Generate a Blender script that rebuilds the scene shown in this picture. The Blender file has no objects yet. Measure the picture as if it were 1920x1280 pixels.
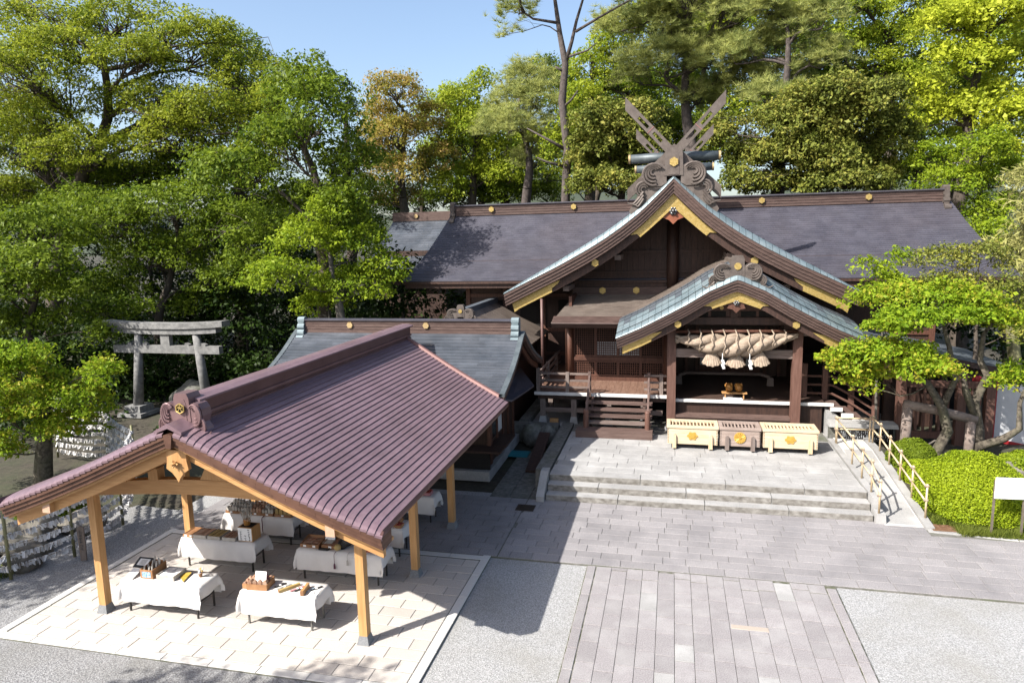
import bpy, math, random
import numpy as np
from mathutils import Vector, Matrix

random.seed(7)
RNG = np.random.default_rng(7)
sc = bpy.context.scene
COL = sc.collection

# ---------------------------------------------------------------- camera
CAM_H = 7.6
cd = bpy.data.cameras.new('camera')
cd.sensor_width = 36.0
cd.lens = 24.0
cd.clip_start = 0.1
cd.clip_end = 3000.0
cam = bpy.data.objects.new('camera', cd)
cam.matrix_world = Matrix(((0.973626, -0.012063, 0.22783, 0), (0.227022, 0.150346, -0.962215, 0),
                           (-0.022647, 0.98856, 0.149119, CAM_H), (0, 0, 0, 1)))
COL.objects.link(cam)
sc.camera = cam

# ---------------------------------------------------------------- sky and sun
SUN_AZ = math.radians(47.0)      # direction in which shadows fall, from +X towards +Y
SUN_EL = math.radians(43.0)
world = bpy.data.worlds.new('World')
sc.world = world
world.use_nodes = True
wn = world.node_tree
wn.nodes.clear()
sky = wn.nodes.new('ShaderNodeTexSky')
sky.sky_type = 'NISHITA'
sky.sun_disc = False
sky.sun_elevation = SUN_EL
sky.sun_rotation = math.radians(223)
sky.air_density = 1.0
sky.dust_density = 2.6
sky.ozone_density = 1.0
bg = wn.nodes.new('ShaderNodeBackground')
bg.inputs['Strength'].default_value = 0.112
wo = wn.nodes.new('ShaderNodeOutputWorld')
wn.links.new(sky.outputs[0], bg.inputs['Color'])
wn.links.new(bg.outputs[0], wo.inputs['Surface'])
sd = bpy.data.lights.new('sun', 'SUN')
sd.energy = 5.0
sd.angle = math.radians(0.53)
sd.color = (1.0, 0.955, 0.88)
sun = bpy.data.objects.new('sun', sd)
dvec = Vector((math.cos(SUN_EL) * math.cos(SUN_AZ), math.cos(SUN_EL) * math.sin(SUN_AZ), -math.sin(SUN_EL)))
sun.rotation_euler = dvec.to_track_quat('-Z', 'Y').to_euler()
sun.location = (-20, -20, 30)
COL.objects.link(sun)
sc.view_settings.view_transform = 'Standard'
sc.view_settings.look = 'None'
sc.view_settings.gamma = 1.0
sc.view_settings.exposure = 1.2
sc.view_settings.use_curve_mapping = False

# ---------------------------------------------------------------- materials
MATS = {}
# overall reflectance scale of each material (default 0.56)
albedo = {'cloth': 0.76, 'paper': 0.9, 'paper_old': 0.85, 'slab_pad': 0.72, 'curb_pad': 0.72, 'sign_white': 0.9, 'white_edge': 0.8,
          'straw': 0.62, 'straw_z': 0.64, 'box_wood': 0.72, 'box_wood_z': 0.72, 'hinoki': 0.66, 'hinoki_x': 0.66, 'hinoki_y': 0.66,
          'gravel': 0.58, 'gravel_dark': 0.78, 'bamboo': 0.7, 'gold': 0.62, 'box_old': 0.75, 'gold_soft': 0.7, 'crest_gold': 0.7, 'shoji': 0.9}


def mat(name, c, c2=None, scale=4.0, rough=0.75, bump=0.0, bscale=None, metal=0.0, stretch=(1, 1, 1),
        rand=0.0, isl=False, detail=5.0, big=None, bigc=None, bigs=0.4, spec=0.4, lo=0.35, hi=0.68, sheen=0):
    """procedural material: noise mix of two colours in world space, optional stains and per-object variation"""
    k = albedo.get(name, 0.56)
    c, c2, bigc = (tuple(v * k for v in q) if q else None for q in (c, c2 or c, bigc))
    m = bpy.data.materials.new(name)
    m.use_nodes = True
    nt = m.node_tree
    N, L = nt.nodes, nt.links
    p = N['Principled BSDF']
    p.inputs['Roughness'].default_value = rough
    p.inputs['Metallic'].default_value = metal
    p.inputs['Specular IOR Level'].default_value = spec
    geo = N.new('ShaderNodeNewGeometry')
    mp = N.new('ShaderNodeMapping')
    mp.inputs['Scale'].default_value = stretch
    L.new(geo.outputs['Position'], mp.inputs['Vector'])
    nz = N.new('ShaderNodeTexNoise')
    nz.inputs['Scale'].default_value = scale
    nz.inputs['Detail'].default_value = detail
    nz.inputs['Roughness'].default_value = 0.6
    L.new(mp.outputs[0], nz.inputs['Vector'])
    rp = N.new('ShaderNodeValToRGB')
    rp.color_ramp.elements[0].position = lo
    rp.color_ramp.elements[1].position = hi
    rp.color_ramp.elements[0].color = (*c, 1)
    rp.color_ramp.elements[1].color = (*(c2 or c), 1)
    L.new(nz.outputs['Fac'], rp.inputs['Fac'])
    out = rp.outputs['Color']
    if bigc:
        n2 = N.new('ShaderNodeTexNoise')
        n2.inputs['Scale'].default_value = bigs
        n2.inputs['Detail'].default_value = 6
        n2.inputs['Roughness'].default_value = 0.62
        L.new(geo.outputs['Position'], n2.inputs['Vector'])
        r2 = N.new('ShaderNodeMapRange')
        r2.inputs['From Min'].default_value = 0.45
        r2.inputs['From Max'].default_value = 0.72
        r2.inputs['To Max'].default_value = big or 0.6
        L.new(n2.outputs['Fac'], r2.inputs['Value'])
        mx = N.new('ShaderNodeMix')
        mx.data_type = 'RGBA'
        L.new(r2.outputs[0], mx.inputs['Factor'])
        L.new(out, mx.inputs['A'])
        mx.inputs['B'].default_value = (*bigc, 1)
        out = mx.outputs['Result']
    if rand:
        if isl:
            src = geo.outputs['Random Per Island']
        else:
            oi = N.new('ShaderNodeObjectInfo')
            src = oi.outputs['Random']
        mr = N.new('ShaderNodeMapRange')
        mr.inputs['To Min'].default_value = 1 - rand
        mr.inputs['To Max'].default_value = 1 + rand
        L.new(src, mr.inputs['Value'])
        vm = N.new('ShaderNodeVectorMath')
        vm.operation = 'SCALE'
        L.new(out, vm.inputs[0])
        L.new(mr.outputs[0], vm.inputs['Scale'])
        out = vm.outputs[0]
    L.new(out, p.inputs['Base Color'])
    if bump:
        nb = N.new('ShaderNodeTexNoise')
        nb.inputs['Scale'].default_value = bscale or scale * 4
        nb.inputs['Detail'].default_value = 4
        L.new(mp.outputs[0], nb.inputs['Vector'])
        bp = N.new('ShaderNodeBump')
        bp.inputs['Strength'].default_value = bump
        bp.inputs['Distance'].default_value = 0.02
        L.new(nb.outputs['Fac'], bp.inputs['Height'])
        L.new(bp.outputs[0], p.inputs['Normal'])
    MATS[name] = m
    return m


def leafmat(name, c, c2, tl=0.35, rough=0.5, c3=None):
    c, c2, c3 = (tuple(v * 0.70 for v in q) if q else None for q in (c, c2, c3))
    m = bpy.data.materials.new(name)
    m.use_nodes = True
    nt = m.node_tree
    N, L = nt.nodes, nt.links
    p = N['Principled BSDF']
    p.inputs['Roughness'].default_value = rough
    p.inputs['Specular IOR Level'].default_value = 0.14
    geo = N.new('ShaderNodeNewGeometry')
    nz = N.new('ShaderNodeTexNoise')
    nz.inputs['Scale'].default_value = 0.7
    nz.inputs['Detail'].default_value = 3
    L.new(geo.outputs['Position'], nz.inputs['Vector'])
    ad = N.new('ShaderNodeMath')
    ad.operation = 'MULTIPLY_ADD'
    L.new(geo.outputs['Random Per Island'], ad.inputs[0])
    ad.inputs[1].default_value = 0.5
    L.new(nz.outputs['Fac'], ad.inputs[2])
    rp = N.new('ShaderNodeValToRGB')
    e = rp.color_ramp.elements
    e[0].position, e[1].position = 0.45, 0.95
    e[0].color, e[1].color = (*c, 1), (*c2, 1)
    if c3:
        x = e.new(1.0)
        x.color = (*c3, 1)
        e[1].position = 0.85
    L.new(ad.outputs[0], rp.inputs['Fac'])
    L.new(rp.outputs[0], p.inputs['Base Color'])
    tr = N.new('ShaderNodeBsdfTranslucent')
    L.new(rp.outputs[0], tr.inputs['Color'])
    ms = N.new('ShaderNodeMixShader')
    ms.inputs[0].default_value = tl
    L.new(p.outputs[0], ms.inputs[1])
    L.new(tr.outputs[0], ms.inputs[2])
    L.new(ms.outputs[0], N['Material Output'].inputs['Surface'])
    MATS[name] = m
    return m


mat('gravel', (0.30, 0.30, 0.30), (0.58, 0.58, 0.58), scale=38, rough=0.95, bump=0.9, bscale=50, detail=8, lo=0.40, hi=0.60, bigc=(0.34, 0.325, 0.29), big=0.65, bigs=0.5)
mat('gravel_dark', (0.14, 0.14, 0.145), (0.36, 0.36, 0.365), scale=34, rough=0.95, bump=1.0, bscale=44, detail=8, lo=0.40, hi=0.60, bigc=(0.17, 0.165, 0.15), big=0.5, bigs=0.7)
mat('soil', (0.045, 0.038, 0.026), (0.10, 0.085, 0.06), scale=6, rough=0.95, bump=0.6, bscale=30, bigc=(0.06, 0.08, 0.03), big=0.7)
mat('joint', (0.15, 0.145, 0.125), (0.26, 0.25, 0.23), scale=9, rough=0.95, bigc=(0.10, 0.13, 0.05), big=0.7, bigs=0.9)
mat('joint_moss', (0.09, 0.10, 0.045), (0.30, 0.285, 0.26), scale=5, rough=0.95, lo=0.42, hi=0.6)
mat('slab_path', (0.285, 0.265, 0.27), (0.46, 0.43, 0.435), scale=48, rough=0.85, bump=0.45, bscale=80, detail=8, lo=0.39, hi=0.61, rand=0.10, bigc=(0.50, 0.485, 0.48), big=0.7, bigs=1.6)
mat('slab_court', (0.275, 0.26, 0.265), (0.465, 0.44, 0.445), scale=48, rough=0.85, bump=0.45, bscale=80, detail=8, lo=0.39, hi=0.61, rand=0.09, bigc=(0.235, 0.225, 0.235), big=0.75, bigs=0.8)
mat('slab_pad', (0.44, 0.40, 0.36), (0.60, 0.555, 0.51), scale=50, rough=0.85, bump=0.3, bscale=90, detail=8, rand=0.09, bigc=(0.60, 0.57, 0.54), big=0.5, bigs=0.7)
mat('curb_pad', (0.58, 0.56, 0.53), (0.68, 0.66, 0.63), scale=50, rough=0.85, bump=0.3, bscale=90, detail=8, rand=0.04)
mat('granite', (0.33, 0.325, 0.32), (0.52, 0.51, 0.50), scale=55, rough=0.82, bump=0.3, bscale=80, detail=8, rand=0.07, bigc=(0.66, 0.65, 0.64), big=0.75, bigs=0.9)
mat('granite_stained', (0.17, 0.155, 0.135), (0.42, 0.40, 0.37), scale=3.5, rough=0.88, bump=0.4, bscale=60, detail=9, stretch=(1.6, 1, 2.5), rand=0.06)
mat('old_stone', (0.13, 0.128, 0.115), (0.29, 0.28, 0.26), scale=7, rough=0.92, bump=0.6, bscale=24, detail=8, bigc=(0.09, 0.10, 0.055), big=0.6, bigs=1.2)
mat('torii_stone', (0.20, 0.20, 0.20), (0.38, 0.375, 0.365), scale=6, rough=0.92, bump=0.5, bscale=30, detail=8, bigc=(0.15, 0.15, 0.14), big=0.6, bigs=1.3)
mat('post_base', (0.22, 0.23, 0.245), (0.35, 0.36, 0.375), scale=40, rough=0.8, bump=0.3)
mat('hinoki', (0.52, 0.27, 0.10), (0.66, 0.375, 0.155), scale=3.2, rough=0.55, bump=0.12, stretch=(6, 6, 0.6), detail=6, rand=0.06)
mat('hinoki_x', (0.50, 0.255, 0.095), (0.65, 0.365, 0.15), scale=3.2, rough=0.55, bump=0.12, stretch=(0.6, 6, 9), detail=6, rand=0.06)
mat('hinoki_y', (0.50, 0.255, 0.095), (0.65, 0.365, 0.15), scale=3.2, rough=0.55, bump=0.12, stretch=(6, 0.6, 9), detail=6, rand=0.06)
mat('endgrain', (0.66, 0.40, 0.27), (0.74, 0.49, 0.35), scale=12, rough=0.7)
mat('copper_new', (0.26, 0.165, 0.195), (0.33, 0.22, 0.255), scale=16.0, rough=0.42, bump=0.05, bscale=6, metal=0.2, rand=0.08, detail=8, stretch=(1, 0.35, 1), spec=0.5, bigc=(0.205, 0.13, 0.145), big=0.7, bigs=0.9)
mat('copper_ridge', (0.17, 0.088, 0.085), (0.23, 0.125, 0.12), scale=2.0, rough=0.45, metal=0.4, rand=0.05)
mat('copper_trim', (0.25, 0.125, 0.115), (0.31, 0.165, 0.15), scale=2.0, rough=0.65, metal=0.1)
mat('copper_fascia', (0.13, 0.062, 0.042), (0.21, 0.105, 0.07), scale=3.0, rough=0.55, metal=0.25, rand=0.14)
mat('oni_copper', (0.27, 0.165, 0.17), (0.36, 0.23, 0.235), scale=3, rough=0.45, metal=0.45)
mat('roof_main', (0.075, 0.073, 0.098), (0.115, 0.112, 0.142), scale=1.5, rough=0.58, bump=0.1, bscale=25, rand=0.10, isl=True, bigc=(0.095, 0.078, 0.088), big=0.5, bigs=0.25, metal=0.15)
mat('roof_hut', (0.085, 0.10, 0.125), (0.15, 0.165, 0.195), scale=1.3, rough=0.5, bump=0.08, bscale=20, rand=0.17, isl=True, metal=0.3)
mat('roof_brown', (0.155, 0.12, 0.10), (0.235, 0.19, 0.16), scale=1.6, rough=0.65, bump=0.1, bscale=25, rand=0.12, isl=True, metal=0.15)
mat('roof_grey', (0.11, 0.13, 0.155), (0.175, 0.195, 0.22), scale=1.6, rough=0.55, bump=0.08, bscale=25, rand=0.13, isl=True, metal=0.25)
mat('patina', (0.20, 0.27, 0.30), (0.32, 0.39, 0.42), scale=3.0, rough=0.5, bump=0.06, bscale=25, rand=0.10, metal=0.3)
mat('patina_dark', (0.11, 0.135, 0.15), (0.185, 0.215, 0.23), scale=3.0, rough=0.5, rand=0.1, metal=0.35)
mat('ridge_brown', (0.105, 0.062, 0.052), (0.175, 0.115, 0.098), scale=2.5, rough=0.6, stretch=(1, 1, 6), rand=0.05, metal=0.15)
mat('oni_brown', (0.125, 0.10, 0.088), (0.20, 0.165, 0.145), scale=5, rough=0.6, metal=0.25, rand=0.05)
mat('fascia_brown', (0.075, 0.042, 0.034), (0.135, 0.082, 0.068), scale=3, rough=0.65, stretch=(1, 1, 5), rand=0.12)
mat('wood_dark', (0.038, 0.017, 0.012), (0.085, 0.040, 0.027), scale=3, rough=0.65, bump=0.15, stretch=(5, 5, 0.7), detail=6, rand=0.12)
mat('wood_red', (0.095, 0.036, 0.022), (0.165, 0.070, 0.044), scale=3, rough=0.6, bump=0.15, stretch=(5, 5, 0.6), detail=6, rand=0.12)
mat('wood_post', (0.135, 0.062, 0.044), (0.215, 0.112, 0.085), scale=3, rough=0.65, bump=0.25, stretch=(6, 6, 0.6), detail=7, rand=0.06)
mat('wood_grey', (0.19, 0.135, 0.115), (0.32, 0.25, 0.22), scale=3, rough=0.75, bump=0.3, stretch=(0.7, 5, 6), detail=7, rand=0.09)
mat('wood_grey_z', (0.20, 0.15, 0.13), (0.33, 0.265, 0.235), scale=3, rough=0.75, bump=0.3, stretch=(6, 6, 0.7), detail=7, rand=0.09)
mat('wood_step', (0.115, 0.068, 0.056), (0.20, 0.13, 0.11), scale=3, rough=0.72, bump=0.25, stretch=(0.6, 5, 6), detail=7, rand=0.10)
mat('deck_board', (0.19, 0.10, 0.068), (0.30, 0.18, 0.13), scale=3, rough=0.7, bump=0.2, stretch=(6, 0.7, 5), detail=6, rand=0.12)
mat('white_edge', (0.60, 0.585, 0.57), (0.72, 0.705, 0.69), scale=5, rough=0.6)
mat('gold', (0.52, 0.36, 0.10), (0.70, 0.52, 0.21), scale=16, rough=0.42, metal=0.5, bump=0.35, bscale=38)
mat('gold_soft', (0.58, 0.41, 0.19), (0.72, 0.54, 0.30), scale=12, rough=0.4, metal=0.5)
mat('boss_metal', (0.16, 0.16, 0.165), (0.32, 0.32, 0.33), scale=10, rough=0.35, metal=0.8)
mat('gegyo_red', (0.25, 0.072, 0.033), (0.36, 0.115, 0.055), scale=4, rough=0.6)
mat('box_wood', (0.57, 0.435, 0.285), (0.71, 0.58, 0.42), scale=2.6, rough=0.6, bump=0.08, stretch=(0.7, 6, 7), detail=6, rand=0.04)
mat('box_wood_z', (0.58, 0.43, 0.265), (0.70, 0.555, 0.38), scale=2.6, rough=0.6, bump=0.08, stretch=(7, 6, 0.7), detail=6)
mat('box_old', (0.26, 0.195, 0.165), (0.40, 0.32, 0.28), scale=2.6, rough=0.72, bump=0.2, stretch=(0.7, 6, 7), detail=6, rand=0.06)
mat('crest_gold', (0.58, 0.34, 0.055), (0.72, 0.47, 0.11), scale=20, rough=0.42, metal=0.35)
mat('straw', (0.30, 0.225, 0.165), (0.50, 0.40, 0.31), scale=9, rough=0.85, bump=0.6, bscale=50, stretch=(0.5, 2, 2), detail=7)
mat('straw_z', (0.32, 0.24, 0.175), (0.52, 0.42, 0.325), scale=9, rough=0.85, bump=0.7, bscale=50, stretch=(3, 3, 0.3), detail=7)
mat('paper', (0.74, 0.735, 0.73), (0.82, 0.815, 0.81), scale=9, rough=0.8)
mat('paper_old', (0.48, 0.47, 0.47), (0.74, 0.735, 0.73), scale=5, rough=0.85, rand=0.12, isl=True)
mat('bamboo', (0.55, 0.41, 0.24), (0.70, 0.56, 0.38), scale=4, rough=0.5, stretch=(3, 3, 1), rand=0.07)
mat('bamboo_old', (0.20, 0.20, 0.09), (0.33, 0.31, 0.16), scale=4, rough=0.6, rand=0.1)
mat('cloth', (0.72, 0.69, 0.665), (0.79, 0.765, 0.74), scale=2.5, rough=0.9, bump=0.12, bscale=9)
mat('metal_leg', (0.055, 0.052, 0.05), (0.10, 0.095, 0.09), scale=8, rough=0.45, metal=0.5)
mat('metal_grey', (0.24, 0.235, 0.22), (0.34, 0.33, 0.31), scale=8, rough=0.5, metal=0.5)
mat('tabletop', (0.35, 0.30, 0.25), (0.42, 0.36, 0.30), scale=8, rough=0.5)
mat('carton', (0.42, 0.20, 0.085), (0.56, 0.29, 0.13), scale=8, rough=0.7, rand=0.12)
mat('tray_wood', (0.36, 0.17, 0.075), (0.48, 0.25, 0.12), scale=8, rough=0.6, rand=0.1, stretch=(1, 4, 4))
mat('charm_red', (0.42, 0.05, 0.04), (0.55, 0.10, 0.07), scale=10, rough=0.7, rand=0.2)
mat('charm_mixed', (0.50, 0.22, 0.12), (0.72, 0.52, 0.38), scale=10, rough=0.7, rand=0.3)
mat('charm_white', (0.58, 0.53, 0.47), (0.74, 0.70, 0.64), scale=10, rough=0.7, rand=0.1)
mat('charm_gold', (0.52, 0.36, 0.12), (0.66, 0.49, 0.21), scale=10, rough=0.6, rand=0.12)
mat('yellow_paper', (0.72, 0.46, 0.06), (0.82, 0.60, 0.14), scale=10, rough=0.6)
mat('pink', (0.55, 0.22, 0.26), (0.68, 0.34, 0.36), scale=10, rough=0.6)
mat('purple', (0.10, 0.02, 0.05), (0.17, 0.04, 0.09), scale=10, rough=0.7)
mat('blue_print', (0.10, 0.33, 0.62), (0.62, 0.74, 0.82), scale=40, rough=0.6, lo=0.45, hi=0.52)
mat('ink', (0.035, 0.035, 0.04), (0.06, 0.06, 0.065), scale=10, rough=0.6)
mat('picture', (0.20, 0.20, 0.19), (0.62, 0.61, 0.58), scale=22, rough=0.6)
mat('black', (0.012, 0.012, 0.013), (0.022, 0.022, 0.024), scale=10, rough=0.45)
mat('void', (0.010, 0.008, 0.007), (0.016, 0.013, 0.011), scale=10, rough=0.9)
mat('glass', (0.02, 0.022, 0.024), (0.03, 0.032, 0.034), scale=3, rough=0.06, spec=0.8)
mat('shoji', (0.46, 0.48, 0.50), (0.54, 0.56, 0.58), scale=3, rough=0.4)
mat('curtain', (0.20, 0.19, 0.185), (0.30, 0.29, 0.28), scale=3, rough=0.85)
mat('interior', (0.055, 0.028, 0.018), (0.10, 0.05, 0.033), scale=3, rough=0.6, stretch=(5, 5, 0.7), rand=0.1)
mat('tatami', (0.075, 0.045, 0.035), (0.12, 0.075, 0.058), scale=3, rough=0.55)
mat('lion_gold', (0.42, 0.17, 0.035), (0.58, 0.29, 0.07), scale=14, rough=0.45, metal=0.2)
mat('teal', (0.02, 0.25, 0.30), (0.03, 0.32, 0.37), scale=5, rough=0.6)
mat('iron', (0.06, 0.045, 0.035), (0.12, 0.09, 0.07), scale=14, rough=0.7, metal=0.5)
mat('rust_iron', (0.16, 0.075, 0.035), (0.30, 0.17, 0.10), scale=14, rough=0.8)
mat('sign_white', (0.76, 0.76, 0.755), (0.80, 0.80, 0.795), scale=4, rough=0.45)
mat('sign_frame', (0.17, 0.14, 0.11), (0.24, 0.20, 0.16), scale=6, rough=0.6)
mat('sign_ink', (0.30, 0.30, 0.30), (0.42, 0.42, 0.42), scale=10, rough=0.6)
mat('stake_wood', (0.16, 0.125, 0.105), (0.25, 0.20, 0.175), scale=4, rough=0.8, stretch=(5, 5, 0.6))
mat('log_bark', (0.22, 0.165, 0.14), (0.37, 0.30, 0.265), scale=6, rough=0.9, bump=0.6, bscale=18, detail=8)
mat('bark', (0.075, 0.058, 0.045), (0.155, 0.125, 0.10), scale=5, rough=0.95, bump=0.8, bscale=16, stretch=(1, 1, 0.4), detail=8)
mat('bark_grey', (0.12, 0.105, 0.09), (0.25, 0.22, 0.19), scale=5, rough=0.95, bump=0.7, bscale=16, stretch=(1, 1, 0.5), detail=8)
mat('bark_maple', (0.05, 0.04, 0.03), (0.23, 0.195, 0.15), scale=9, rough=0.95, bump=0.9, bscale=20, detail=8, bigc=(0.13, 0.14, 0.07), big=0.6, bigs=2.0)
mat('bark_pine', (0.075, 0.06, 0.055), (0.17, 0.14, 0.13), scale=7, rough=0.95, bump=0.9, bscale=14, stretch=(1.4, 1.4, 0.6), detail=8)
mat('rock', (0.13, 0.115, 0.095), (0.33, 0.30, 0.26), scale=4, rough=0.92, bump=0.8, bscale=9, detail=8, bigc=(0.08, 0.09, 0.04), big=0.6, bigs=1.5)
mat('red_lacquer', (0.38, 0.014, 0.02), (0.48, 0.03, 0.035), scale=4, rough=0.5)
mat('white_wall', (0.66, 0.67, 0.70), (0.72, 0.73, 0.76), scale=4, rough=0.8)
mat('plaque', (0.012, 0.012, 0.014), (0.024, 0.024, 0.026), scale=8, rough=0.15, spec=0.6)
mat('pipe_brown', (0.16, 0.085, 0.075), (0.22, 0.125, 0.11), scale=4, rough=0.5)
mat('hill', (0.045, 0.065, 0.035), (0.085, 0.105, 0.06), scale=0.05, rough=0.95, bump=0.8, bscale=0.2)
leafmat('leaf_broad', (0.060, 0.115, 0.010), (0.25, 0.335, 0.028), 0.45)
leafmat('leaf_zelkova', (0.13, 0.20, 0.014), (0.42, 0.47, 0.045), 0.5)
leafmat('leaf_bright', (0.17, 0.28, 0.018), (0.38, 0.48, 0.030), 0.45)
leafmat('leaf_maple', (0.16, 0.28, 0.014), (0.37, 0.50, 0.03), 0.45, c3=(0.46, 0.42, 0.045))
leafmat('leaf_shade_dark', (0.012, 0.032, 0.004), (0.036, 0.066, 0.010), 0.20)  # evergreen colour lowered further, deep shade under the trees put into it
leafmat('leaf_conifer', (0.018, 0.040, 0.014), (0.045, 0.078, 0.026), 0.15)
leafmat('leaf_orange', (0.27, 0.28, 0.040), (0.50, 0.40, 0.085), 0.5, c3=(0.56, 0.38, 0.14))
leafmat('leaf_yellow', (0.20, 0.31, 0.020), (0.50, 0.57, 0.055), 0.5)
leafmat('leaf_pine', (0.24, 0.31, 0.10), (0.62, 0.64, 0.20), 0.45)
leafmat('leaf_pine2', (0.10, 0.135, 0.030), (0.31, 0.33, 0.070), 0.25)
leafmat('leaf_oak', (0.085, 0.115, 0.018), (0.27, 0.30, 0.055), 0.30, c3=(0.36, 0.34, 0.07))
leafmat('leaf_camphor', (0.30, 0.38, 0.022), (0.68, 0.74, 0.07), 0.5)
leafmat('leaf_bamboo', (0.30, 0.31, 0.09), (0.54, 0.52, 0.19), 0.40)
leafmat('leaf_azalea', (0.19, 0.29, 0.012), (0.44, 0.54, 0.028), 0.40)
leafmat('grass', (0.08, 0.12, 0.015), (0.24, 0.28, 0.05), 0.30)


# ---------------------------------------------------------------- mesh helpers
class MB:
    def __init__(self):
        self.v, self.f = [], []

    def add(self, vs, fs):
        o = len(self.v)
        self.v += [tuple(map(float, p)) for p in vs]
        self.f += [tuple(i + o for i in q) for q in fs]
        return self

    def box(self, x0, x1, y0, y1, z0, z1):
        vs = [(x0, y0, z0), (x1, y0, z0), (x1, y1, z0), (x0, y1, z0), (x0, y0, z1), (x1, y0, z1), (x1, y1, z1), (x0, y1, z1)]
        return self.add(vs, [(0, 3, 2, 1), (4, 5, 6, 7), (0, 1, 5, 4), (1, 2, 6, 5), (2, 3, 7, 6), (3, 0, 4, 7)])

    def frustum(self, x0, x1, y0, y1, z0, z1, t=0.03):
        vs = [(x0, y0, z0), (x1, y0, z0), (x1, y1, z0), (x0, y1, z0),
              (x0 + t, y0 + t, z1), (x1 - t, y0 + t, z1), (x1 - t, y1 - t, z1), (x0 + t, y1 - t, z1)]
        return self.add(vs, [(0, 3, 2, 1), (4, 5, 6, 7), (0, 1, 5, 4), (1, 2, 6, 5), (2, 3, 7, 6), (3, 0, 4, 7)])

    def prism(self, pts, a, b, axis='y'):
        """closed polygon in the plane across `axis`, extruded from a to b"""
        n = len(pts)
        def P(p, t):
            return (p[0], t, p[1]) if axis == 'y' else ((t, p[0], p[1]) if axis == 'x' else (p[0], p[1], t))
        vs = [P(p, a) for p in pts] + [P(p, b) for p in pts]
        fs = [tuple(range(n)), tuple(range(2 * n - 1, n - 1, -1))]
        fs += [(i, i + n, (i + 1) % n + n, (i + 1) % n) for i in range(n)]
        return self.add(vs, fs)

    def band(self, top, bot, a, b, axis='y'):
        """strip between two open profiles, extruded from a to b"""
        n = len(top)
        def P(p, t):
            return (p[0], t, p[1]) if axis == 'y' else (t, p[0], p[1])
        vs = [P(p, a) for p in top] + [P(p, a) for p in bot] + [P(p, b) for p in top] + [P(p, b) for p in bot]
        fs = []
        for i in range(n - 1):
            fs += [(i, i + n, i + 1 + n, i + 1), (i + 2 * n, i + 1 + 2 * n, i + 1 + 3 * n, i + 3 * n),
                   (i, i + 1, i + 1 + 2 * n, i + 2 * n), (i + n, i + 3 * n, i + 1 + 3 * n, i + 1 + n)]
        for i in (0, n - 1):
            fs.append((i, i + 2 * n, i + 3 * n, i + n))
        return self.add(vs, fs)

    def tube(self, pts, rad, n=8, cap=True):
        pts = [Vector(p) for p in pts]
        if not hasattr(rad, '__len__'):
            rad = [rad] * len(pts)
        vs, fs = [], []
        prev = None
        for i, p in enumerate(pts):
            d = (pts[min(i + 1, len(pts) - 1)] - pts[max(i - 1, 0)])
            d = d.normalized() if d.length > 1e-9 else Vector((0, 0, 1))
            u = prev - d * prev.dot(d) if prev is not None else d.orthogonal()
            if u.length < 1e-6:
                u = d.orthogonal()
            u.normalize()
            prev = u
            w = d.cross(u)
            for k in range(n):
                a = 2 * math.pi * k / n
                vs.append(p + (u * math.cos(a) + w * math.sin(a)) * rad[i])
        for i in range(len(pts) - 1):
            for k in range(n):
                fs.append((i * n + k, i * n + (k + 1) % n, (i + 1) * n + (k + 1) % n, (i + 1) * n + k))
        if cap:
            fs.append(tuple(range(n - 1, -1, -1)))
            fs.append(tuple((len(pts) - 1) * n + k for k in range(n)))
        return self.add(vs, fs)

    def lathe(self, prof, c=(0, 0, 0), n=12):
        vs, fs = [], []
        for r, z in prof:
            for k in range(n):
                a = 2 * math.pi * k / n
                vs.append((c[0] + r * math.cos(a), c[1] + r * math.sin(a), c[2] + z))
        for i in range(len(prof) - 1):
            for k in range(n):
                fs.append((i * n + k, i * n + (k + 1) % n, (i + 1) * n + (k + 1) % n, (i + 1) * n + k))
        fs.append(tuple(range(n - 1, -1, -1)))
        fs.append(tuple((len(prof) - 1) * n + k for k in range(n)))
        return self.add(vs, fs)

    def ngon_y(self, cx, cz, r, y0, y1, n=6, rot=0.5, sx=1.0):
        pts = [(cx + sx * r * math.cos(2 * math.pi * (k + rot) / n), cz + r * math.sin(2 * math.pi * (k + rot) / n)) for k in range(n)]
        return self.prism(pts, y0, y1, 'y')

    def blob(self, c, r, seed=0, amp=0.18, nu=14, nv=9):
        rg = random.Random(seed)
        ph = [(rg.uniform(0, 6.3), rg.uniform(1, 3.2), rg.uniform(1, 3.2)) for _ in range(5)]
        vs, fs = [], []
        for j in range(nv + 1):
            t = math.pi * j / nv
            for i in range(nu):
                a = 2 * math.pi * i / nu
                k = 1 + amp * sum(math.sin(p + q * a + s * t * 1.7) if False else math.sin(p + round(q) * a) * math.sin(s * t) for p, q, s in ph) / 2
                vs.append((c[0] + r[0] * k * math.sin(t) * math.cos(a), c[1] + r[1] * k * math.sin(t) * math.sin(a), c[2] + r[2] * k * math.cos(t)))
        for j in range(nv):
            for i in range(nu):
                fs.append((j * nu + i, (j + 1) * nu + i, (j + 1) * nu + (i + 1) % nu, j * nu + (i + 1) % nu))
        return self.add(vs, fs)


def wloc(o):
    p = Vector((0, 0, 0))
    while o is not None:
        p += o.location
        o = o.parent
    return p


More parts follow.
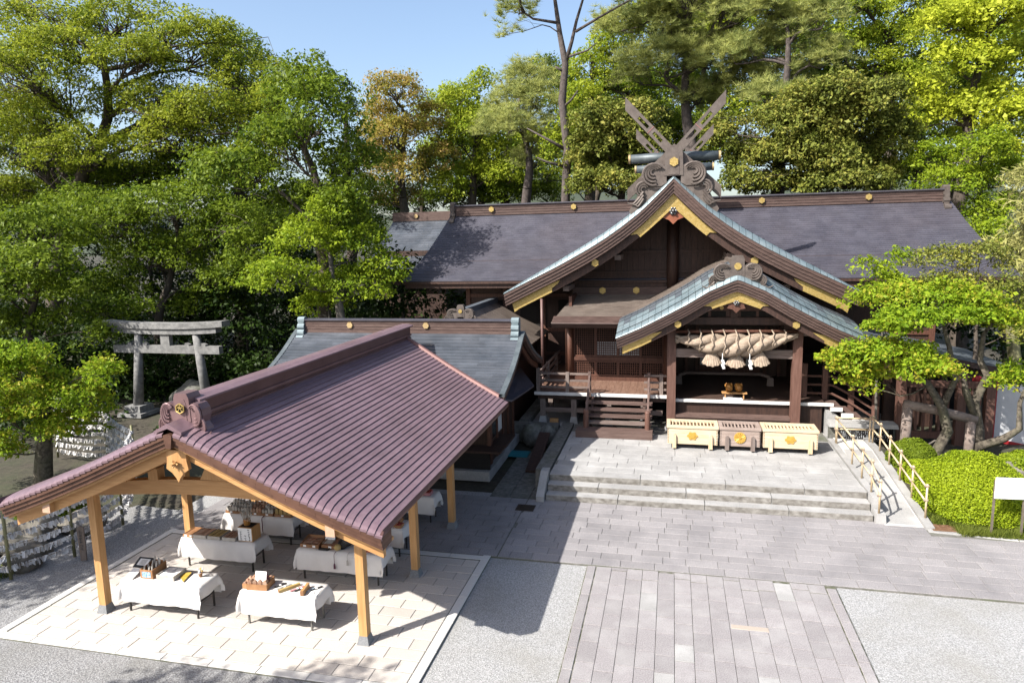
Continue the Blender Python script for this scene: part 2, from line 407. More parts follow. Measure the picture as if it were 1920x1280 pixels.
def part(name, mb, m, parent=None, smooth=False, local=False, kind=None, label=None):
    """one mesh object; vertices are given in world space unless local"""
    me = bpy.data.meshes.new(name)
    off = wloc(parent) if (parent is not None and not local) else Vector((0, 0, 0))
    me.from_pydata([(x - off.x, y - off.y, z - off.z) for x, y, z in mb.v], [], mb.f)
    me.materials.append(MATS[m])
    if smooth:
        me.polygons.foreach_set('use_smooth', [True] * len(me.polygons))
    me.update()
    o = bpy.data.objects.new(name, me)
    o.parent = parent
    if kind:
        o['kind'] = kind
    if label:
        o['label'] = label
    COL.objects.link(o)
    return o


def thing(name, label, cat, loc=(0, 0, 0), rz=0.0, group=None):
    o = bpy.data.objects.new(name, None)
    o.empty_display_size = 0.2
    o.location = loc
    o.rotation_euler = (0, 0, rz)
    o['label'] = label
    o['category'] = cat
    if group:
        o['group'] = group
    COL.objects.link(o)
    return o


def tag(o, label, cat, group=None):
    o['label'] = label
    o['category'] = cat
    if group:
        o['group'] = group
    return o


def struct(name, mb, m, smooth=False):
    o = part(name, mb, m, None, smooth)
    o['kind'] = 'structure'
    return o


def np_mesh(name, V, Q, m, parent=None, kind=None):
    """fast mesh from numpy arrays of vertices and quads"""
    me = bpy.data.meshes.new(name)
    me.vertices.add(len(V))
    me.vertices.foreach_set('co', np.ascontiguousarray(V, dtype=np.float32).ravel())
    nq, k = Q.shape
    me.loops.add(nq * k)
    me.loops.foreach_set('vertex_index', Q.astype(np.int32).ravel())
    me.polygons.add(nq)
    me.polygons.foreach_set('loop_start', np.arange(0, nq * k, k, dtype=np.int32))
    me.polygons.foreach_set('loop_total', np.full(nq, k, dtype=np.int32))
    me.update(calc_edges=True)
    me.materials.append(MATS[m])
    o = bpy.data.objects.new(name, me)
    o.parent = parent
    if kind:
        o['kind'] = kind
    COL.objects.link(o)
    return o


def lerp_profile(pr, x):
    for (a, za), (b, zb) in zip(pr, pr[1:]):
        if a <= x <= b or (b == pr[-1][0] and x >= b):
            t = (x - a) / (b - a)
            return za + (zb - za) * t
    return pr[0][1]

# ================================================================ SETTING
struct('ground', MB().add([(-900, -300, -0.10), (900, -300, -0.10), (900, 1500, -0.10), (-900, 1500, -0.10)], [(0, 1, 2, 3)]), 'soil')
struct('gravel_yard', MB().add([(-14.0, -12, -0.045), (34, -12, -0.045), (34, 19.2, -0.045), (-14.0, 19.2, -0.045)], [(0, 1, 2, 3)]), 'gravel')
g = MB()
g.add([(-60, -12, -0.036), (-4.35, -12, -0.036), (-4.35, 9.9, -0.036), (-60, 9.9, -0.036)], [(0, 1, 2, 3)])
g.add([(-60, 9.9, -0.036), (-13.2, 9.9, -0.036), (-13.2, 16.2, -0.036), (-15.5, 16.4, -0.036), (-17.0, 13.4, -0.036), (-60, 11, -0.036)], [(0, 1, 2, 3, 4, 5)])
struct('grey_gravel', g, 'gravel_dark')


def slab_mesh(name, w, d, m, t=0.06, ch=0.008):
    mb = MB()
    x, y = w / 2, d / 2
    vs = [(-x, -y, -t), (x, -y, -t), (x, y, -t), (-x, y, -t), (-x, -y, -ch), (x, -y, -ch), (x, y, -ch), (-x, y, -ch),
          (-x + ch, -y + ch, 0), (x - ch, -y + ch, 0), (x - ch, y - ch, 0), (-x + ch, y - ch, 0)]
    fs = [(0, 1, 5, 4), (1, 2, 6, 5), (2, 3, 7, 6), (3, 0, 4, 7), (4, 5, 9, 8), (5, 6, 10, 9), (6, 7, 11, 10), (7, 4, 8, 11), (8, 9, 10, 11)]
    mb.add(vs, fs)
    me = bpy.data.meshes.new(name)
    me.from_pydata(mb.v, [], mb.f)
    me.materials.append(MATS[m])
    return me


def put_slab(me, x, y, z, parent, name='paving_stone', tilt=0.004, m=None):
    o = bpy.data.objects.new(name, me)
    p = wloc(parent)
    o.location = (x - p.x, y - p.y, z - p.z + random.uniform(-0.002, 0.002))
    o.rotation_euler = (random.uniform(-tilt, tilt), random.uniform(-tilt, tilt), random.uniform(-0.003, 0.003))
    o.parent = parent
    COL.objects.link(o)
    if m:
        o.material_slots[0].link = 'OBJECT'
        o.material_slots[0].material = MATS[m]
    return o


def course(parent, me_full, me_half, w, y, x0, x1, off, gap, z, name, var=0.0):
    """one running-bond course of stones along x"""
    x = x0 - off
    while x < x1 - 0.05:
        ww = w * random.uniform(1 - var, 1 + var)
        a, b = max(x, x0), min(x + ww, x1)
        if b - a > w * 0.62:
            put_slab(me_full, (a + b) / 2, y, z, parent, name).scale.x = (b - a - 0.008) / (w - 0.008)
        elif b - a > w * 0.12:
            put_slab(me_half, (a + b) / 2, y, z, parent, name).scale.x = (b - a - 0.008) / (w / 2 - 0.005)
        x += ww


# --- pad under the open pavilion
pad = struct('pavilion_floor', MB().box(-13.21, -4.21, 9.86, 15.02, -0.09, -0.012), 'joint')
f_, h_ = slab_mesh('pad_stone', 0.704, 0.321, 'slab_pad'), slab_mesh('pad_stone_half', 0.35, 0.321, 'slab_pad')
for r in range(14):
    course(pad, f_, h_, 0.714, 10.07 + 0.168 + r * 0.336, -12.98, -4.42, 0.357 if r % 2 else 0.0, 0.008, 0.0, 'paving_stone')
cx_, cy_ = slab_mesh('curb_stone_long', 0.99, 0.19, 'curb_pad'), slab_mesh('curb_stone_side', 0.19, 0.99, 'curb_pad')
for k in range(9):
    put_slab(cx_, -12.71 + k, 9.96, 0.004, pad, 'curb_stone')
    put_slab(cx_, -12.71 + k, 14.92, 0.004, pad, 'curb_stone')
for k in range(5):
    put_slab(cy_, -13.11, 10.57 + k, 0.004, pad, 'curb_stone')
    put_slab(cy_, -4.31, 10.57 + k, 0.004, pad, 'curb_stone')

# --- court in front of the steps
court = struct('court_paving', MB().box(-13.21, 9.6, 15.04, 18.80, -0.085, -0.014), 'joint')
f_, h_ = slab_mesh('court_stone', 0.652, 0.330, 'slab_court'), slab_mesh('court_stone_half', 0.325, 0.330, 'slab_court')
rest = MB()
for r in range(11):
    y = 15.23 + r * 0.34
    x1 = 9.5 if r < 9 else 6.4
    course(court, f_, h_, 0.66, y, -4.05, x1, random.uniform(0, 0.6), 0.008, 0.0, 'paving_stone', 0.22)
    x = -13.2 - (0.0, 0.36)[r % 2]
    while x < -4.1:
        a, b = max(x, -13.2), min(x + 0.72, -4.07)
        if b - a > 0.1:
            rest.frustum(a + 0.005, b - 0.005, y - 0.165, y + 0.165, -0.05, random.uniform(-0.003, 0.002), 0.006)
        x += 0.72
part('paving_stones', rest, 'slab_court', court, kind='stuff')
lane = MB()
for r in range(4):
    for k in range(3):
        lane.frustum(-5.25 + k * 0.6, -4.66 + k * 0.6, 18.83 + r * 1.1, 19.92 + r * 1.1, -0.06, -0.002 + 0.002 * (k % 2), 0.005)
struct('side_lane', lane, 'old_stone')
cs = slab_mesh('border_stone', 0.96, 0.17, 'granite')
for k in range(3):
    put_slab(cs, 6.9 + k * 0.97, 18.39 - k * 0.1, 0.01, court, 'curb_stone').rotation_euler.z = -0.1

# --- approach path
path = struct('approach_path', MB().box(-1.87, 3.52, 8.9, 15.03, -0.085, -0.016), 'joint_moss')
PW = 0.352
f_ = slab_mesh('path_stone', PW - 0.008, 0.60, 'slab_path', ch=0.005)
b_ = slab_mesh('path_border', 0.19, 0.64, 'slab_path')
for c in range(14):
    x = -1.64 + PW * (c + 0.5)
    off = (0.0, 0.27, 0.45, 0.13, 0.36, 0.05, 0.5)[(c * 3) % 7]
    y = 15.0 - off - 0.31 + 0.0
    if off > 0.1:
        o = put_slab(f_, x, 15.02 - off / 2, -0.001, path)
        o.scale = (1, (off - 0.02) / 0.60, 1)
    ytop = 15.0 - off
    while ytop > 9.3:
        ln = random.uniform(0.50, 0.74)
        o = put_slab(f_, x, ytop - ln / 2, 0.0, path)
        o.scale.y = (ln - 0.015) / 0.60
        ytop -= ln
        if random.random() < 0.05:
            o.material_slots[0].link = 'OBJECT'
            o.material_slots[0].material = MATS['granite']
for k in range(9):
    put_slab(b_, -1.755, 14.68 - k * 0.66, 0.002, path, 'curb_stone')
    put_slab(b_, 3.405, 14.58 - k * 0.66, 0.002, path, 'curb_stone')
mat('slab_tan', (0.50, 0.42, 0.35), (0.58, 0.50, 0.43), scale=50, rough=0.85, bump=0.3)
tn = slab_mesh('tan_stone', 0.70, 0.15, 'slab_tan')
put_slab(tn, 1.55, 13.0, 0.006, path)

# --- stone platform with three steps
plat = struct('stone_platform', MB().box(-3.56, 5.24, 19.52, 31.0, -0.05, 0.525), 'joint')
RY = [18.80, 19.14, 19.50, 19.86]
RZ = [0.0, 0.17, 0.36, 0.55]
for s in range(3):
    x = -3.55
    lens = [(2.1, 2.4, 2.2, 2.09), (1.5, 2.5, 2.3, 2.49), (2.7, 2.4, 2.1, 1.59)][s]
    for w in lens:
        o = part('step_stone', MB().frustum(x + 0.004, x + w - 0.004, RY[s], RY[s + 1] + 0.05, RZ[s] + 0.0 - (0.05 if s == 0 else 0), RZ[s + 1], 0.006), 'granite', plat)
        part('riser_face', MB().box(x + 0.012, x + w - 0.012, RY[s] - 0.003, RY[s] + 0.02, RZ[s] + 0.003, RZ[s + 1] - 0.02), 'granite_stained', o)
        x += w
f_, h_ = slab_mesh('platform_stone', 0.912, 0.462, 'granite'), slab_mesh('platform_stone_half', 0.455, 0.462, 'granite')
for r in range(9):
    course(plat, f_, h_, 0.92, 19.93 + 0.235 + r * 0.47, -3.54, 5.22, random.uniform(0, 0.8), 0.008, 0.552, 'paving_stone', 0.22)
mat('moss_joint', (0.2, 0.2, 0.18), scale=4)
part('cheek_stone', MB().prism([(18.62, -0.05), (18.62, 0.16), (19.42, 0.66), (19.75, 0.66), (19.75, -0.05)], -3.80, -3.57, 'x'), 'granite', plat)
for k, (a, b) in enumerate(((19.77, 21.5), (21.52, 23.3), (23.32, 25.3))):
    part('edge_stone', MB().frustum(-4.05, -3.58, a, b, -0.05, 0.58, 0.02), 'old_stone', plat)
part('edge_stone', MB().frustum(5.26, 5.46, 19.05, 24.6, -0.05, 0.56, 0.01), 'granite', plat)
part('cheek_stone', MB().frustum(5.26, 5.52, 18.66, 19.03, -0.05, 0.27, 0.02), 'granite', plat)
# far end of the sunken side yard left of the platform
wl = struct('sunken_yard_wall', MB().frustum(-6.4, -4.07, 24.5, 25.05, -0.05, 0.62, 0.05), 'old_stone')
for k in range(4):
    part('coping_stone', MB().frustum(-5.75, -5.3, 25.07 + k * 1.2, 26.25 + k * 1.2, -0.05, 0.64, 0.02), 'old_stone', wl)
struct('rear_yard', MB().box(-5.28, 8.0, 25.06, 31.5, -0.05, 0.50), 'granite')

# --- ramp on the right of the steps
ramp = struct('ramp', MB().prism([(18.62, -0.05), (18.62, 0.003), (23.4, 0.552), (24.9, 0.552), (24.9, -0.05)], 5.47, 6.38, 'x'), 'curb_pad')
part('ramp_curb', MB().prism([(18.5, -0.05), (18.5, 0.06), (23.4, 0.63), (24.9, 0.63), (24.9, -0.05)], 6.39, 6.60, 'x'), 'granite', ramp)
for k in range(4):
    a = 18.7 + k * 1.18
    za = 0.003 + (a - 18.62) / 4.78 * 0.549
    zb = za + 1.165 / 4.78 * 0.549
    part('ramp_slab', MB().prism([(a, za), (a, za + 0.008), (a + 1.165, zb + 0.008), (a + 1.165, zb)], 5.50, 6.35, 'x'), 'granite', ramp)

# --- planted bank on the right
gn, V, Q = 26, [], []
for j in range(gn + 1):
    for i in range(gn + 1):
        x = 6.62 + i * (34 - 6.62) / gn
        y = 18.1 - (x - 6.6) * 0.09 + j * (40 - 18.1) / gn
        t = min(max((y - 18.4) / 4.5, 0), 1)
        V.append((x, y, -0.05 + 0.45 * t * t * (3 - 2 * t) + 0.05 * math.sin(x * 1.7) * math.sin(y * 1.3) * t))
for j in range(gn):
    for i in range(gn):
        Q.append((j * (gn + 1) + i, j * (gn + 1) + i + 1, (j + 1) * (gn + 1) + i + 1, (j + 1) * (gn + 1) + i))
struct('garden_bank', MB().add(V, Q), 'soil', smooth=True)

# --- far hills
V, Q, n = [], [], 60
for i in range(n + 1):
    x = -900 + 1800 * i / n
    h = 55 + 26 * math.sin(i * 0.55) + 14 * math.sin(i * 1.31 + 1) + 6 * math.sin(i * 2.9)
    V += [(x, 560, -1), (x, 700, h * 0.62), (x, 820, h), (x, 980, h * 0.5)]
for i in range(n):
    for k in range(3):
        Q.append((4 * i + k, 4 * i + 4 + k, 4 * i + 5 + k, 4 * i + 1 + k))
struct('hills', MB().add(V, Q), 'hill', smooth=True)

# ================================================================ OPEN PAVILION
PX, PYF = -8.60, 9.90
PROF = [(0.0, 4.50), (0.6, 4.245), (1.2, 3.975), (1.9, 3.665), (2.7, 3.335), (3.35, 3.085), (3.97, 2.86)]


def pz(dx):
    return lerp_profile(PROF, abs(dx))


def yfar(dx):
    return 20.75 - (abs(dx) / 3.97) * 1.85


pav = thing('open_pavilion', 'open timber pavilion with brown ribbed copper roof over the sales tables', 'pavilion', (PX, 14.5, 0))
NS = 29
for side in (1, -1):
    for k in range(NS):
        d0, d1 = 0.12 + k * (3.97 - 0.12) / NS, 0.12 + (k + 1) * (3.97 - 0.12) / NS
        ys = [None, PYF + 0.75, PYF + 0.5, PYF + 0.32, PYF + 0.17, PYF + 0.06, PYF, PYF + 0.0]
        dz = [0, 0.0, -0.004, -0.016, -0.040, -0.080, -0.12, -0.165]
        V = []
        for (d, lift) in ((d0 - 0.012, 0.0), (d1, 0.024), (d1 - 0.010, -0.016)):
            for y, z in zip(ys, dz):
                V.append((PX + side * d, yfar(d) if y is None else y, pz(d) + lift + z))
        n = len(ys)
        F = []
        for r in range(2):
            for i in range(n - 1):
                q = (r * n + i, r * n + i + 1, (r + 1) * n + i + 1, (r + 1) * n + i)
                F.append(q if side > 0 else q[::-1])
        part('roof_panel', MB().add(V, F), 'copper_new', pav)
# roof body, fascia courses of the gable, timber boards under it
def rake(side, off_t, off_b, d0=0.0, d1=3.97, n=12):
    ds = [d0 + (d1 - d0) * i / n for i in range(n + 1)]
    return [(PX + side * d, pz(d) + off_t) for d in ds], [(PX + side * d, pz(d) + off_b) for d in ds]


for side in (1, -1):
    t, b = rake(side, -0.045, -0.095)
    part('roof_deck', MB().band(t, b, PYF + 0.66, 18.9), 'hinoki_y', pav)
    for k, (o1, o2, y0) in enumerate(((-0.150, -0.225, 0.015), (-0.228, -0.305, 0.045), (-0.308, -0.385, 0.075))):
        L = 0.55
        m = int(3.93 / L)
        for i in range(m + 1):
            a, e = i * L + (0.27 if k % 2 else 0) - 0.27, (i + 1) * L + (0.27 if k % 2 else 0) - 0.27
            a, e = max(a, 0.0), min(e, 3.94)
            if e - a > 0.04:
                t, b = rake(side, o1, o2, a + 0.002, e - 0.002, 2)
                part('fascia_strip', MB().band(t, b, PYF + y0, PYF + 0.45), 'copper_fascia', pav)
    t, b = rake(side, -0.388, -0.44, 0.0, 3.90)
    part('soffit_edge', MB().band(t, b, PYF + 0.13, PYF + 0.62), 'hinoki_x', pav)
    t, b = rake(side, -0.442, -0.64, 0.0, 3.86)
    part('barge_board', MB().band(t, b, PYF + 0.26, PYF + 0.36), 'hinoki_x', pav)
    part('roof_boarding', MB().band(*rake(side, -0.10, -0.13, 0, 3.85), PYF + 0.38, 18.9), 'hinoki_y', pav)
    for k in range(30):
        y = PYF + 0.55 + k * 0.285
        t, b = rake(side, -0.132, -0.205, 0.0, 3.82, 7)
        part('rafter', MB().band(t, b, y, y + 0.07), 'hinoki_x', pav)
    t, b = rake(side, 0.055, -0.02, 0.18, 3.72, 10)
    fl = MB()
    V, F = [], []
    for i in range(11):
        d = 0.18 + (3.66 - 0.18) * i / 10
        for (yo, zo) in ((-0.02, 0.01), (0.03, 0.085), (0.16, 0.085), (0.19, 0.0)):
            V.append((PX + side * d, yfar(d) + yo - 0.06, pz(d) + zo))
    for i in range(10):
        for j in range(3):
            F.append((4 * i + j, 4 * i + 4 + j, 4 * i + 5 + j, 4 * i + 1 + j))
    part('end_flashing', MB().add(V, F), 'copper_trim', pav)
    ev = [(PX + side * 3.975, pz(3.97) + 0.02), (PX + side * 3.995, pz(3.97) - 0.02), (PX + side * 3.96, pz(3.97) - 0.12), (PX + side * 3.90, pz(3.97) - 0.10)]
    part('eave_trim', MB().prism(ev, PYF + 0.02, 18.85), 'copper_ridge', pav)
# ridge
rb = part('ridge_box', MB().box(PX - 0.20, PX + 0.20, PYF + 0.62, 20.95, 4.38, 4.80), 'copper_ridge', pav)
part('ridge_moulding', MB().box(PX - 0.235, PX + 0.235, PYF + 0.60, 20.97, 4.52, 4.57), 'copper_trim', rb)
part('ridge_moulding', MB().box(PX - 0.225, PX + 0.225, PYF + 0.60, 20.97, 4.42, 4.46), 'copper_ridge', rb)
part('ridge_cap', MB().prism([(PX - 0.27, 4.805), (PX + 0.27, 4.805), (PX + 0.27, 4.84), (PX + 0.1, 4.885), (PX - 0.1, 4.885), (PX - 0.27, 4.84)], PYF + 0.58, 21.05), 'copper_new', rb)


def oni(parent, cx, y, zb, s, m, crest='crest_gold', block_m=None, crest_round=False, depth=0.25, feet=None, wx=1.0):
    """ridge-end ornament: block with niche and crest, scrolls and feathered feet at both sides"""
    bm_ = block_m or m
    w = 0.17 * s
    outline = [(-w * 1.12, 0.0), (-w * 1.05, 0.30 * s), (-w, 0.47 * s), (-w * 0.75, 0.56 * s), (w * 0.75, 0.56 * s), (w, 0.47 * s), (w * 1.05, 0.30 * s), (w * 1.12, 0.0)]
    o = part('ridge_end_block', MB().prism([(cx + a, zb + b) for a, b in outline][::-1], y, y + depth * s), bm_, parent)
    niche = [(-w * 0.62, 0.02 * s), (-w * 0.62, 0.36 * s), (-w * 0.4, 0.45 * s), (w * 0.4, 0.45 * s), (w * 0.62, 0.36 * s), (w * 0.62, 0.02 * s)]
    part('niche', MB().prism([(cx + a, zb + b) for a, b in niche][::-1], y - 0.008 * s, y + 0.01), m, o)
    part('crest', MB().ngon_y(cx, zb + 0.27 * s, 0.095 * s, y - 0.035 * s, y, 16 if crest_round else 6, 0.5), crest, o)
    for sd_ in (-1, 1):
        X_ = lambda q: 0.14 * s + (q - 0.14 * s) * wx
        # scroll: nested crescents open towards the block, backed by a wing-shaped plate
        mb = MB()
        dr = feet or 0.55
        sl = dr * 0.80
        sx_, sz_ = 0.40, 0.26 - 0.21 * min(dr, 1.2)
        for j, r0 in enumerate((0.235, 0.18, 0.125, 0.07)):
            pts = []
            for k in range(14):
                a = math.radians(140 - k * 19)
                rr = r0 * s * (1.0 - 0.012 * k)
                pts.append((cx + sd_ * X_(sx_ * s + rr * math.cos(a)), y - 0.04 * s + 0.012 * s * j, zb + (sz_ + 0.022 * j) * s + rr * math.sin(a)))
            mb.tube(pts, [0.032 * s * (0.45 + 0.55 * math.sin(math.pi * (k + 1) / 15)) for k in range(14)], 6)
        wing = [(0.14, -0.16), (0.15, 0.16), (0.24, 0.22), (0.36, 0.255), (0.50, 0.23), (0.61, 0.13), (0.64, 0.0), (0.58, -0.14), (0.45, -0.22), (0.25, -0.22)]
        mb.prism([(cx + sd_ * X_(a_ * s), zb + (b_ + sz_) * s) for a_, b_ in wing], y + 0.012 * s, y + depth * s * 0.8)
        part('scroll', mb, m, o)
        mb = MB()
        tx_, tz_ = 0.60, 0.13 - sl * 0.42
        for j, r0 in enumerate((0.15, 0.10, 0.055)):
            pts = []
            for k in range(10):
                a = math.radians(150 - k * 24)
                pts.append((cx + sd_ * X_(tx_ * s + r0 * s * math.cos(a)), y - 0.02 * s + 0.012 * s * j, zb + tz_ * s + r0 * s * math.sin(a)))
            mb.tube(pts, [0.026 * s * (0.45 + 0.55 * math.sin(math.pi * (k + 1) / 11)) for k in range(10)], 6)
        for j in range(3):
            pts = []
            for k in range(9):
                t = k / 8
                px_ = 0.60 + (0.33 - 0.07 * j) * t
                pz_ = 0.14 - 0.07 * j - sl * (px_ - 0.12) - 0.05 * math.sin(t * 3.14) + (0.0 if k < 6 else 0.028 * (k - 5))
                pts.append((cx + sd_ * X_(px_ * s), y + 0.0 * s, zb + pz_ * s))
            mb.tube(pts, [0.036 * s * (1 - 0.08 * k) for k in range(9)], 6)
        base = [(0.14, 0.10), (0.50, 0.20 - sl * 0.3), (0.70, 0.14 - sl * 0.5), (0.80, 0.05 - sl * 0.62), (0.90, -0.02 - sl * 0.72), (0.86, -0.08 - sl * 0.74), (0.55, -0.05 - sl * 0.5), (0.14, -0.14)]
        mb.prism([(cx + sd_ * X_(a_ * s), zb + b_ * s) for a_, b_ in base], y + 0.035 * s, y + depth * s * 0.7)
        part('feathered_foot', mb, m, o)
    return o


ob = oni(pav, PX, PYF + 0.42, 4.46, 0.92, 'oni_copper', crest='black', depth=0.36, feet=0.62, wx=0.62)
zc = 4.46 + 0.27 * 0.92
ring = MB()
for k in range(6):
    a, b = 2 * math.pi * (k + 0.5) / 6, 2 * math.pi * (k + 1.5) / 6
    r = 0.098 * 0.92
    ring.tube([(PX + r * math.cos(a), PYF + 0.375, zc + r * math.sin(a)), (PX + r * math.cos(b), PYF + 0.375, zc + r * math.sin(b))], 0.014, 5)
ring.box(PX - 0.048, PX + 0.048, PYF + 0.365, PYF + 0.385, zc + 0.012, zc + 0.028)
ring.tube([(PX, PYF + 0.375, zc + 0.065), (PX - 0.01, PYF + 0.375, zc + 0.0), (PX - 0.05, PYF + 0.375, zc - 0.062)], 0.009, 4)
ring.tube([(PX, PYF + 0.375, zc + 0.02), (PX + 0.05, PYF + 0.375, zc - 0.062)], 0.009, 4)
part('crest_character', ring, 'gold', ob)
part('apex_cap', MB().prism([(PX - 0.28, 4.385), (PX, 4.53), (PX + 0.28, 4.385), (PX + 0.28, 4.33), (PX, 4.44), (PX - 0.28, 4.33)], PYF + 0.015, PYF + 0.6), 'copper_new', pav)
part('apex_keystone', MB().prism([(PX - 0.09, 4.32), (PX + 0.09, 4.32), (PX + 0.05, 4.08), (PX - 0.05, 4.08)], PYF - 0.005, PYF + 0.12), 'copper_fascia', pav)
# pendant
gp = [(-0.21, 0.02), (-0.20, -0.16), (-0.23, -0.33), (-0.12, -0.40), (-0.04, -0.50), (0, -0.58), (0.04, -0.50), (0.12, -0.40), (0.23, -0.33), (0.20, -0.16), (0.21, 0.02)]
gg = part('gable_pendant', MB().prism([(PX + a, 3.98 + b) for a, b in gp][::-1], PYF + 0.17, PYF + 0.255), 'hinoki', pav)
kn = MB()
for a in range(6):
    t = a * math.pi / 3
    kn.tube([(PX, PYF + 0.15, 3.76), (PX + 0.075 * math.cos(t), PYF + 0.10, 3.76 + 0.075 * math.sin(t))], [0.03, 0.012], 6)
kn.tube([(PX, PYF + 0.18, 3.76), (PX, PYF + 0.02, 3.76)], [0.035, 0.02], 8)
part('pendant_knob', kn, 'hinoki', gg)
# frame
PYS = [11.12, 13.80, 16.48]
for y in PYS:
    for x in (-11.60, -5.66):
        part('post', MB().box(x - 0.082, x + 0.082, y - 0.082, y + 0.082, 0.16, 2.62), 'hinoki', pav)
        part('post_base', MB().frustum(x - 0.125, x + 0.125, y - 0.125, y + 0.125, 0.0, 0.17, 0.038), 'post_base', pav)
    ts = [i / 16 for i in range(17)]
    top = [(-11.75 + 6.24 * t, 2.82 + 0.26 * math.sin(math.pi * t)) for t in ts]
    bot = [(-11.75 + 6.24 * t, 2.57 + 0.20 * math.sin(math.pi * t)) for t in ts]
    part('tie_beam', MB().band(top, bot, y - 0.085, y + 0.085), 'hinoki_x', pav)
    part('king_strut', MB().prism([(PX - 0.34, 3.08), (PX + 0.34, 3.08), (PX + 0.18, 3.38), (PX + 0.13, 3.98), (PX - 0.13, 3.98), (PX - 0.18, 3.38)], y - 0.075, y + 0.075), 'hinoki', pav)
for x in (-11.60, -5.66):
    o = part('eave_purlin', MB().box(x - 0.085, x + 0.085, PYF + 0.16, 18.6, 2.62, 2.82), 'hinoki_y', pav)
    part('purlin_end', MB().box(x - 0.087, x + 0.087, PYF + 0.145, PYF + 0.158, 2.618, 2.822), 'endgrain', o)
    x2 = x + (1.6 if x < PX else -1.6)
    part('purlin', MB().box(x2 - 0.08, x2 + 0.08, PYF + 0.36, 18.6, 3.26, 3.43), 'hinoki_y', pav)
    for y in PYS:
        part('purlin_block', MB().box(x2 - 0.11, x2 + 0.11, y - 0.1, y + 0.1, 3.02, 3.255), 'hinoki', pav)
part('ridge_purlin', MB().box(PX - 0.09, PX + 0.09, PYF + 0.37, 18.6, 3.98, 4.18), 'hinoki_y', pav)

# ================================================================ SHOP HUT WITH GREY ROOF
def course_roof(ridge, eave, a0, a1, rows, axis, seg, ref, flare=0.0, lift=0.030, seed=1, a0e=None, a1e=None, prof=None):
    """courses of sheet shingles from ridge (pos,z) to eave (pos,z); axis = direction of the ridge ('x' or 'y')"""
    rg = random.Random(seed)
    mb = MB()
    a0e = a0 if a0e is None else a0e
    a1e = a1 if a1e is None else a1e
    def S(u):
        p = ridge[0] + (eave[0] - ridge[0]) * u
        z = ridge[1] + (eave[1] - ridge[1]) * u - flare * math.sin(math.pi * u)
        if prof:
            z = prof(p)
        return p, z
    for r in range(rows):
        u0, u1 = r / rows, (r + 1) / rows
        p0, z0 = S(u0)
        p1, z1 = S(u1)
        s0 = a0 + (a0e - a0) * (u0 + u1) / 2
        s1 = a1 + (a1e - a1) * (u0 + u1) / 2
        x = s0 - rg.random() * seg
        while x < s1 - 1e-6:
            b0, b1 = max(x, s0), min(x + seg, s1)
            x += seg
            if b1 - b0 < 0.02:
                continue
            h = lift + rg.uniform(-0.004, 0.004)
            pts = [(b0, p0, z0), (b1, p0, z0), (b1, p1, z1 + h), (b0, p1, z1 + h), (b1, p1, z1 - 0.004), (b0, p1, z1 - 0.004)]
            if axis == 'x':
                V = [(a, p, z) for a, p, z in pts]
            else:
                V = [(p, a, z) for a, p, z in pts]
            mb.add(V, [(0, 1, 2, 3), (3, 2, 4, 5)])
    return mb


hut = thing('shop_hut', 'low wooden shop hut with grey copper shingle roof behind the pavilion', 'hut', (-9.0, 22.2, 0))
HX0, HX1 = -13.3, -4.86
RF, RE = (22.2, 4.50), (19.15, 3.02)
part('roof_shingles', course_roof(RF, RE, HX0, HX1, 22, 'x', 0.62, None, flare=0.17, seed=3), 'roof_hut', hut, kind='stuff')
part('roof_shingles', course_roof((22.2, 4.50), (25.3, 3.05), HX0, HX1, 14, 'x', 0.9, None, flare=0.17, seed=4), 'roof_hut', hut, kind='stuff')
prf = [(19.15 + i * (25.3 - 19.15) / 20) for i in range(21)]
def hz(y):
    if y <= 22.2:
        u = (22.2 - y) / 3.05
        return 4.50 - 1.48 * u - 0.17 * math.sin(math.pi * u)
    u = (y - 22.2) / 3.1
    return 4.50 - 1.45 * u - 0.17 * math.sin(math.pi * u)
for (xa, xb) in ((HX1 - 0.10, HX1 + 0.06), (HX0 - 0.06, HX0 + 0.1)):
    part('rake_edge', MB().band([(y, hz(y) + 0.035) for y in prf], [(y, hz(y) - 0.06) for y in prf], xa, xb, 'x'), 'patina_dark', hut)
    part('rake_fascia', MB().band([(y, hz(y) - 0.062) for y in prf], [(y, hz(y) - 0.20) for y in prf], xa + 0.01, xb - 0.02, 'x'), 'fascia_brown', hut)
    part('barge_board', MB().band([(y, hz(y) - 0.202) for y in prf], [(y, hz(y) - 0.40) for y in prf], xa - 0.12 if xa > -9 else xa + 0.2, xa - 0.04 if xa > -9 else xa + 0.28, 'x'), 'wood_red', hut)
part('roof_underside', MB().band([(y, hz(y) - 0.02) for y in prf], [(y, hz(y) - 0.10) for y in prf], HX0 + 0.1, HX1 - 0.12, 'x'), 'wood_dark', hut)
part('eave_fascia', MB().box(HX0, HX1 - 0.02, 19.17, 19.27, 2.90, 3.0), 'copper_ridge', hut)
hr = part('ridge_box', MB().box(-12.95, -5.15, 22.06, 22.34, 4.42, 4.86), 'ridge_brown', hut)
for z in (4.55, 4.65, 4.75):
    part('ridge_moulding', MB().box(-12.94, -5.16, 22.045, 22.355, z, z + 0.025), 'ridge_brown', hr)
part('ridge_cap', MB().box(-13.0, -5.1, 22.0, 22.4, 4.862, 4.90), 'roof_main', hr)
for x in (-11.1, -8.25):
    part('ridge_crest', MB().ngon_y(x, 4.70, 0.115, 22.0, 22.05, 6, 0.0), 'gold_soft', hr)
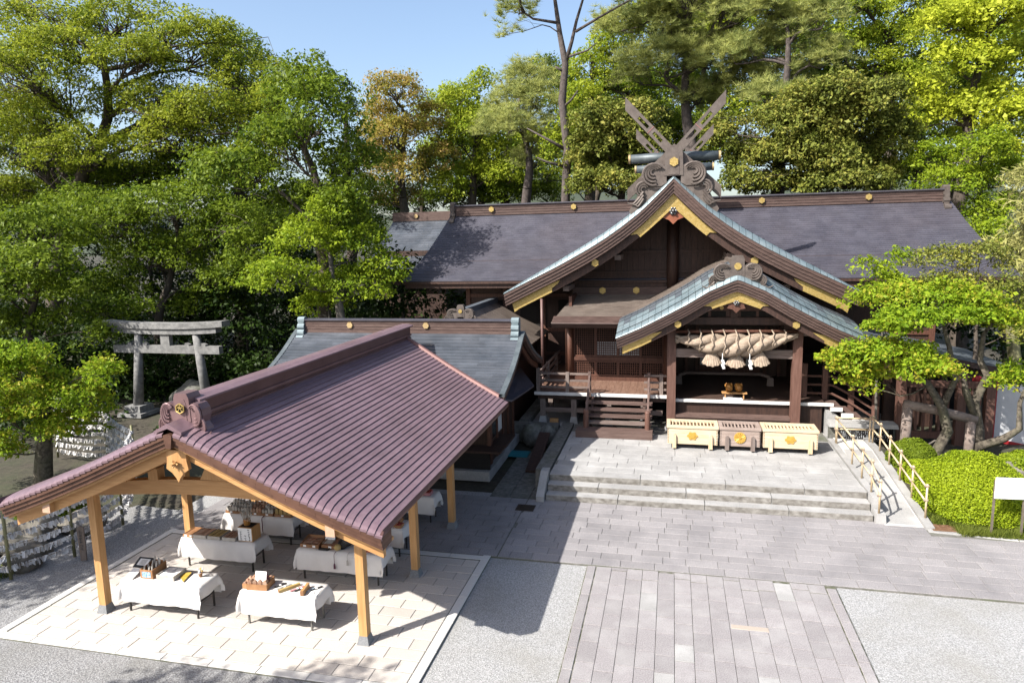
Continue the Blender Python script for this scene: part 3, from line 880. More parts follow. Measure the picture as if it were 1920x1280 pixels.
for sx in (-13.0, -5.1):
    mb = MB()
    for (zz, r, yo) in ((4.86, 0.13, 0.0), (4.63, 0.12, -0.06), (4.42, 0.12, -0.10), (4.22, 0.12, -0.20)):
        mb.tube([(sx - 0.13, 22.12 + yo, zz), (sx + 0.13, 22.12 + yo, zz)], r, 10)
    mb.box(sx - 0.11, sx + 0.11, 22.0, 22.38, 4.2, 4.9)
    part('ridge_end_ornament', mb, 'patina', hut, smooth=False)
# body
part('stone_base', MB().box(-12.7, -5.58, 20.03, 24.4, -0.02, 0.30), 'granite', hut)
part('wall', MB().box(-12.6, -5.75, 20.75, 24.3, 0.31, 3.35), 'wood_dark', hut)
for k in range(9):
    x = -12.62 + k * 0.86
    part('wall_post', MB().box(x - 0.055, x + 0.055, 20.68, 20.76, 0.31, 3.2), 'wood_red', hut)
for k in range(5):
    part('wall_post', MB().box(-5.76, -5.69, 20.80 + k * 0.8, 20.92 + k * 0.8, 0.31, 3.3), 'wood_red', hut)
part('window', MB().box(-5.755, -5.715, 20.98, 21.52, 1.1, 2.2), 'glass', hut)
part('window', MB().box(-5.755, -5.715, 21.78, 22.3, 1.1, 2.2), 'shoji', hut)
part('counter', MB().box(-12.6, -5.22, 20.08, 20.74, 0.88, 0.95), 'wood_dark', hut)
part('counter', MB().box(-5.74, -5.20, 20.745, 22.1, 0.885, 0.955), 'wood_dark', hut)
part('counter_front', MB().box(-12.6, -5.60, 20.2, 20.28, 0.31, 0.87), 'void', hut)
for (x, z, w, h) in ((-6.15, 1.85, 0.30, 0.34), (-6.45, 1.55, 0.32, 0.36), (-6.9, 1.6, 0.3, 0.4)):
    part('paper_notice', MB().box(x, x + w, 20.655, 20.665, z - h, z), 'paper', hut)
    nm = MB()
    for q in range(4):
        nm.box(x + 0.04 + q * 0.06, x + 0.06 + q * 0.06, 20.651, 20.654, z - h + 0.06, z - 0.05 - 0.05 * (q % 2))
    part('notice_text', nm, 'charm_red', hut)
part('hanging_notice', MB().box(-5.69, -5.68, 23.2, 23.45, 1.9, 2.5), 'paper', hut)
# low lean-to sheet roof on the right side of the hut
lt = MB().add([(-5.7, 20.3, 2.72), (-5.0, 20.9, 2.45), (-4.95, 24.3, 2.20), (-5.7, 25.4, 2.65), (-5.7, 20.3, 2.66), (-5.0, 20.9, 2.39), (-4.95, 24.3, 2.14), (-5.7, 25.4, 2.59)],
              [(0, 1, 2, 3), (7, 6, 5, 4), (0, 4, 5, 1), (1, 5, 6, 2), (2, 6, 7, 3), (3, 7, 4, 0)])
part('lean_to_roof', lt, 'roof_main', hut)

# ================================================================ MAIN SHRINE HALL
hall = thing('shrine_hall', 'large wooden shrine hall with crossed roof finials and dark shingled roof', 'shrine', (0, 30, 0))
MPF = [(0.0, 9.70), (0.34, 9.35), (0.68, 9.02), (1.0, 8.71), (1.3, 8.44), (1.95, 7.94), (2.6, 7.50), (3.25, 7.11), (3.9, 6.76), (4.55, 6.42), (5.2, 6.11), (5.85, 5.79), (6.72, 5.36)]
MTH = [(0.0, 0.15), (0.68, 0.22), (1.3, 0.27), (1.95, 0.29), (3.25, 0.28), (4.55, 0.22), (5.85, 0.13), (6.72, 0.06)]
GY = 27.0


def mz(x):
    return lerp_profile(MPF, abs(x))


def mzt(x):
    return mz(x) + lerp_profile(MTH, abs(x))


def prof_pts(f, cx, side, a, b, off, n):
    return [(cx + side * (a + (b - a) * i / n), f(a + (b - a) * i / n) + off) for i in range(n + 1)]


def gable_edge(parent, f, cx, w, y, th, n_tiles, strips, mt, mfas, deep):
    """rounded edge tiles of a gable and the layered fascia below it, on both sides"""
    for side in (1, -1):
        for k in range(n_tiles):
            a, b = k * w / n_tiles, (k + 1) * w / n_tiles
            V, F = [], []
            for d in (a + 0.006, (a + b) / 2, b - 0.006):
                h = th(d)
                z = f(d) + h
                for (yo, zo) in ((deep, 0.004), (0.32, -h * 0.02), (0.19, -h * 0.14), (0.08, -h * 0.42), (0.02, -h * 0.75), (0.0, -h)):
                    V.append((cx + side * d, y + yo, z + zo))
            for i in range(2):
                for j in range(5):
                    q = (6 * i + j, 6 * i + 6 + j, 6 * i + 7 + j, 6 * i + 1 + j)
                    F.append(q if side < 0 else q[::-1])
            part('edge_tile', MB().add(V, F), mt, parent)
        z0 = -0.003
        for k, t in enumerate(strips):
            top = prof_pts(f, cx, side, 0, w - 0.03 - 0.012 * k, z0, 24)
            bot = prof_pts(f, cx, side, 0, w - 0.03 - 0.012 * k, z0 - t, 24)
            part('fascia_strip', MB().band(top, bot, y + 0.02 + 0.035 * k, y + 0.75), mfas, parent)
            z0 -= t + 0.004
    return z0


zf = gable_edge(hall, mz, 0.0, 6.72, GY, lambda d: lerp_profile(MTH, d), 28, (0.135, 0.135, 0.13, 0.12), 'patina', 'fascia_brown', 0.46)
for side in (1, -1):
    part('roof_shingles', course_roof((0, 9.8), (side * 6.72, 5.36), GY + 0.44, 37.0, 34, 'y', 0.7, None, seed=11 + side, prof=lambda x: mzt(x) - 0.01), 'roof_main', hall, kind='stuff')
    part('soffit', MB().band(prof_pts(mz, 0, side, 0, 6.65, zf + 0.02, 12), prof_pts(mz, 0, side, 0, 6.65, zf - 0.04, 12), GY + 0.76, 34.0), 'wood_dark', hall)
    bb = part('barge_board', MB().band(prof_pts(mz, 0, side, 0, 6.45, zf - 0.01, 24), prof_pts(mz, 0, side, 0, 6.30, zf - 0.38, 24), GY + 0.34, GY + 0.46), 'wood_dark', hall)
    # gilt plate at the foot of the barge board
    a, b = 4.75, 6.42
    top = prof_pts(mz, 0, side, a, b, zf - 0.015, 6)
    bot = [(x, z - 0.36) for x, z in top]
    bot[-1] = (bot[-1][0] - side * 0.1, bot[-1][1])
    part('gilt_plate', MB().band(top, bot, GY + 0.30, GY + 0.33), 'gold', bb)
    cut = part('gilt_plate', MB().prism([(side * 4.75, mz(4.75) + zf - 0.02), (side * 4.42, mz(4.42) + zf - 0.05), (side * 4.5, mz(4.5) + zf - 0.14), (side * 4.75, mz(4.75) + zf - 0.22)], GY + 0.302, GY + 0.332), 'gold', bb)
    # plates at the peak
    top = prof_pts(mz, 0, side, 0.0, 1.25, zf - 0.02, 6)
    bot = [(x, z - 0.50 + 0.10 * i / 6) for i, (x, z) in enumerate(top)]
    part('gilt_plate', MB().band(top, bot, GY + 0.29, GY + 0.325), 'gold', bb)
    part('gilt_plate', MB().prism([(side * 1.25, mz(1.25) + zf - 0.02), (side * 1.62, mz(1.62) + zf - 0.03), (side * 1.36, mz(1.36) + zf - 0.20), (side * 1.25, mz(1.25) + zf - 0.40)], GY + 0.292, GY + 0.327), 'gold', bb)
    part('gilt_hexagon', MB().ngon_y(side * 3.0, mz(3.0) + zf - 0.16, 0.15, GY + 0.28, GY + 0.335, 6, 0.5), 'gold', bb)
    for (bx, bz) in ((2.15, 7.15), (4.25, 6.15)):
        part('beam_end', MB().box(side * bx - 0.12, side * bx + 0.12, GY + 0.75, 29.6, mz(bx) - 1.16, mz(bx) - 0.96), 'wood_grey', hall)
# gable wall
gw = []
for i in range(13):
    d = -4.1 + 8.2 * i / 12
    gw.append((d, mz(d) + zf - 0.05))
poly = [(-4.1, 5.0)] + gw + [(4.1, 5.0)]
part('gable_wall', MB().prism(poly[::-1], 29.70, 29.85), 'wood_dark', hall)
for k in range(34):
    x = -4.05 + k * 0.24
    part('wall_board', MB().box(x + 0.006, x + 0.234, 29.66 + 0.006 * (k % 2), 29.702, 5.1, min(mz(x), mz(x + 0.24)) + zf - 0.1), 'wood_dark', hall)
part('gable_pillar', MB().lathe([(0.24, 0), (0.24, 3.6)], (0.0, 29.5, 4.95), 14), 'wood_dark', hall, smooth=True)
for z, h in ((5.16, 0.16), (6.02, 0.10), (6.85, 0.12)):
    hw = 4.1 if z < 6.5 else 3.3
    part('wall_beam', MB().box(-hw, hw, 29.58, 29.66, z, z + h), 'wood_dark', hall)
part('gable_sill_beam', MB().box(-4.2, 4.2, 29.44, 29.575, 5.10, 5.44), 'fascia_brown', hall)
for x in (-2.78, -1.42, 2.78):
    part('gilt_hexagon', MB().ngon_y(x * 1.05, 5.30, 0.15, 29.40, 29.44, 6, 0.5), 'gold', hall)
for x in (-4.1, 4.1):
    part('corner_post', MB().box(x - 0.14, x + 0.14, 29.52, 29.8, 4.8, 6.2), 'wood_dark', hall)
gp = [(-0.40, 0.0), (-0.36, -0.28), (-0.42, -0.46), (-0.16, -0.56), (0, -0.72), (0.16, -0.56), (0.42, -0.46), (0.36, -0.28), (0.40, 0.0)]
gg = part('gable_pendant', MB().prism([(a, 8.72 + b) for a, b in gp][::-1], GY + 0.36, GY + 0.44), 'gegyo_red', hall)


def boss(parent, x, y, z, s=1.0):
    mb = MB()
    for k in range(6):
        t = k * math.pi / 3
        mb.blob((x + 0.085 * s * math.cos(t), y, z + 0.085 * s * math.sin(t)), (0.055 * s, 0.045 * s, 0.055 * s), 0, 0.0, 8, 6)
    mb.tube([(x, y + 0.02, z), (x, y - 0.12 * s, z)], [0.09 * s, 0.03 * s], 8)
    return part('pendant_boss', mb, 'boss_metal', parent, smooth=True)


boss(gg, 0.0, GY + 0.33, 8.50, 1.25)
# ridge of the front gable with finials
part('gable_ridge', MB().box(-0.26, 0.26, GY + 0.55, 36.0, 9.60, 10.28), 'ridge_brown', hall)
part('gable_ridge_cap', MB().box(-0.34, 0.34, GY + 0.50, 36.05, 10.282, 10.36), 'patina_dark', hall)
fo = oni(hall, 0.0, GY + 0.05, 9.80, 1.85, 'oni_brown', crest='gold', depth=0.2, feet=1.15)
for side in (1, -1):
    dx, dz = 1.72, -1.66
    L = math.hypot(dx, dz)
    nx, nz = -dz / L * 0.19, dx / L * 0.19
    P0, P1 = (0.0, 10.80), (side * dx, 10.80 + dz)
    part('finial_leg', MB().prism([(P0[0], P0[1] + 0.20), (P1[0] + side * 0.02, P1[1] + 0.24), (P1[0] + side * 0.02, P1[1] - 0.22), (P0[0], P0[1] - 0.26)][::side], GY + 0.30, GY + 0.46), 'oni_brown', fo)


def chigi(parent, yc, m, base_z=10.62, dx=1.74, top=12.48):
    for side in (1, -1):
        yo = yc + (0.0 if side > 0 else 0.13)
        dz = top - base_z
        L = math.hypot(dx, dz)
        ux, uz = side * dx / L, dz / L
        px_, pz_ = -uz * side, ux * side
        if pz_ < 0:
            px_, pz_ = -px_, -pz_
        hw = 0.165
        def Q(t0, t1, w0, w1):
            return [(ux * t0 + px_ * w0, base_z + uz * t0 + pz_ * w0), (ux * t1 + px_ * w0, base_z + uz * t1 + pz_ * w0),
                    (ux * t1 + px_ * w1, base_z + uz * t1 + pz_ * w1), (ux * t0 + px_ * w1, base_z + uz * t0 + pz_ * w1)]
        mb = MB()
        for (t0, t1) in ((0, 0.68), (1.14, 1.42), (1.96, 2.22)):
            mb.prism(Q(t0, t1, -hw, hw), yo, yo + 0.12)
        for (t0, t1) in ((0.68, 1.14), (1.42, 1.96)):
            mb.prism(Q(t0, t1, -hw, -hw + 0.105), yo, yo + 0.12)
            mb.prism(Q(t0, t1, hw - 0.105, hw), yo, yo + 0.12)
        tl, tu = (side * 1.84 + px_ * hw) / ux, (side * 1.84 - px_ * hw) / ux
        e = Q(2.22, 2.22, -hw, hw)
        mb.prism([e[0], (ux * tl - px_ * hw, base_z + uz * tl - pz_ * hw), (ux * tu + px_ * hw, base_z + uz * tu + pz_ * hw), e[3]], yo, yo + 0.12)
        o = part('crossed_finial', mb, m, parent)
        part('finial_clasp', MB().prism(Q(1.27, 1.31, -hw - 0.005, hw + 0.005), yo - 0.012, yo + 0.132), 'gegyo_red' if False else 'copper_trim', o)


chigi(hall, GY + 0.32, 'oni_brown')
chigi(hall, 35.4, 'oni_brown', 10.62)
for y in (27.95, 32.4):
    o = part('ridge_log', MB().tube([(-1.72, y, 10.56), (-0.6, y, 10.56), (0.6, y, 10.56), (1.72, y, 10.56)], [0.165, 0.20, 0.20, 0.165], 16), 'patina_dark', hall, smooth=True)
    for s in (-1, 1):
        part('log_end_band', MB().tube([(s * 1.66, y, 10.56), (s * 1.735, y, 10.56)], 0.178, 16), 'gold_soft', o)
# transverse roof
MR, ME = (34.0, 8.86), (29.55, 5.74)
part('roof_shingles', course_roof(MR, ME, -11.1, 11.75, 38, 'x', 0.42, None, flare=0.22, seed=21, a0e=-12.15, a1e=12.9), 'roof_main', hall, kind='stuff')
part('roof_shingles', course_roof(MR, (38.5, 5.74), -11.1, 11.75, 14, 'x', 1.2, None, flare=0.22, seed=22, a0e=-12.15, a1e=12.9), 'roof_main', hall, kind='stuff')
tr = part('ridge_box', MB().box(-10.85, 11.45, 33.82, 34.18, 8.78, 9.26), 'ridge_brown', hall)
for z in (8.90, 9.02, 9.13):
    part('ridge_moulding', MB().box(-10.84, 11.44, 33.80, 34.2, z, z + 0.03), 'ridge_brown', tr)
part('ridge_cap', MB().box(-10.9, 11.5, 33.74, 34.26, 9.262, 9.32), 'roof_main', tr)
for x in (-8.9, -4.75, 3.95, 8.45):
    part('ridge_crest', MB().ngon_y(x, 9.06, 0.14, 33.72, 33.79, 6, 0.5), 'gold', tr)
for sx in (-10.95, 11.55):
    mb = MB()
    for (zz, r, yo) in ((9.34, 0.15, 0.0), (9.08, 0.14, -0.08), (8.82, 0.14, -0.14), (8.5, 0.15, -0.34)):
        mb.tube([(sx - 0.13, 33.95 + yo, zz), (sx + 0.13, 33.95 + yo, zz)], r, 10)
    mb.box(sx - 0.1, sx + 0.1, 33.7, 34.3, 8.5, 9.4)
    part('ridge_end_ornament', mb, 'oni_brown', hall)
ga = part('eave_gutter', MB().box(-12.1, 12.8, 29.45, 29.55, 5.62, 5.72), 'wood_dark', hall)
part('eave_board', MB().box(-12.0, 12.7, 29.56, 29.75, 5.42, 5.66), 'wood_dark', hall)
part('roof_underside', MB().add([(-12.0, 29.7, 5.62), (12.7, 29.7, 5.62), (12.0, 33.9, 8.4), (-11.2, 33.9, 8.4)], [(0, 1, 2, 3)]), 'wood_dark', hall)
part('rear_wall', MB().box(-9.4, 10.4, 31.0, 37.0, 0.4, 6.6), 'wood_dark', hall)
for k in range(12):
    x = -9.4 + k * 1.8
    part('wall_post', MB().box(x - 0.1, x + 0.1, 30.9, 31.02, 0.5, 6.0), 'wood_red', hall)
for z in (2.2, 3.3, 4.9):
    part('wall_beam', MB().box(-9.4, 10.4, 30.93, 30.995, z, z + 0.16), 'wood_red', hall)
for k in range(3):
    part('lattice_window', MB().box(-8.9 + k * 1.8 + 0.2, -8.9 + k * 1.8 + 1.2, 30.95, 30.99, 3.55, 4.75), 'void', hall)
part('downpipe', MB().tube([(-5.05, 26.6, 5.2), (-5.05, 26.6, 2.35)], 0.055, 10), 'pipe_brown', hall, smooth=True)
part('downpipe', MB().tube([(-5.05, 26.6, 2.34), (-5.05, 26.6, 0.6)], 0.04, 8), 'pipe_brown', hall, smooth=True)

# --- pent roof in front of the gable wall
part('roof_shingles', course_roof((29.6, 5.12), (25.75, 4.34), -4.1, 4.4, 22, 'x', 0.4, None, flare=-0.02, seed=31, a0e=-4.55, a1e=4.6), 'roof_brown', hall, kind='stuff')
part('pent_edge', MB().prism([(25.70, 4.33), (25.72, 4.36), (26.3, 4.55), (26.3, 4.1), (25.86, 4.14)], -4.52, 0.3, 'x'), 'fascia_brown', hall)
part('pent_edge', MB().prism([(25.70, 4.33), (25.72, 4.36), (26.3, 4.55), (26.3, 4.1), (25.86, 4.14)], 3.9, 4.6, 'x'), 'fascia_brown', hall)
part('pent_soffit', MB().box(-4.4, 4.4, 26.31, 29.6, 4.22, 4.30), 'wood_dark', hall)
part('pent_roof_side', MB().add([(-4.1, 29.6, 5.10), (-4.53, 25.72, 4.34), (-4.5, 26.0, 4.1), (-4.3, 29.6, 4.1)], [(0, 1, 2, 3)]), 'fascia_brown', hall)

# --- front wall with lattice doors, left of the porch
for x in (-4.1, -0.15):
    part('pillar', MB().lathe([(0.17, 0), (0.17, 2.75)], (x, 27.62, 1.72), 14), 'wood_red', hall, smooth=True)
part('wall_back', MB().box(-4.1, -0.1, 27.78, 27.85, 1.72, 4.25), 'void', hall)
part('side_wall', MB().box(-4.14, -4.02, 27.8, 31.0, 1.6, 5.2), 'wood_red', hall)
for z, h, d in ((4.10, 0.14, 0.1), (2.58, 0.15, 0.12), (1.75, 0.16, 0.1)):
    part('door_rail', MB().box(-3.93, -0.32, 27.70 - d, 27.74, z, z + h), 'wood_red', hall)
NB = 4
for b in range(NB):
    xa = -3.93 + b * 3.61 / NB
    xb = xa + 3.61 / NB
    dr = part('lattice_door', MB().box(xa, xa + 0.06, 27.64, 27.72, 1.92, 4.1).box(xb - 0.06, xb, 27.64, 27.72, 1.92, 4.1)
              .box(xa + 0.061, xb - 0.061, 27.64, 27.72, 4.02, 4.098).box(xa + 0.061, xb - 0.061, 27.64, 27.72, 2.732, 2.80)
              .box(xa + 0.061, xb - 0.061, 27.64, 27.72, 2.49, 2.578).box(xa + 0.061, xb - 0.061, 27.64, 27.72, 1.92, 2.0), 'wood_red', hall)
    lat = MB()
    n = 9
    for k in range(1, n):
        x = xa + 0.06 + (xb - xa - 0.12) * k / n
        lat.box(x - 0.014, x + 0.014, 27.65, 27.685, 2.8, 4.02).box(x - 0.014, x + 0.014, 27.65, 27.685, 2.0, 2.49)
    for z in [2.8 + (4.02 - 2.8) * k / 13 for k in range(1, 13)] + [2.0 + 0.49 * k / 5 for k in range(1, 5)]:
        lat.box(xa + 0.06, xb - 0.06, 27.66, 27.695, z - 0.013, z + 0.013)
    part('lattice', lat, 'wood_red', dr, kind='stuff')
    if b in (1, 2):
        part('paper_panel', MB().box(xa + 0.06, xb - 0.06, 27.72, 27.74, 2.8, 3.35 if b == 1 else 3.2), 'shoji', dr)

# --- porch
PCX, PY0 = 2.12, 23.9
PPF = [(0.0, 6.06), (0.12, 6.03), (0.9, 5.69), (1.7, 5.20), (2.5, 4.77), (3.2, 4.41), (4.05, 4.04)]


def ppz(d):
    return lerp_profile(PPF, abs(d))


def pth(d):
    return 0.24 - 0.03 * d


def prise(y):
    """the porch roof climbs gently behind its rolled front edge"""
    t = min(max((y - PY0 - 0.4) / 1.9, 0), 1)
    return 0.34 * t * (2 - t)


zp = gable_edge(hall, ppz, PCX, 4.05, PY0, pth, 18, (0.10, 0.10, 0.095, 0.09), 'patina', 'fascia_brown', 0.44)
for side in (1, -1):
    # rows of patinated tiles behind the rolled edge, then finer courses
    for r in range(4):
        ya, yb = PY0 + 0.44 + r * 0.48, PY0 + 0.44 + (r + 1) * 0.48
        for k in range(18):
            a, b = k * 4.05 / 18, (k + 1) * 4.05 / 18
            V = []
            for d in (a + 0.004, b - 0.004):
                V += [(PCX + side * d, yb, ppz(d) + pth(d) + prise(yb)), (PCX + side * d, ya + 0.006, ppz(d) + pth(d) + prise(ya) + 0.012)]
            q = (0, 1, 3, 2)
            part('roof_tile', MB().add(V, [q if side > 0 else q[::-1]]), 'patina' if r == 0 or (r == 1 and k % 4) else 'roof_grey', hall)
    part('roof_shingles', course_roof((PCX, 6.3), (PCX + side * 4.05, 4.3), PY0 + 2.34, 29.6, 26, 'y', 0.30, None, lift=0.014, seed=41 + side, prof=lambda x: ppz(x - PCX) + pth(abs(x - PCX)) + 0.335), 'roof_grey' if side > 0 else 'roof_brown', hall, kind='stuff')
    part('soffit', MB().band(prof_pts(ppz, PCX, side, 0, 3.98, zp + 0.02, 10), prof_pts(ppz, PCX, side, 0, 3.98, zp - 0.03, 10), PY0 + 0.76, 26.6), 'wood_dark', hall)
    bb = part('barge_board', MB().band(prof_pts(ppz, PCX, side, 0, 3.86, zp - 0.01, 12), prof_pts(ppz, PCX, side, 0, 3.74, zp - 0.29, 12), PY0 + 0.28, PY0 + 0.38), 'wood_dark', hall)
    top = prof_pts(ppz, PCX, side, 2.82, 3.82, zp - 0.012, 5)
    part('gilt_plate', MB().band(top, [(x, z - 0.27) for x, z in top], PY0 + 0.25, PY0 + 0.277), 'gold', bb)
    part('gilt_plate', MB().prism([(PCX + side * 2.82, ppz(2.82) + zp - 0.01), (PCX + side * 2.45, ppz(2.45) + zp - 0.12), (PCX + side * 2.62, ppz(2.62) + zp - 0.16), (PCX + side * 2.82, ppz(2.82) + zp - 0.2)], PY0 + 0.252, PY0 + 0.279), 'gold', bb)
    top = prof_pts(ppz, PCX, side, 0.0, 0.78, zp - 0.012, 5)
    part('gilt_plate', MB().band(top, [(x, z - 0.32 + 0.012 * i) for i, (x, z) in enumerate(top)], PY0 + 0.245, PY0 + 0.272), 'gold', bb)
    part('gilt_plate', MB().prism([(PCX + side * 0.78, ppz(0.78) + zp - 0.012), (PCX + side * 1.06, ppz(1.06) + zp - 0.03), (PCX + side * 0.86, ppz(0.86) + zp - 0.14), (PCX + side * 0.78, ppz(0.78) + zp - 0.25)], PY0 + 0.247, PY0 + 0.274), 'gold', bb)
    part('gilt_hexagon', MB().ngon_y(PCX + side * 1.92, ppz(1.92) + zp - 0.15, 0.125, PY0 + 0.22, PY0 + 0.275, 6, 0.5), 'gold', bb)
oni(hall, PCX, PY0 + 0.12, 6.18, 1.22, 'oni_brown', crest='gold', crest_round=True, depth=0.3, feet=0.75)
part('porch_ridge', MB().box(PCX - 0.15, PCX + 0.15, PY0 + 0.9, 29.5, 6.25, 6.70), 'roof_brown', hall)
gp2 = [(-0.27, 0.0), (-0.25, -0.20), (-0.30, -0.30), (-0.12, -0.34), (0, -0.46), (0.12, -0.34), (0.30, -0.30), (0.25, -0.20), (0.27, 0.0)]
gg = part('gable_pendant', MB().prism([(PCX + a, 5.38 + b) for a, b in gp2][::-1], PY0 + 0.30, PY0 + 0.37), 'wood_red', hall)
boss(gg, PCX, PY0 + 0.27, 5.27, 0.8)
for x in (0.0, 4.25):
    o = part('porch_post', MB().box(x - 0.155, x + 0.155, 24.90, 25.21, 0.58, 4.42), 'wood_post', hall)
    part('post_plinth', MB().frustum(x - 0.24, x + 0.24, 24.81, 25.30, 0.54, 0.66, 0.03), 'granite', o)
    part('bracket_end', MB().box(x + (0.16 if x > 1 else -0.42), x + (0.42 if x > 1 else -0.16), 24.95, 25.15, 4.05, 4.25), 'wood_grey', hall)
part('porch_tie_beam', MB().box(0.157, 4.093, 24.95, 25.15, 3.24, 3.54), 'wood_grey', hall)
part('porch_top_beam', MB().box(-0.3, 4.55, 24.92, 25.18, 4.43, 4.68), 'wood_dark', hall)
part('gable_infill', MB().prism([(PCX - 2.0, 4.69), (PCX + 2.0, 4.69), (PCX + 0.1, 5.5), (PCX - 0.1, 5.5)], 25.02, 25.08), 'wood_red', hall)
for x in (0.75, 1.35, 2.35, 2.95):
    part('infill_opening', MB().box(x, x + 0.5, 25.0, 25.015, 4.70, 4.90), 'void', hall)
part('infill_strut', MB().box(PCX - 0.12, PCX + 0.12, 24.9, 25.0, 4.69, 5.4), 'wood_dark', hall)
part('gilt_crest', MB().ngon_y(PCX - 0.42, 5.02, 0.07, 24.98, 25.015, 8, 0.5), 'gold', hall)
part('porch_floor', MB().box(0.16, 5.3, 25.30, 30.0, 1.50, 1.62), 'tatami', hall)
part('porch_sill', MB().box(0.16, 5.55, 25.22, 25.295, 1.53, 1.635), 'white_edge', hall)
part('porch_skirt', MB().box(0.16, 5.2, 25.34, 25.42, 0.5, 1.49), 'wood_dark', hall)
part('porch_step', MB().box(0.16, 4.09, 24.92, 25.33, 1.02, 1.12), 'wood_step', hall)
part('porch_step_riser', MB().box(0.16, 4.09, 24.98, 25.05, 0.72, 1.015), 'wood_step', hall)
part('porch_step', MB().box(0.16, 4.09, 24.62, 24.975, 0.62, 0.72), 'wood_step', hall)
part('porch_step_riser', MB().box(0.16, 4.09, 24.70, 24.78, 0.54, 0.615), 'wood_dark', hall)
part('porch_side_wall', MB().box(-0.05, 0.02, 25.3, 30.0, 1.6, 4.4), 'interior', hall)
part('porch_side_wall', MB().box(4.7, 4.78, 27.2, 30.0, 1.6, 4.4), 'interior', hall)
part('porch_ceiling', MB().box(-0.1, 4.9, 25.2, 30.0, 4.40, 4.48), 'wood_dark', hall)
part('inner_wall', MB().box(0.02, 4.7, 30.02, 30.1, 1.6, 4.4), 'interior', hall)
for k in range(4):
    x = 1.15 + k * 0.62
    fr = part('inner_door', MB().box(x, x + 0.045, 29.9, 29.98, 1.63, 3.4).box(x + 0.565, x + 0.61, 29.9, 29.98, 1.63, 3.4)
              .box(x + 0.046, x + 0.564, 29.9, 29.98, 3.33, 3.4).box(x + 0.046, x + 0.564, 29.9, 29.98, 1.63, 2.05), 'wood_red', hall)
    part('pane', MB().box(x + 0.05, x + 0.56, 29.95, 29.97, 2.05, 3.33), 'shoji' if k != 1 else 'curtain', fr)
for x, w in ((0.55, 0.12), (1.0, 0.1), (3.75, 0.12), (4.3, 0.12)):
    part('inner_post', MB().box(x, x + w, 29.8, 29.95, 1.63, 4.4), 'wood_red', hall)
lr = part('inner_low_rail', MB().tube([(0.3, 28.0, 1.95), (0.6, 28.5, 1.97), (3.5, 28.5, 1.97), (3.8, 28.0, 1.95)], 0.07, 8), 'wood_grey', hall, smooth=True)
for x in (0.3, 3.8):
    part('rail_foot', MB().frustum(x - 0.13, x + 0.13, 27.9, 28.15, 1.62, 1.95, 0.02), 'wood_grey_z', lr)

# --- raised deck with railing
DZ = 1.75
for k in range(17):
    x = -5.06 + k * 0.289
    part('deck_board', MB().box(x + 0.003, x + 0.286, 25.24, 27.6, DZ - 0.06, DZ), 'deck_board', hall)
part('deck_side_boards', MB().box(-5.06, -4.2, 27.602, 31.0, DZ - 0.06, DZ - 0.004), 'deck_board', hall)
part('deck_edge', MB().box(-5.12, -0.16, 25.14, 25.237, DZ - 0.10, DZ + 0.01), 'white_edge', hall)
part('deck_beam', MB().box(-5.0, -0.2, 25.3, 25.48, DZ - 0.28, DZ - 0.062), 'wood_dark', hall)
part('deck_lower_tie', MB().box(-4.9, -0.3, 25.32, 25.42, 0.95, 1.12), 'wood_grey', hall)
for x in (-4.82, -3.62, -2.3, -1.0):
    o = part('deck_post', MB().box(x - 0.10, x + 0.10, 25.28, 25.48, 0.78, 1.46), 'wood_grey_z', hall)
    part('post_stone', MB().frustum(x - 0.17, x + 0.17, 25.2, 25.55, 0.5, 0.79, 0.06), 'granite', o)
for y in (27.0, 28.6, 30.2):
    part('deck_post', MB().box(-4.92, -4.72, y, y + 0.2, 0.5, DZ - 0.07), 'wood_grey_z', hall)
rl = thing('deck_railing', 'weathered wooden railing around the left corner of the raised deck', 'railing', (-4.0, 25.3, DZ))
for (x, y) in ((-4.98, 25.28), (-3.85, 25.28), (-0.36, 25.28), (-4.98, 27.4), (-4.98, 29.5)):
    hp = 0.92 if x < -4.9 and y < 26 else 0.78
    part('newel_post' if hp > 0.9 else 'post', MB().box(x - 0.065, x + 0.065, y - 0.065, y + 0.065, DZ, DZ + hp), 'wood_grey_z', rl)
for z in (0.16, 0.42, 0.68):
    part('rail', MB().box(-4.9, -2.98, 25.245, 25.315, DZ + z, DZ + z + 0.075), 'wood_grey', rl)
    part('rail', MB().box(-0.98, -0.17, 25.245, 25.315, DZ + z, DZ + z + 0.075), 'wood_grey', rl)
    part('rail', MB().box(-5.02, -4.95, 25.36, 30.6, DZ + z, DZ + z + 0.075), 'wood_grey', rl)

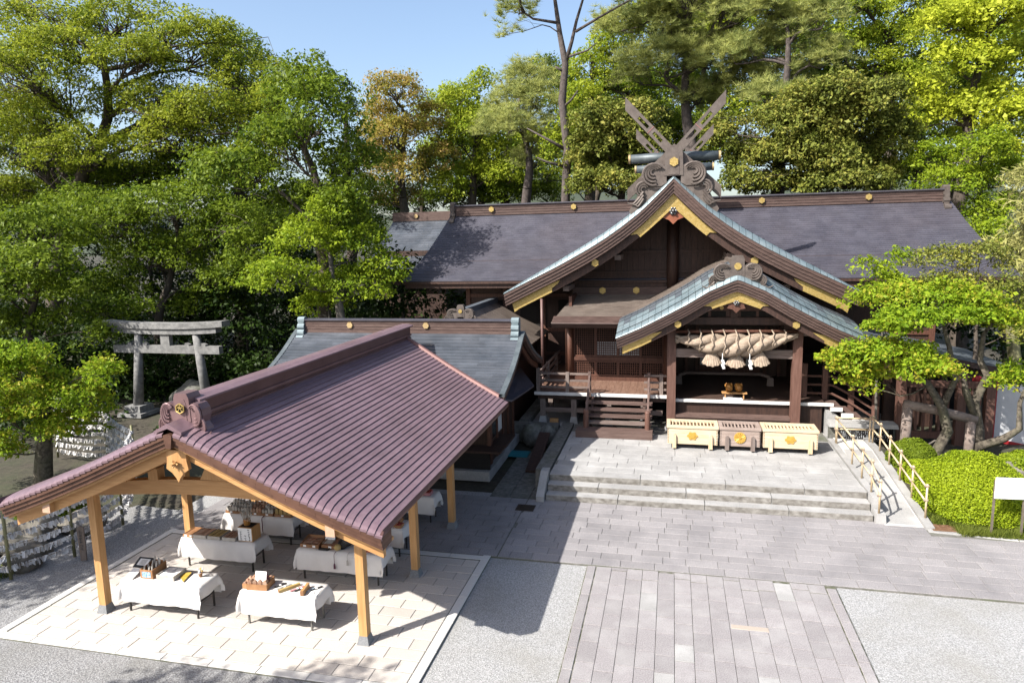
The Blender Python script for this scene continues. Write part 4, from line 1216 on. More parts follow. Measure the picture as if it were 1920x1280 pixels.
# --- wooden stair
st = thing('wooden_stair', 'open wooden stair with handrails leading to the raised deck', 'stairs', (-1.95, 24.4, 0.55))
part('base_platform', MB().box(-3.30, -0.62, 23.42, 24.0, 0.555, 0.80), 'wood_step', st)
SY = [24.02, 24.27, 24.52, 24.77]
SZ = [0.97, 1.15, 1.33, 1.52]
for k in range(4):
    part('tread', MB().box(-3.10, -0.66, SY[k] - 0.02, SY[k] + 0.30, SZ[k] - 0.07, SZ[k]), 'wood_step' if k else 'wood_grey', st)
for x in (-2.85, -0.95):
    part('stringer', MB().prism([(23.95, 0.56), (24.2, 0.56), (25.1, 1.45), (25.1, 1.66), (24.95, 1.60)], x - 0.05, x + 0.05, 'x'), 'wood_dark', st)
for x in (-2.98, -0.80):
    part('newel_post', MB().lathe([(0.095, 0), (0.095, 0.62), (0.07, 0.66)], (x, 23.9, 0.80), 12), 'wood_post', st, smooth=False)
    part('top_post', MB().box(x - 0.05, x + 0.05, 25.02, 25.12, 1.66, 2.62), 'wood_step', st)
    for h in (0.18, 0.52):
        part('handrail', MB().prism([(23.9, 1.0 + h - 0.2), (25.1, 2.0 + h - 0.04), (25.1, 2.08 + h - 0.04), (23.9, 1.08 + h - 0.2)], x - 0.03, x + 0.03, 'x'), 'wood_step', st)

# --- right-hand wing roof, side stair and railing
WPF = [(3.4, 5.55), (4.3, 5.05), (5.2, 4.55), (6.2, 4.12), (7.5, 3.72), (9.3, 3.27), (11.4, 2.84)]
def wz(x):
    return lerp_profile(WPF, x)
wg = thing('wing_corridor', 'low corridor wing with long grey curved roof right of the porch', 'corridor', (8, 28, 0))
part('roof_shingles', course_roof((3.4, 5.55), (11.4, 2.84), 26.0, 30.3, 34, 'y', 0.3, None, lift=0.014, seed=51, prof=wz), 'roof_grey', wg, kind='stuff')
xs = [3.4 + 8.0 * i / 24 for i in range(25)]
part('rake_edge', MB().band([(x, wz(x) + 0.03) for x in xs], [(x, wz(x) - 0.06) for x in xs], 25.9, 26.08), 'roof_grey', wg)
part('rake_fascia', MB().band([(x, wz(x) - 0.062) for x in xs], [(x, wz(x) - 0.26) for x in xs], 25.95, 26.3), 'fascia_brown', wg)
part('roof_underside', MB().band([(x, wz(x) - 0.06) for x in xs], [(x, wz(x) - 0.12) for x in xs], 26.31, 30.2), 'wood_dark', wg)
for x in (5.55, 7.6, 9.4, 10.9):
    part('post', MB().box(x - 0.11, x + 0.11, 26.5, 26.72, 0.4, wz(x) - 0.13), 'wood_dark', wg)
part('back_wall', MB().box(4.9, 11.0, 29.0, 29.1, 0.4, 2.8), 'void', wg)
part('front_screen', MB().box(7.7, 9.3, 27.2, 27.3, 0.4, 3.0), 'wood_dark', wg)
part('wing_beam', MB().box(5.5, 11.0, 26.52, 26.7, 2.5, 2.68), 'wood_red', wg)
ss = thing('side_stair', 'pale edged side steps descending to the right from the porch floor', 'stairs', (6.0, 25.6, 0.55))
for k in range(4):
    tr2 = part('tread', MB().box(5.42 + k * 0.36, 5.80 + k * 0.36, 25.09, 26.2, 1.40 - k * 0.20, 1.53 - k * 0.20), 'wood_step', ss)
    part('painted_end', MB().box(5.415 + k * 0.36, 5.805 + k * 0.36, 25.05, 25.088, 1.395 - k * 0.20, 1.535 - k * 0.20), 'white_edge', tr2)
part('stair_body', MB().prism([(5.3, 0.5), (6.7, 0.5), (5.45, 1.38), (5.3, 1.38)], 25.15, 26.15), 'granite', ss)
sr = thing('side_stair_railing', 'dark wooden stair railing with a round topped newel post right of the porch', 'railing', (6.0, 26.3, 0.55))
for (x, zb, h, nm) in ((4.75, 0.55, 2.3, 'tall_post'), (5.45, 1.5, 1.25, 'tall_post'), (6.35, 1.1, 1.0, 'post')):
    part(nm, MB().box(x - 0.09, x + 0.09, 26.24, 26.42, zb, zb + h), 'wood_post', sr)
part('newel_post', MB().lathe([(0.13, 0), (0.13, 1.25), (0.09, 1.30), (0.14, 1.38), (0.13, 1.48), (0.07, 1.58), (0.02, 1.64)], (7.1, 26.0, 0.5), 12), 'wood_post', sr, smooth=False)
for h in (0.0, 0.32, 0.64):
    part('rail', MB().tube([(4.8, 26.3, 1.75 + h), (5.7, 26.28, 1.75 + h), (6.3, 26.2, 1.45 + h * 0.95), (7.05, 26.05, 0.98 + h * 0.9)], 0.045, 6), 'wood_post', sr)
fc = thing('slatted_fence', 'dark red slatted wooden fence behind the right maple trunk', 'fence', (8.8, 24.6, 0.4))
for x in (7.6, 9.4, 10.25):
    part('fence_post', MB().box(x - 0.13, x + 0.13, 24.9, 25.16, 0.3, 2.85), 'wood_post', fc)
for z in (0.6, 2.35):
    part('fence_rail', MB().box(7.735, 10.2, 24.95, 25.1, z, z + 0.22), 'wood_post', fc)
for k in range(10):
    x = 7.86 + k * 0.235
    if min(abs(x - q) for q in (9.4, 10.25)) > 0.17:
        part('fence_slat', MB().box(x - 0.035, x + 0.035, 24.99, 25.06, 0.83, 2.34), 'wood_post', fc)

# --- small corridor roof between hut and hall, rear hall at far left
cr = thing('link_corridor', 'small ribbed gable roof between the shop hut and the main hall', 'corridor', (-8.0, 27.5, 0))
for side in (1, -1):
    for k in range(12):
        y = 25.3 + k * 0.42
        V = []
        for d, z in ((0.1, 4.72), (1.3, 4.02), (2.55, 3.42)):
            V += [(-8.0 + side * d, y, z), (-8.0 + side * d, y + 0.40, z), (-8.0 + side * d, y + 0.40, z - 0.05), (-8.0 + side * d, y, z - 0.05)]
        F = []
        for i in range(2):
            for j in range(4):
                F.append((4 * i + j, 4 * i + (j + 1) % 4, 4 * i + 4 + (j + 1) % 4, 4 * i + 4 + j))
        F.append((8, 9, 10, 11))
        part('roof_panel', MB().add(V, F), 'roof_brown', cr)
part('ridge_box', MB().box(-8.14, -7.86, 25.35, 30.6, 4.62, 4.92), 'roof_grey', cr)
oni(cr, -8.0, 25.2, 4.62, 0.85, 'oni_brown', crest='gold', depth=0.25, feet=0.6)
part('wall', MB().box(-9.9, -6.1, 25.9, 30.8, 0.0, 3.5), 'wood_dark', cr)
rh = thing('rear_hall', 'dark shingled roof of a rear hall left of the main roof', 'building', (-17.0, 41, 0))
part('roof_shingles', course_roof((41.0, 8.9), (36.8, 6.0), -17.2, -12.6, 22, 'x', 0.6, None, flare=0.2, seed=61, a0e=-17.6, a1e=-12.2), 'roof_hut', rh, kind='stuff')
part('ridge_box', MB().box(-17.2, -12.7, 40.8, 41.2, 8.8, 9.35), 'ridge_brown', rh)
part('ridge_crest', MB().ngon_y(-15.6, 9.1, 0.13, 40.72, 40.79, 6, 0.5), 'gold_soft', rh)
part('wall', MB().box(-16.9, -12.9, 38.0, 44.0, 0.0, 7.0), 'wood_dark', rh)

# ================================================================ SALES TABLES
TZ = 0.72


def table(label, clabel, x0, x1, y0, y1, leg='metal_leg', b=0.46, a=0.26, seed=0):
    t = thing('folding_table', label, 'table', ((x0 + x1) / 2, (y0 + y1) / 2, 0), group='cloth covered sales tables')
    part('table_top', MB().box(x0 + 0.02, x1 - 0.02, y0 + 0.02, y1 - 0.02, TZ - 0.03, TZ - 0.004), 'tabletop', t)
    for sx in (x0 + 0.12, x1 - 0.12):
        for sy in (y0 + 0.06, y1 - 0.06):
            part('leg', MB().box(sx - 0.016, sx + 0.016, sy - 0.016, sy + 0.016, 0.0, TZ - 0.03), leg, t)
        part('leg_brace', MB().box(sx - 0.01, sx + 0.01, y0 + 0.077, y1 - 0.077, 0.30, 0.325), leg, t)
        part('leg_brace', MB().tube([(sx, y0 + 0.30, 0.69), (sx + (0.3 if sx < (x0 + x1) / 2 else -0.3), y0 + 0.30, 0.5)], 0.008, 5), leg, t)
    rg = random.Random(seed)
    L, W = x1 - x0, y1 - y0
    us = [-a, -a * 0.75, -a * 0.5, -a * 0.25] + [L * i / 26 for i in range(27)] + [L + a * k / 4 for k in (1, 2, 3, 4)]
    vs = [-b, -b * 0.75, -b * 0.5, -b * 0.25] + [W * i / 6 for i in range(7)] + [W + b * k / 4 for k in (1, 2, 3, 4)]
    p1, p2, p3 = (rg.uniform(0, 6) for _ in range(3))
    V, F = [], []
    for v in vs:
        for u in us:
            du, dv = max(0, -u, u - L), max(0, -v, v - W)
            su, sv = (-1 if u < 0 else 1), (-1 if v < 0 else 1)
            bx, by = x0 + min(max(u, 0), L), y0 + min(max(v, 0), W)
            if du > 0 and dv > 0:
                r = math.hypot(du, dv)
                ang = math.atan2(dv, du)
                out = 0.022 + 0.22 * r * math.sin(2 * ang) ** 2
                x, y, z = bx + su * math.cos(ang) * out, by + sv * math.sin(ang) * out, TZ - r * (0.93 - 0.10 * math.sin(2 * ang))
            elif dv > 0:
                w = dv / b
                x, y, z = bx + 0.008 * w * math.sin(9 * u + p3), by + sv * (0.018 + w * (0.016 + 0.010 * math.sin(7.5 * u + p1) + 0.010 * math.sin(19 * u + p2))), TZ - dv * (1 + 0.015 * math.sin(4.1 * u + p2))
            elif du > 0:
                w = du / a
                x, y, z = bx + su * (0.018 + w * (0.02 + 0.02 * math.sin(11 * v + p2))), by, TZ - du * (0.96 + 0.05 * math.sin(6 * v + p1))
            else:
                x, y, z = bx, by, TZ + 0.004 * math.sin(5 * u + p1) * math.sin(9 * v + p2) * min(1, min(u, L - u, v, W - v) / 0.1)
            V.append((x, y, z))
    n = len(us)
    for j in range(len(vs) - 1):
        for i in range(n - 1):
            F.append((j * n + i, j * n + i + 1, (j + 1) * n + i + 1, (j + 1) * n + i))
    c = part('tablecloth', MB().add(V, F), 'cloth', None, smooth=True)
    tag(c, clabel, 'tablecloth', 'white tablecloths on the sales tables')


table('folding table front left under the pavilion, dark steel legs', 'white cloth on the front left table beneath the scroll carton', -11.20, -9.32, 11.17, 11.80, seed=1)
table('folding table front right under the pavilion, light grey legs', 'white cloth on the front right table beneath the wooden bars', -8.40, -6.76, 11.22, 11.82, 'metal_grey', seed=2)
table('folding table behind the front left one, under the arrow box', 'white cloth on the second left table beneath the arrow box', -11.36, -9.40, 13.20, 13.76, seed=3)
table('folding table behind the front right one, holding charm trays', 'white cloth with hanging cords on the second right table', -8.26, -6.20, 13.14, 13.72, seed=4)
table('folding table in the third row left, packed with charm cartons', 'white cloth on the third left table under charm cartons', -11.25, -9.28, 14.66, 15.22, seed=5)
table('folding table in the third row right beside the middle right post', 'white cloth on the third right table beside the middle right post', -8.20, -6.28, 14.56, 15.14, seed=6)
table('folding table at the back right by the rear right post', 'white cloth on the back right table under the pink box', -8.00, -6.22, 16.62, 17.14, seed=7)
table('folding table at the back left, mostly hidden by charm cartons', 'white cloth on the back left table behind the charm cartons', -11.0, -9.1, 16.55, 17.1, seed=8)


def tray(label, name, cat, x, y, w, d, h, m, z=TZ + 0.008, fill=None, fm=None, fh=None, n=(5, 3), rz=0.0, tags=0, back=0.0, group=None):
    """open-topped carton with rows of goods standing in it"""
    t = thing(name, label, cat, (x, y, z), rz, group)
    th = 0.012
    X, Y = w / 2, d / 2
    part('bottom', MB().box(-X, X, -Y, Y, 0, th), m, t, local=True)
    part('side', MB().box(-X, X, -Y, -Y + th, th, h), m, t, local=True)
    part('side', MB().box(-X, X, Y - th, Y, th, h + back), m, t, local=True)
    part('side', MB().prism([(-Y + th, th), (Y - th, th), (Y - th, h + back), (-Y + th, h)], -X, -X + th, 'x'), m, t, local=True)
    part('side', MB().prism([(-Y + th, th), (Y - th, th), (Y - th, h + back), (-Y + th, h)], X - th, X, 'x'), m, t, local=True)
    for k in range(tags):
        cx = -X + w * (k + 0.5) / tags
        part('price_tag', MB().box(cx - 0.035, cx + 0.035, -Y - 0.004, -Y - 0.001, 0.02, 0.065), 'paper', t, local=True)
    if fill:
        rg = random.Random(int((x + 50) * 997 + y * 31))
        fh = fh or h * 1.3
        for j in range(n[1]):
            for i in range(n[0]):
                cx = -X + w * (i + 0.5) / n[0] + rg.uniform(-0.006, 0.006)
                cy = -Y + d * (j + 0.5) / n[1] + rg.uniform(-0.006, 0.006)
                hw, hd = w / n[0] * 0.40, d / n[1] * 0.28
                hh = fh * rg.uniform(0.85, 1.1) + back * (j + 0.5) / n[1]
                if fill == 'scroll':
                    part('scroll', MB().tube([(cx, cy, th), (cx + rg.uniform(-0.03, 0.03), cy + 0.04, hh)], 0.018, 8), fm, t, local=True)
                elif fill == 'flat':
                    part('packet', MB().box(cx - hw * 1.1, cx + hw * 1.1, cy - hd * 1.5, cy + hd * 1.5, th, fh * rg.uniform(0.9, 1.05)), fm, t, local=True)
                else:
                    part('charm', MB().prism([(cx - hw, th), (cx + hw, th), (cx + hw, hh * 0.85), (cx + hw * 0.4, hh), (cx - hw * 0.4, hh), (cx - hw, hh * 0.85)], cy - hd, cy + hd), fm, t, local=True)
    return t


Z0 = TZ + 0.008
# front left table
t = thing('tablet_stand', 'black framed price board with a white sheet hanging in front', 'board', (-11.02, 11.52, Z0))
part('frame', MB().add([(-0.16, -0.02, 0.12), (0.22, -0.02, 0.12), (0.22, 0.20, 0.24), (-0.16, 0.20, 0.24), (-0.16, -0.02, 0.10), (0.22, -0.02, 0.10), (0.22, 0.20, 0.22), (-0.16, 0.20, 0.22)],
                       [(0, 1, 2, 3), (7, 6, 5, 4), (0, 4, 5, 1), (1, 5, 6, 2), (2, 6, 7, 3), (3, 7, 4, 0)]), 'black', t, local=True)
part('sheet', MB().add([(-0.10, 0.02, 0.146), (0.15, 0.02, 0.146), (0.15, 0.16, 0.222), (-0.10, 0.16, 0.222)], [(0, 1, 2, 3)]), 'paper', t, local=True)
tx = MB()
for k in range(5):
    y_, z_ = 0.035 + k * 0.022, 0.1555 + k * 0.012
    tx.add([(-0.05, y_, z_), (0.10, y_, z_), (0.10, y_ + 0.011, z_ + 0.006), (-0.05, y_ + 0.011, z_ + 0.006)], [(0, 1, 2, 3)])
part('sheet_print', tx, 'picture', t, local=True)
part('hanging_sheet', MB().add([(-0.12, -0.05, 0.11), (0.10, -0.05, 0.11), (0.09, -0.34, 0.01), (-0.11, -0.34, 0.01)], [(0, 1, 2, 3)]), 'paper', t, local=True)
part('stand', MB().box(0.08, 0.20, 0.02, 0.16, 0.0, 0.10), 'black', t, local=True)
t = tray('brown carton of rolled pale scrolls with a blue printed label', 'scroll_carton', 'carton', -10.66, 11.50, 0.30, 0.42, 0.19, 'carton', fill='scroll', fm='charm_white', fh=0.25, n=(3, 4), back=0.03)
part('printed_label', MB().box(-0.10, 0.11, -0.218, -0.2105, 0.03, 0.15), 'blue_print', t, local=True)
tray('shallow white box of folded papers on the front left table', 'paper_box', 'box', -10.22, 11.50, 0.42, 0.40, 0.10, 'charm_white', fill='flat', fm='paper', fh=0.075, n=(2, 2))
t = thing('yellow_fan', 'yellow paper fans in clear wrap on the front left table', 'fan', (-9.84, 11.42, Z0), 0.5)
for k in range(5):
    a = -0.35 + k * 0.14
    part('fan_leaf', MB().add([(0, -0.16, 0.006 + k * 0.004), (0.045 + 0.30 * math.sin(a), -0.16 + 0.40 * math.cos(a), 0.012 + k * 0.006), (-0.045 + 0.30 * math.sin(a), -0.16 + 0.40 * math.cos(a), 0.016 + k * 0.006)], [(0, 1, 2)]), 'yellow_paper', t, local=True)
t = thing('flower_pot', 'tiny pot of white flowers on the front left table', 'flowers', (-9.58, 11.58, Z0))
part('pot', MB().lathe([(0.03, 0), (0.045, 0.07)], n=10), 'tray_wood', t, local=True)
rg = random.Random(5)
for k in range(9):
    part('flower', MB().blob((rg.uniform(-0.05, 0.05), rg.uniform(-0.05, 0.05), rg.uniform(0.10, 0.17)), (0.022, 0.022, 0.02), k, 0.1, 6, 4), 'yellow_paper' if k % 3 == 0 else 'paper', t, local=True)
t = thing('ink_pen', 'dark pen lying near the right end of the front left table', 'pen', (-9.44, 11.62, Z0 + 0.01), 0.4)
part('barrel', MB().tube([(-0.11, 0, 0), (0.10, 0, 0)], 0.011, 6), 'ink', t, local=True)
part('tip', MB().tube([(0.10, 0, 0), (0.125, 0, 0)], [0.009, 0.002], 6), 'metal_grey', t, local=True)

# front right table
tray('open brown carton with wooden plaques on the front right table', 'plaque_carton', 'carton', -8.08, 11.46, 0.44, 0.34, 0.12, 'carton', fill='charm', fm='charm_mixed', fh=0.17, n=(4, 2), rz=0.08, back=0.03)
t = thing('price_card', 'folded white price card standing in the plaque carton', 'card', (-8.02, 11.43, Z0 + 0.02), 0.05)
part('front_panel', MB().add([(-0.12, -0.09, 0.02), (0.12, -0.09, 0.02), (0.12, -0.01, 0.33), (-0.12, -0.01, 0.33)], [(0, 1, 2, 3)]), 'paper', t, local=True)
part('rear_panel', MB().add([(-0.12, 0.10, 0.02), (0.12, 0.10, 0.02), (0.12, -0.01, 0.33), (-0.12, -0.01, 0.33)], [(0, 1, 2, 3)]), 'pink', t, local=True)
for j, x in enumerate((-8.30,)):
    tray('small carton of pinkish packets at the left corner of the front right table', 'packet_carton', 'carton', -8.32, 11.44, 0.16, 0.26, 0.10, 'carton', fill='charm', fm='charm_mixed', fh=0.14, n=(2, 3))
STR = [(-7.70, 11.56, 0.25, 'ink', 'dark folded strip nearest the plaque carton'), (-7.58, 11.52, 0.30, 'picture', 'grey printed strip left of the long wooden bar'),
       (-7.28, 11.50, 0.30, 'pink', 'pinkish printed strip right of the long wooden bar'), (-7.20, 11.52, 0.30, 'ink', 'dark strip between the two wooden bars'),
       (-7.02, 11.46, 0.28, 'blue_print', 'pale blue strip beside the short wooden bar'), (-6.90, 11.58, 0.26, 'ink', 'dark strip right of the short wooden bar')]
for (x, y, l, m, lb) in STR:
    t = thing('printed_strip', lb + ' on the front right table', 'strip', (x, y, Z0), -0.62)
    part('strip', MB().box(-0.028, 0.028, -l / 2, l / 2, 0.0, 0.012), m, t, local=True)
    part('strip_band', MB().box(-0.029, 0.029, -0.02, 0.02, 0.0125, 0.0145), 'paper', t, local=True)
for (x, y, l, rz, h, lb) in ((-7.44, 11.48, 0.44, -0.62, 0.05, 'long wooden bar lying across the front right table'), (-7.07, 11.44, 0.34, 0.15, 0.10, 'short wooden bar standing on edge on the front right table')):
    t = thing('wooden_bar', lb, 'bar', (x, y, Z0), rz)
    part('bar', MB().frustum(-0.033, 0.033, -l / 2, l / 2, 0, h, 0.006), 'charm_gold' if h < 0.08 else 'hinoki', t, local=True)
    part('end_cap', MB().box(-0.034, 0.034, -l / 2 - 0.012, -l / 2 - 0.001, 0, h), 'tray_wood', t, local=True)
t = thing('calligraphy_slip', 'white slip with black brushed marks at the right end of the front table', 'paper', (-6.86, 11.42, Z0), 0.1)
part('slip', MB().box(-0.09, 0.09, -0.12, 0.12, 0, 0.003), 'paper', t, local=True)
bk = MB()
for (x, y, w, h, r) in ((-0.02, 0.05, 0.09, 0.014, 0.3), (0.0, 0.02, 0.014, 0.10, 0.2), (0.02, -0.03, 0.08, 0.014, -0.5), (-0.03, -0.04, 0.014, 0.07, 0.5), (0.03, 0.06, 0.04, 0.014, -0.2)):
    c, s = math.cos(r), math.sin(r)
    bk.add([(x + c * a * w / 2 - s * b * h / 2, y + s * a * w / 2 + c * b * h / 2, 0.0035) for a, b in ((-1, -1), (1, -1), (1, 1), (-1, 1))], [(0, 1, 2, 3)])
part('brush_marks', bk, 'ink', t, local=True)

# second left table
tray('flat brown carton at the left end of the second left table', 'flat_carton', 'carton', -11.18, 13.44, 0.30, 0.42, 0.07, 'carton', fill='flat', fm='tray_wood', fh=0.06, n=(2, 2), tags=2)
for (x, lb, m) in ((-10.86, 'pinkish packets next to the flat carton', 'charm_mixed'), (-10.48, 'golden brown packets, middle of its row', 'charm_gold'), (-10.08, 'brown packets left of the arrow box', 'charm_mixed')):
    tray('white box of ' + lb, 'packet_box', 'box', x, 13.42, 0.34, 0.42, 0.085, 'charm_white', fill='flat', fm=m, fh=0.088, n=(3, 1))
t = thing('arrow_box', 'tall wooden box with columns of brushed characters holding arrows', 'box', (-9.66, 13.43, Z0))
part('box_body', MB().box(-0.19, 0.19, -0.16, 0.16, 0, 0.34), 'hinoki', t, local=True)
part('box_opening', MB().box(-0.15, 0.15, -0.12, 0.12, 0.341, 0.344), 'void', t, local=True)
part('front_sheet', MB().box(-0.185, 0.17, -0.166, -0.1605, 0.02, 0.33), 'paper', t, local=True)
ch = MB()
rg = random.Random(3)
for cx, n0, n1 in ((0.10, 0, 6), (0.0, 3, 6), (-0.11, 1, 6)):
    for r in range(n0, n1):
        z = 0.30 - r * 0.048
        for k in range(4):
            x, zz = cx + rg.uniform(-0.02, 0.02), z - 0.018 + rg.uniform(-0.015, 0.015)
            if rg.random() < 0.5:
                ch.box(x - 0.018, x + 0.018, -0.1685, -0.1665, zz - 0.003, zz + 0.003)
            else:
                ch.box(x - 0.003, x + 0.003, -0.1685, -0.1665, zz - 0.016, zz + 0.016)
part('brushed_characters', ch, 'ink', t, local=True, kind='stuff')
t2 = thing('arrow_bundle', 'bundle of white feathered arrows standing in the tall box', 'arrows', (-9.70, 13.43, Z0 + 0.34))
part('red_wrap', MB().lathe([(0.06, -0.06), (0.085, 0.10), (0.075, 0.16)], n=10), 'lion_gold', t2, local=True)
for k in range(22):
    a, r = rg.uniform(0, 6.28), rg.uniform(0.02, 0.13)
    p0 = (0.3 * r * math.cos(a), 0.3 * r * math.sin(a), 0.0)
    p1 = (1.4 * r * math.cos(a), 1.1 * r * math.sin(a), rg.uniform(0.30, 0.40))
    part('arrow', MB().tube([p0, tuple(p0[i] + (p1[i] - p0[i]) * 0.6 for i in range(3)), p1], [0.005, 0.007, 0.016], 5), 'charm_white', t2, local=True)

# second right table
tray('first carton of orange charms at the left end of the second right table', 'charm_carton', 'carton', -8.00, 13.44, 0.46, 0.40, 0.08, 'tray_wood', fill='flat', fm='charm_mixed', fh=0.07, n=(6, 3), tags=2, back=0.06)
tray('second carton of orange charms behind the black tray', 'charm_carton', 'carton', -7.50, 13.46, 0.42, 0.38, 0.08, 'tray_wood', fill='flat', fm='charm_mixed', fh=0.07, n=(6, 3), tags=1, back=0.06)
t = thing('picture_card', 'upright white card with a grey picture among the charm cartons', 'card', (-7.62, 13.52, Z0), 0.06)
part('card', MB().add([(-0.12, 0, 0.06), (0.12, 0, 0.06), (0.12, 0.06, 0.33), (-0.12, 0.06, 0.33)], [(0, 1, 2, 3)]), 'paper', t, local=True)
part('picture', MB().add([(-0.085, 0.017, 0.155), (0.085, 0.017, 0.155), (0.085, 0.045, 0.285), (-0.085, 0.045, 0.285)], [(0, 1, 2, 3)]), 'picture', t, local=True)
part('stand_sheet', MB().add([(-0.13, -0.16, 0.085), (0.11, -0.16, 0.085), (0.12, -0.002, 0.10), (-0.12, -0.002, 0.10)], [(0, 1, 2, 3)]), 'charm_white', t, local=True)
tray('small flat black tray on the second right table', 'black_tray', 'tray', -7.62, 13.24, 0.24, 0.13, 0.035, 'black', fill='flat', fm='ink', fh=0.02, n=(1, 1))
t = thing('gourd_charm', 'dark patterned bundle with a round tan gourd on the second right table', 'charm', (-7.20, 13.38, Z0))
part('dark_cloth', MB().blob((0, 0.04, 0.11), (0.17, 0.15, 0.12), 4, 0.25), 'black', t, local=True)
part('gourd', MB().lathe([(0.01, 0), (0.065, 0.025), (0.085, 0.075), (0.06, 0.13), (0.015, 0.15)], (-0.09, -0.14, 0), 12), 'charm_gold', t, local=True, smooth=True)
for (x, m, L, lb) in ((-7.30, 'purple', 0.33, 'purple tassel cord hanging over the second right tablecloth'), (-6.98, 'charm_white', 0.22, 'pale cord with a small bell hanging over the second right tablecloth'), (-6.56, 'picture', 0.20, 'grey cord charm hanging near the right corner of the second right tablecloth')):
    t = thing('tassel_cord', lb, 'cord', (x, 13.075, TZ))
    part('cord', MB().tube([(0, 0.12, 0.014), (0, 0.02, 0.0), (0, -0.005, -0.04), (0.004, -0.012, -L + 0.1)], 0.006, 5), m, t, local=True)
    part('tassel', MB().lathe([(0.008, 0), (0.02, -0.02), (0.026, -0.12)][::-1], (0.004, -0.016, -L + 0.11), 8), m, t, local=True)
t = thing('red_charm_heap', 'heap of red cord charms near the right end of the second right table', 'charms', (-6.62, 13.36, Z0))
rg = random.Random(9)
for k in range(9):
    x, y = rg.uniform(-0.13, 0.13), rg.uniform(-0.12, 0.12)
    part('charm', MB().blob((x, y, 0.025 + rg.uniform(0, 0.03)), (0.045, 0.03, 0.025), k, 0.2, 7, 5), 'charm_red', t, local=True)
tray('carton of red and white charms at the right end of the second right table', 'charm_carton', 'carton', -6.38, 13.46, 0.26, 0.32, 0.08, 'carton', fill='charm', fm='charm_mixed', fh=0.10, n=(3, 3), tags=1)

# third row
for (x, m, lb, h) in ((-11.06, 'charm_white', 'leftmost, pale bagged charms', 0.17), (-10.72, 'charm_white', 'second from left, pale charms', 0.16), (-10.36, 'charm_mixed', 'third from left, reddish charms', 0.16), (-10.02, 'charm_white', 'fourth from left, pale charms', 0.16), (-9.58, 'charm_gold', 'rightmost, golden charms in rows', 0.20)):
    tray('brown carton on the third left table, ' + lb, 'charm_carton', 'carton', x, 14.92, 0.33 if m != 'charm_gold' else 0.46, 0.44, 0.07, 'tray_wood', fill='charm', fm=m, fh=h, n=(4, 3), tags=1, back=0.08)
t = thing('cord_strip', 'dark cord strip hanging over the third left tablecloth', 'cord', (-10.1, 14.59, TZ))
part('cord', MB().tube([(0, 0.10, 0.012), (0, 0.01, 0), (0, -0.004, -0.05), (0.004, -0.008, -0.36)], 0.012, 5), 'purple', t, local=True)
part('tassel', MB().lathe([(0.02, -0.08), (0.016, -0.01), (0.008, 0)], (0.004, -0.008, -0.36), 8), 'charm_white', t, local=True)
tray('carton of pinkish charms on the third right table by the post', 'charm_carton', 'carton', -6.62, 14.86, 0.36, 0.40, 0.09, 'carton', fill='charm', fm='charm_mixed', fh=0.13, n=(4, 3), tags=1)
tray('carton of red charms at the right end of the third right table', 'charm_carton', 'carton', -6.40, 14.70, 0.0 + 0.16, 0.2, 0.07, 'carton', fill='charm', fm='charm_red', fh=0.10, n=(2, 2))
tray('carton of pale charms hidden behind the gable on the third right table', 'charm_carton', 'carton', -7.3, 14.86, 0.5, 0.40, 0.09, 'carton', fill='charm', fm='charm_white', fh=0.13, n=(5, 3))
tray('pink box of small goods on the back right table', 'goods_box', 'box', -6.52, 16.86, 0.34, 0.26, 0.08, 'pink', fill='charm', fm='charm_red', fh=0.11, n=(3, 2))
tray('pale carton of goods on the back left table', 'goods_box', 'box', -10.1, 16.8, 0.9, 0.36, 0.12, 'charm_white', fill='charm', fm='charm_red', fh=0.16, n=(6, 2))

# ================================================================ OFFERING BOXES
def scallop(cx, cz, r, n, amp, y0, y1):
    pts = []
    for k in range(n * 6):
        a = 2 * math.pi * k / (n * 6)
        rr = r * (1 + amp * math.cos(n * a))
        pts.append((cx + rr * math.cos(a) * 1.12, cz + rr * math.sin(a) * 0.9))
    return MB().prism(pts[::-1], y0, y1)


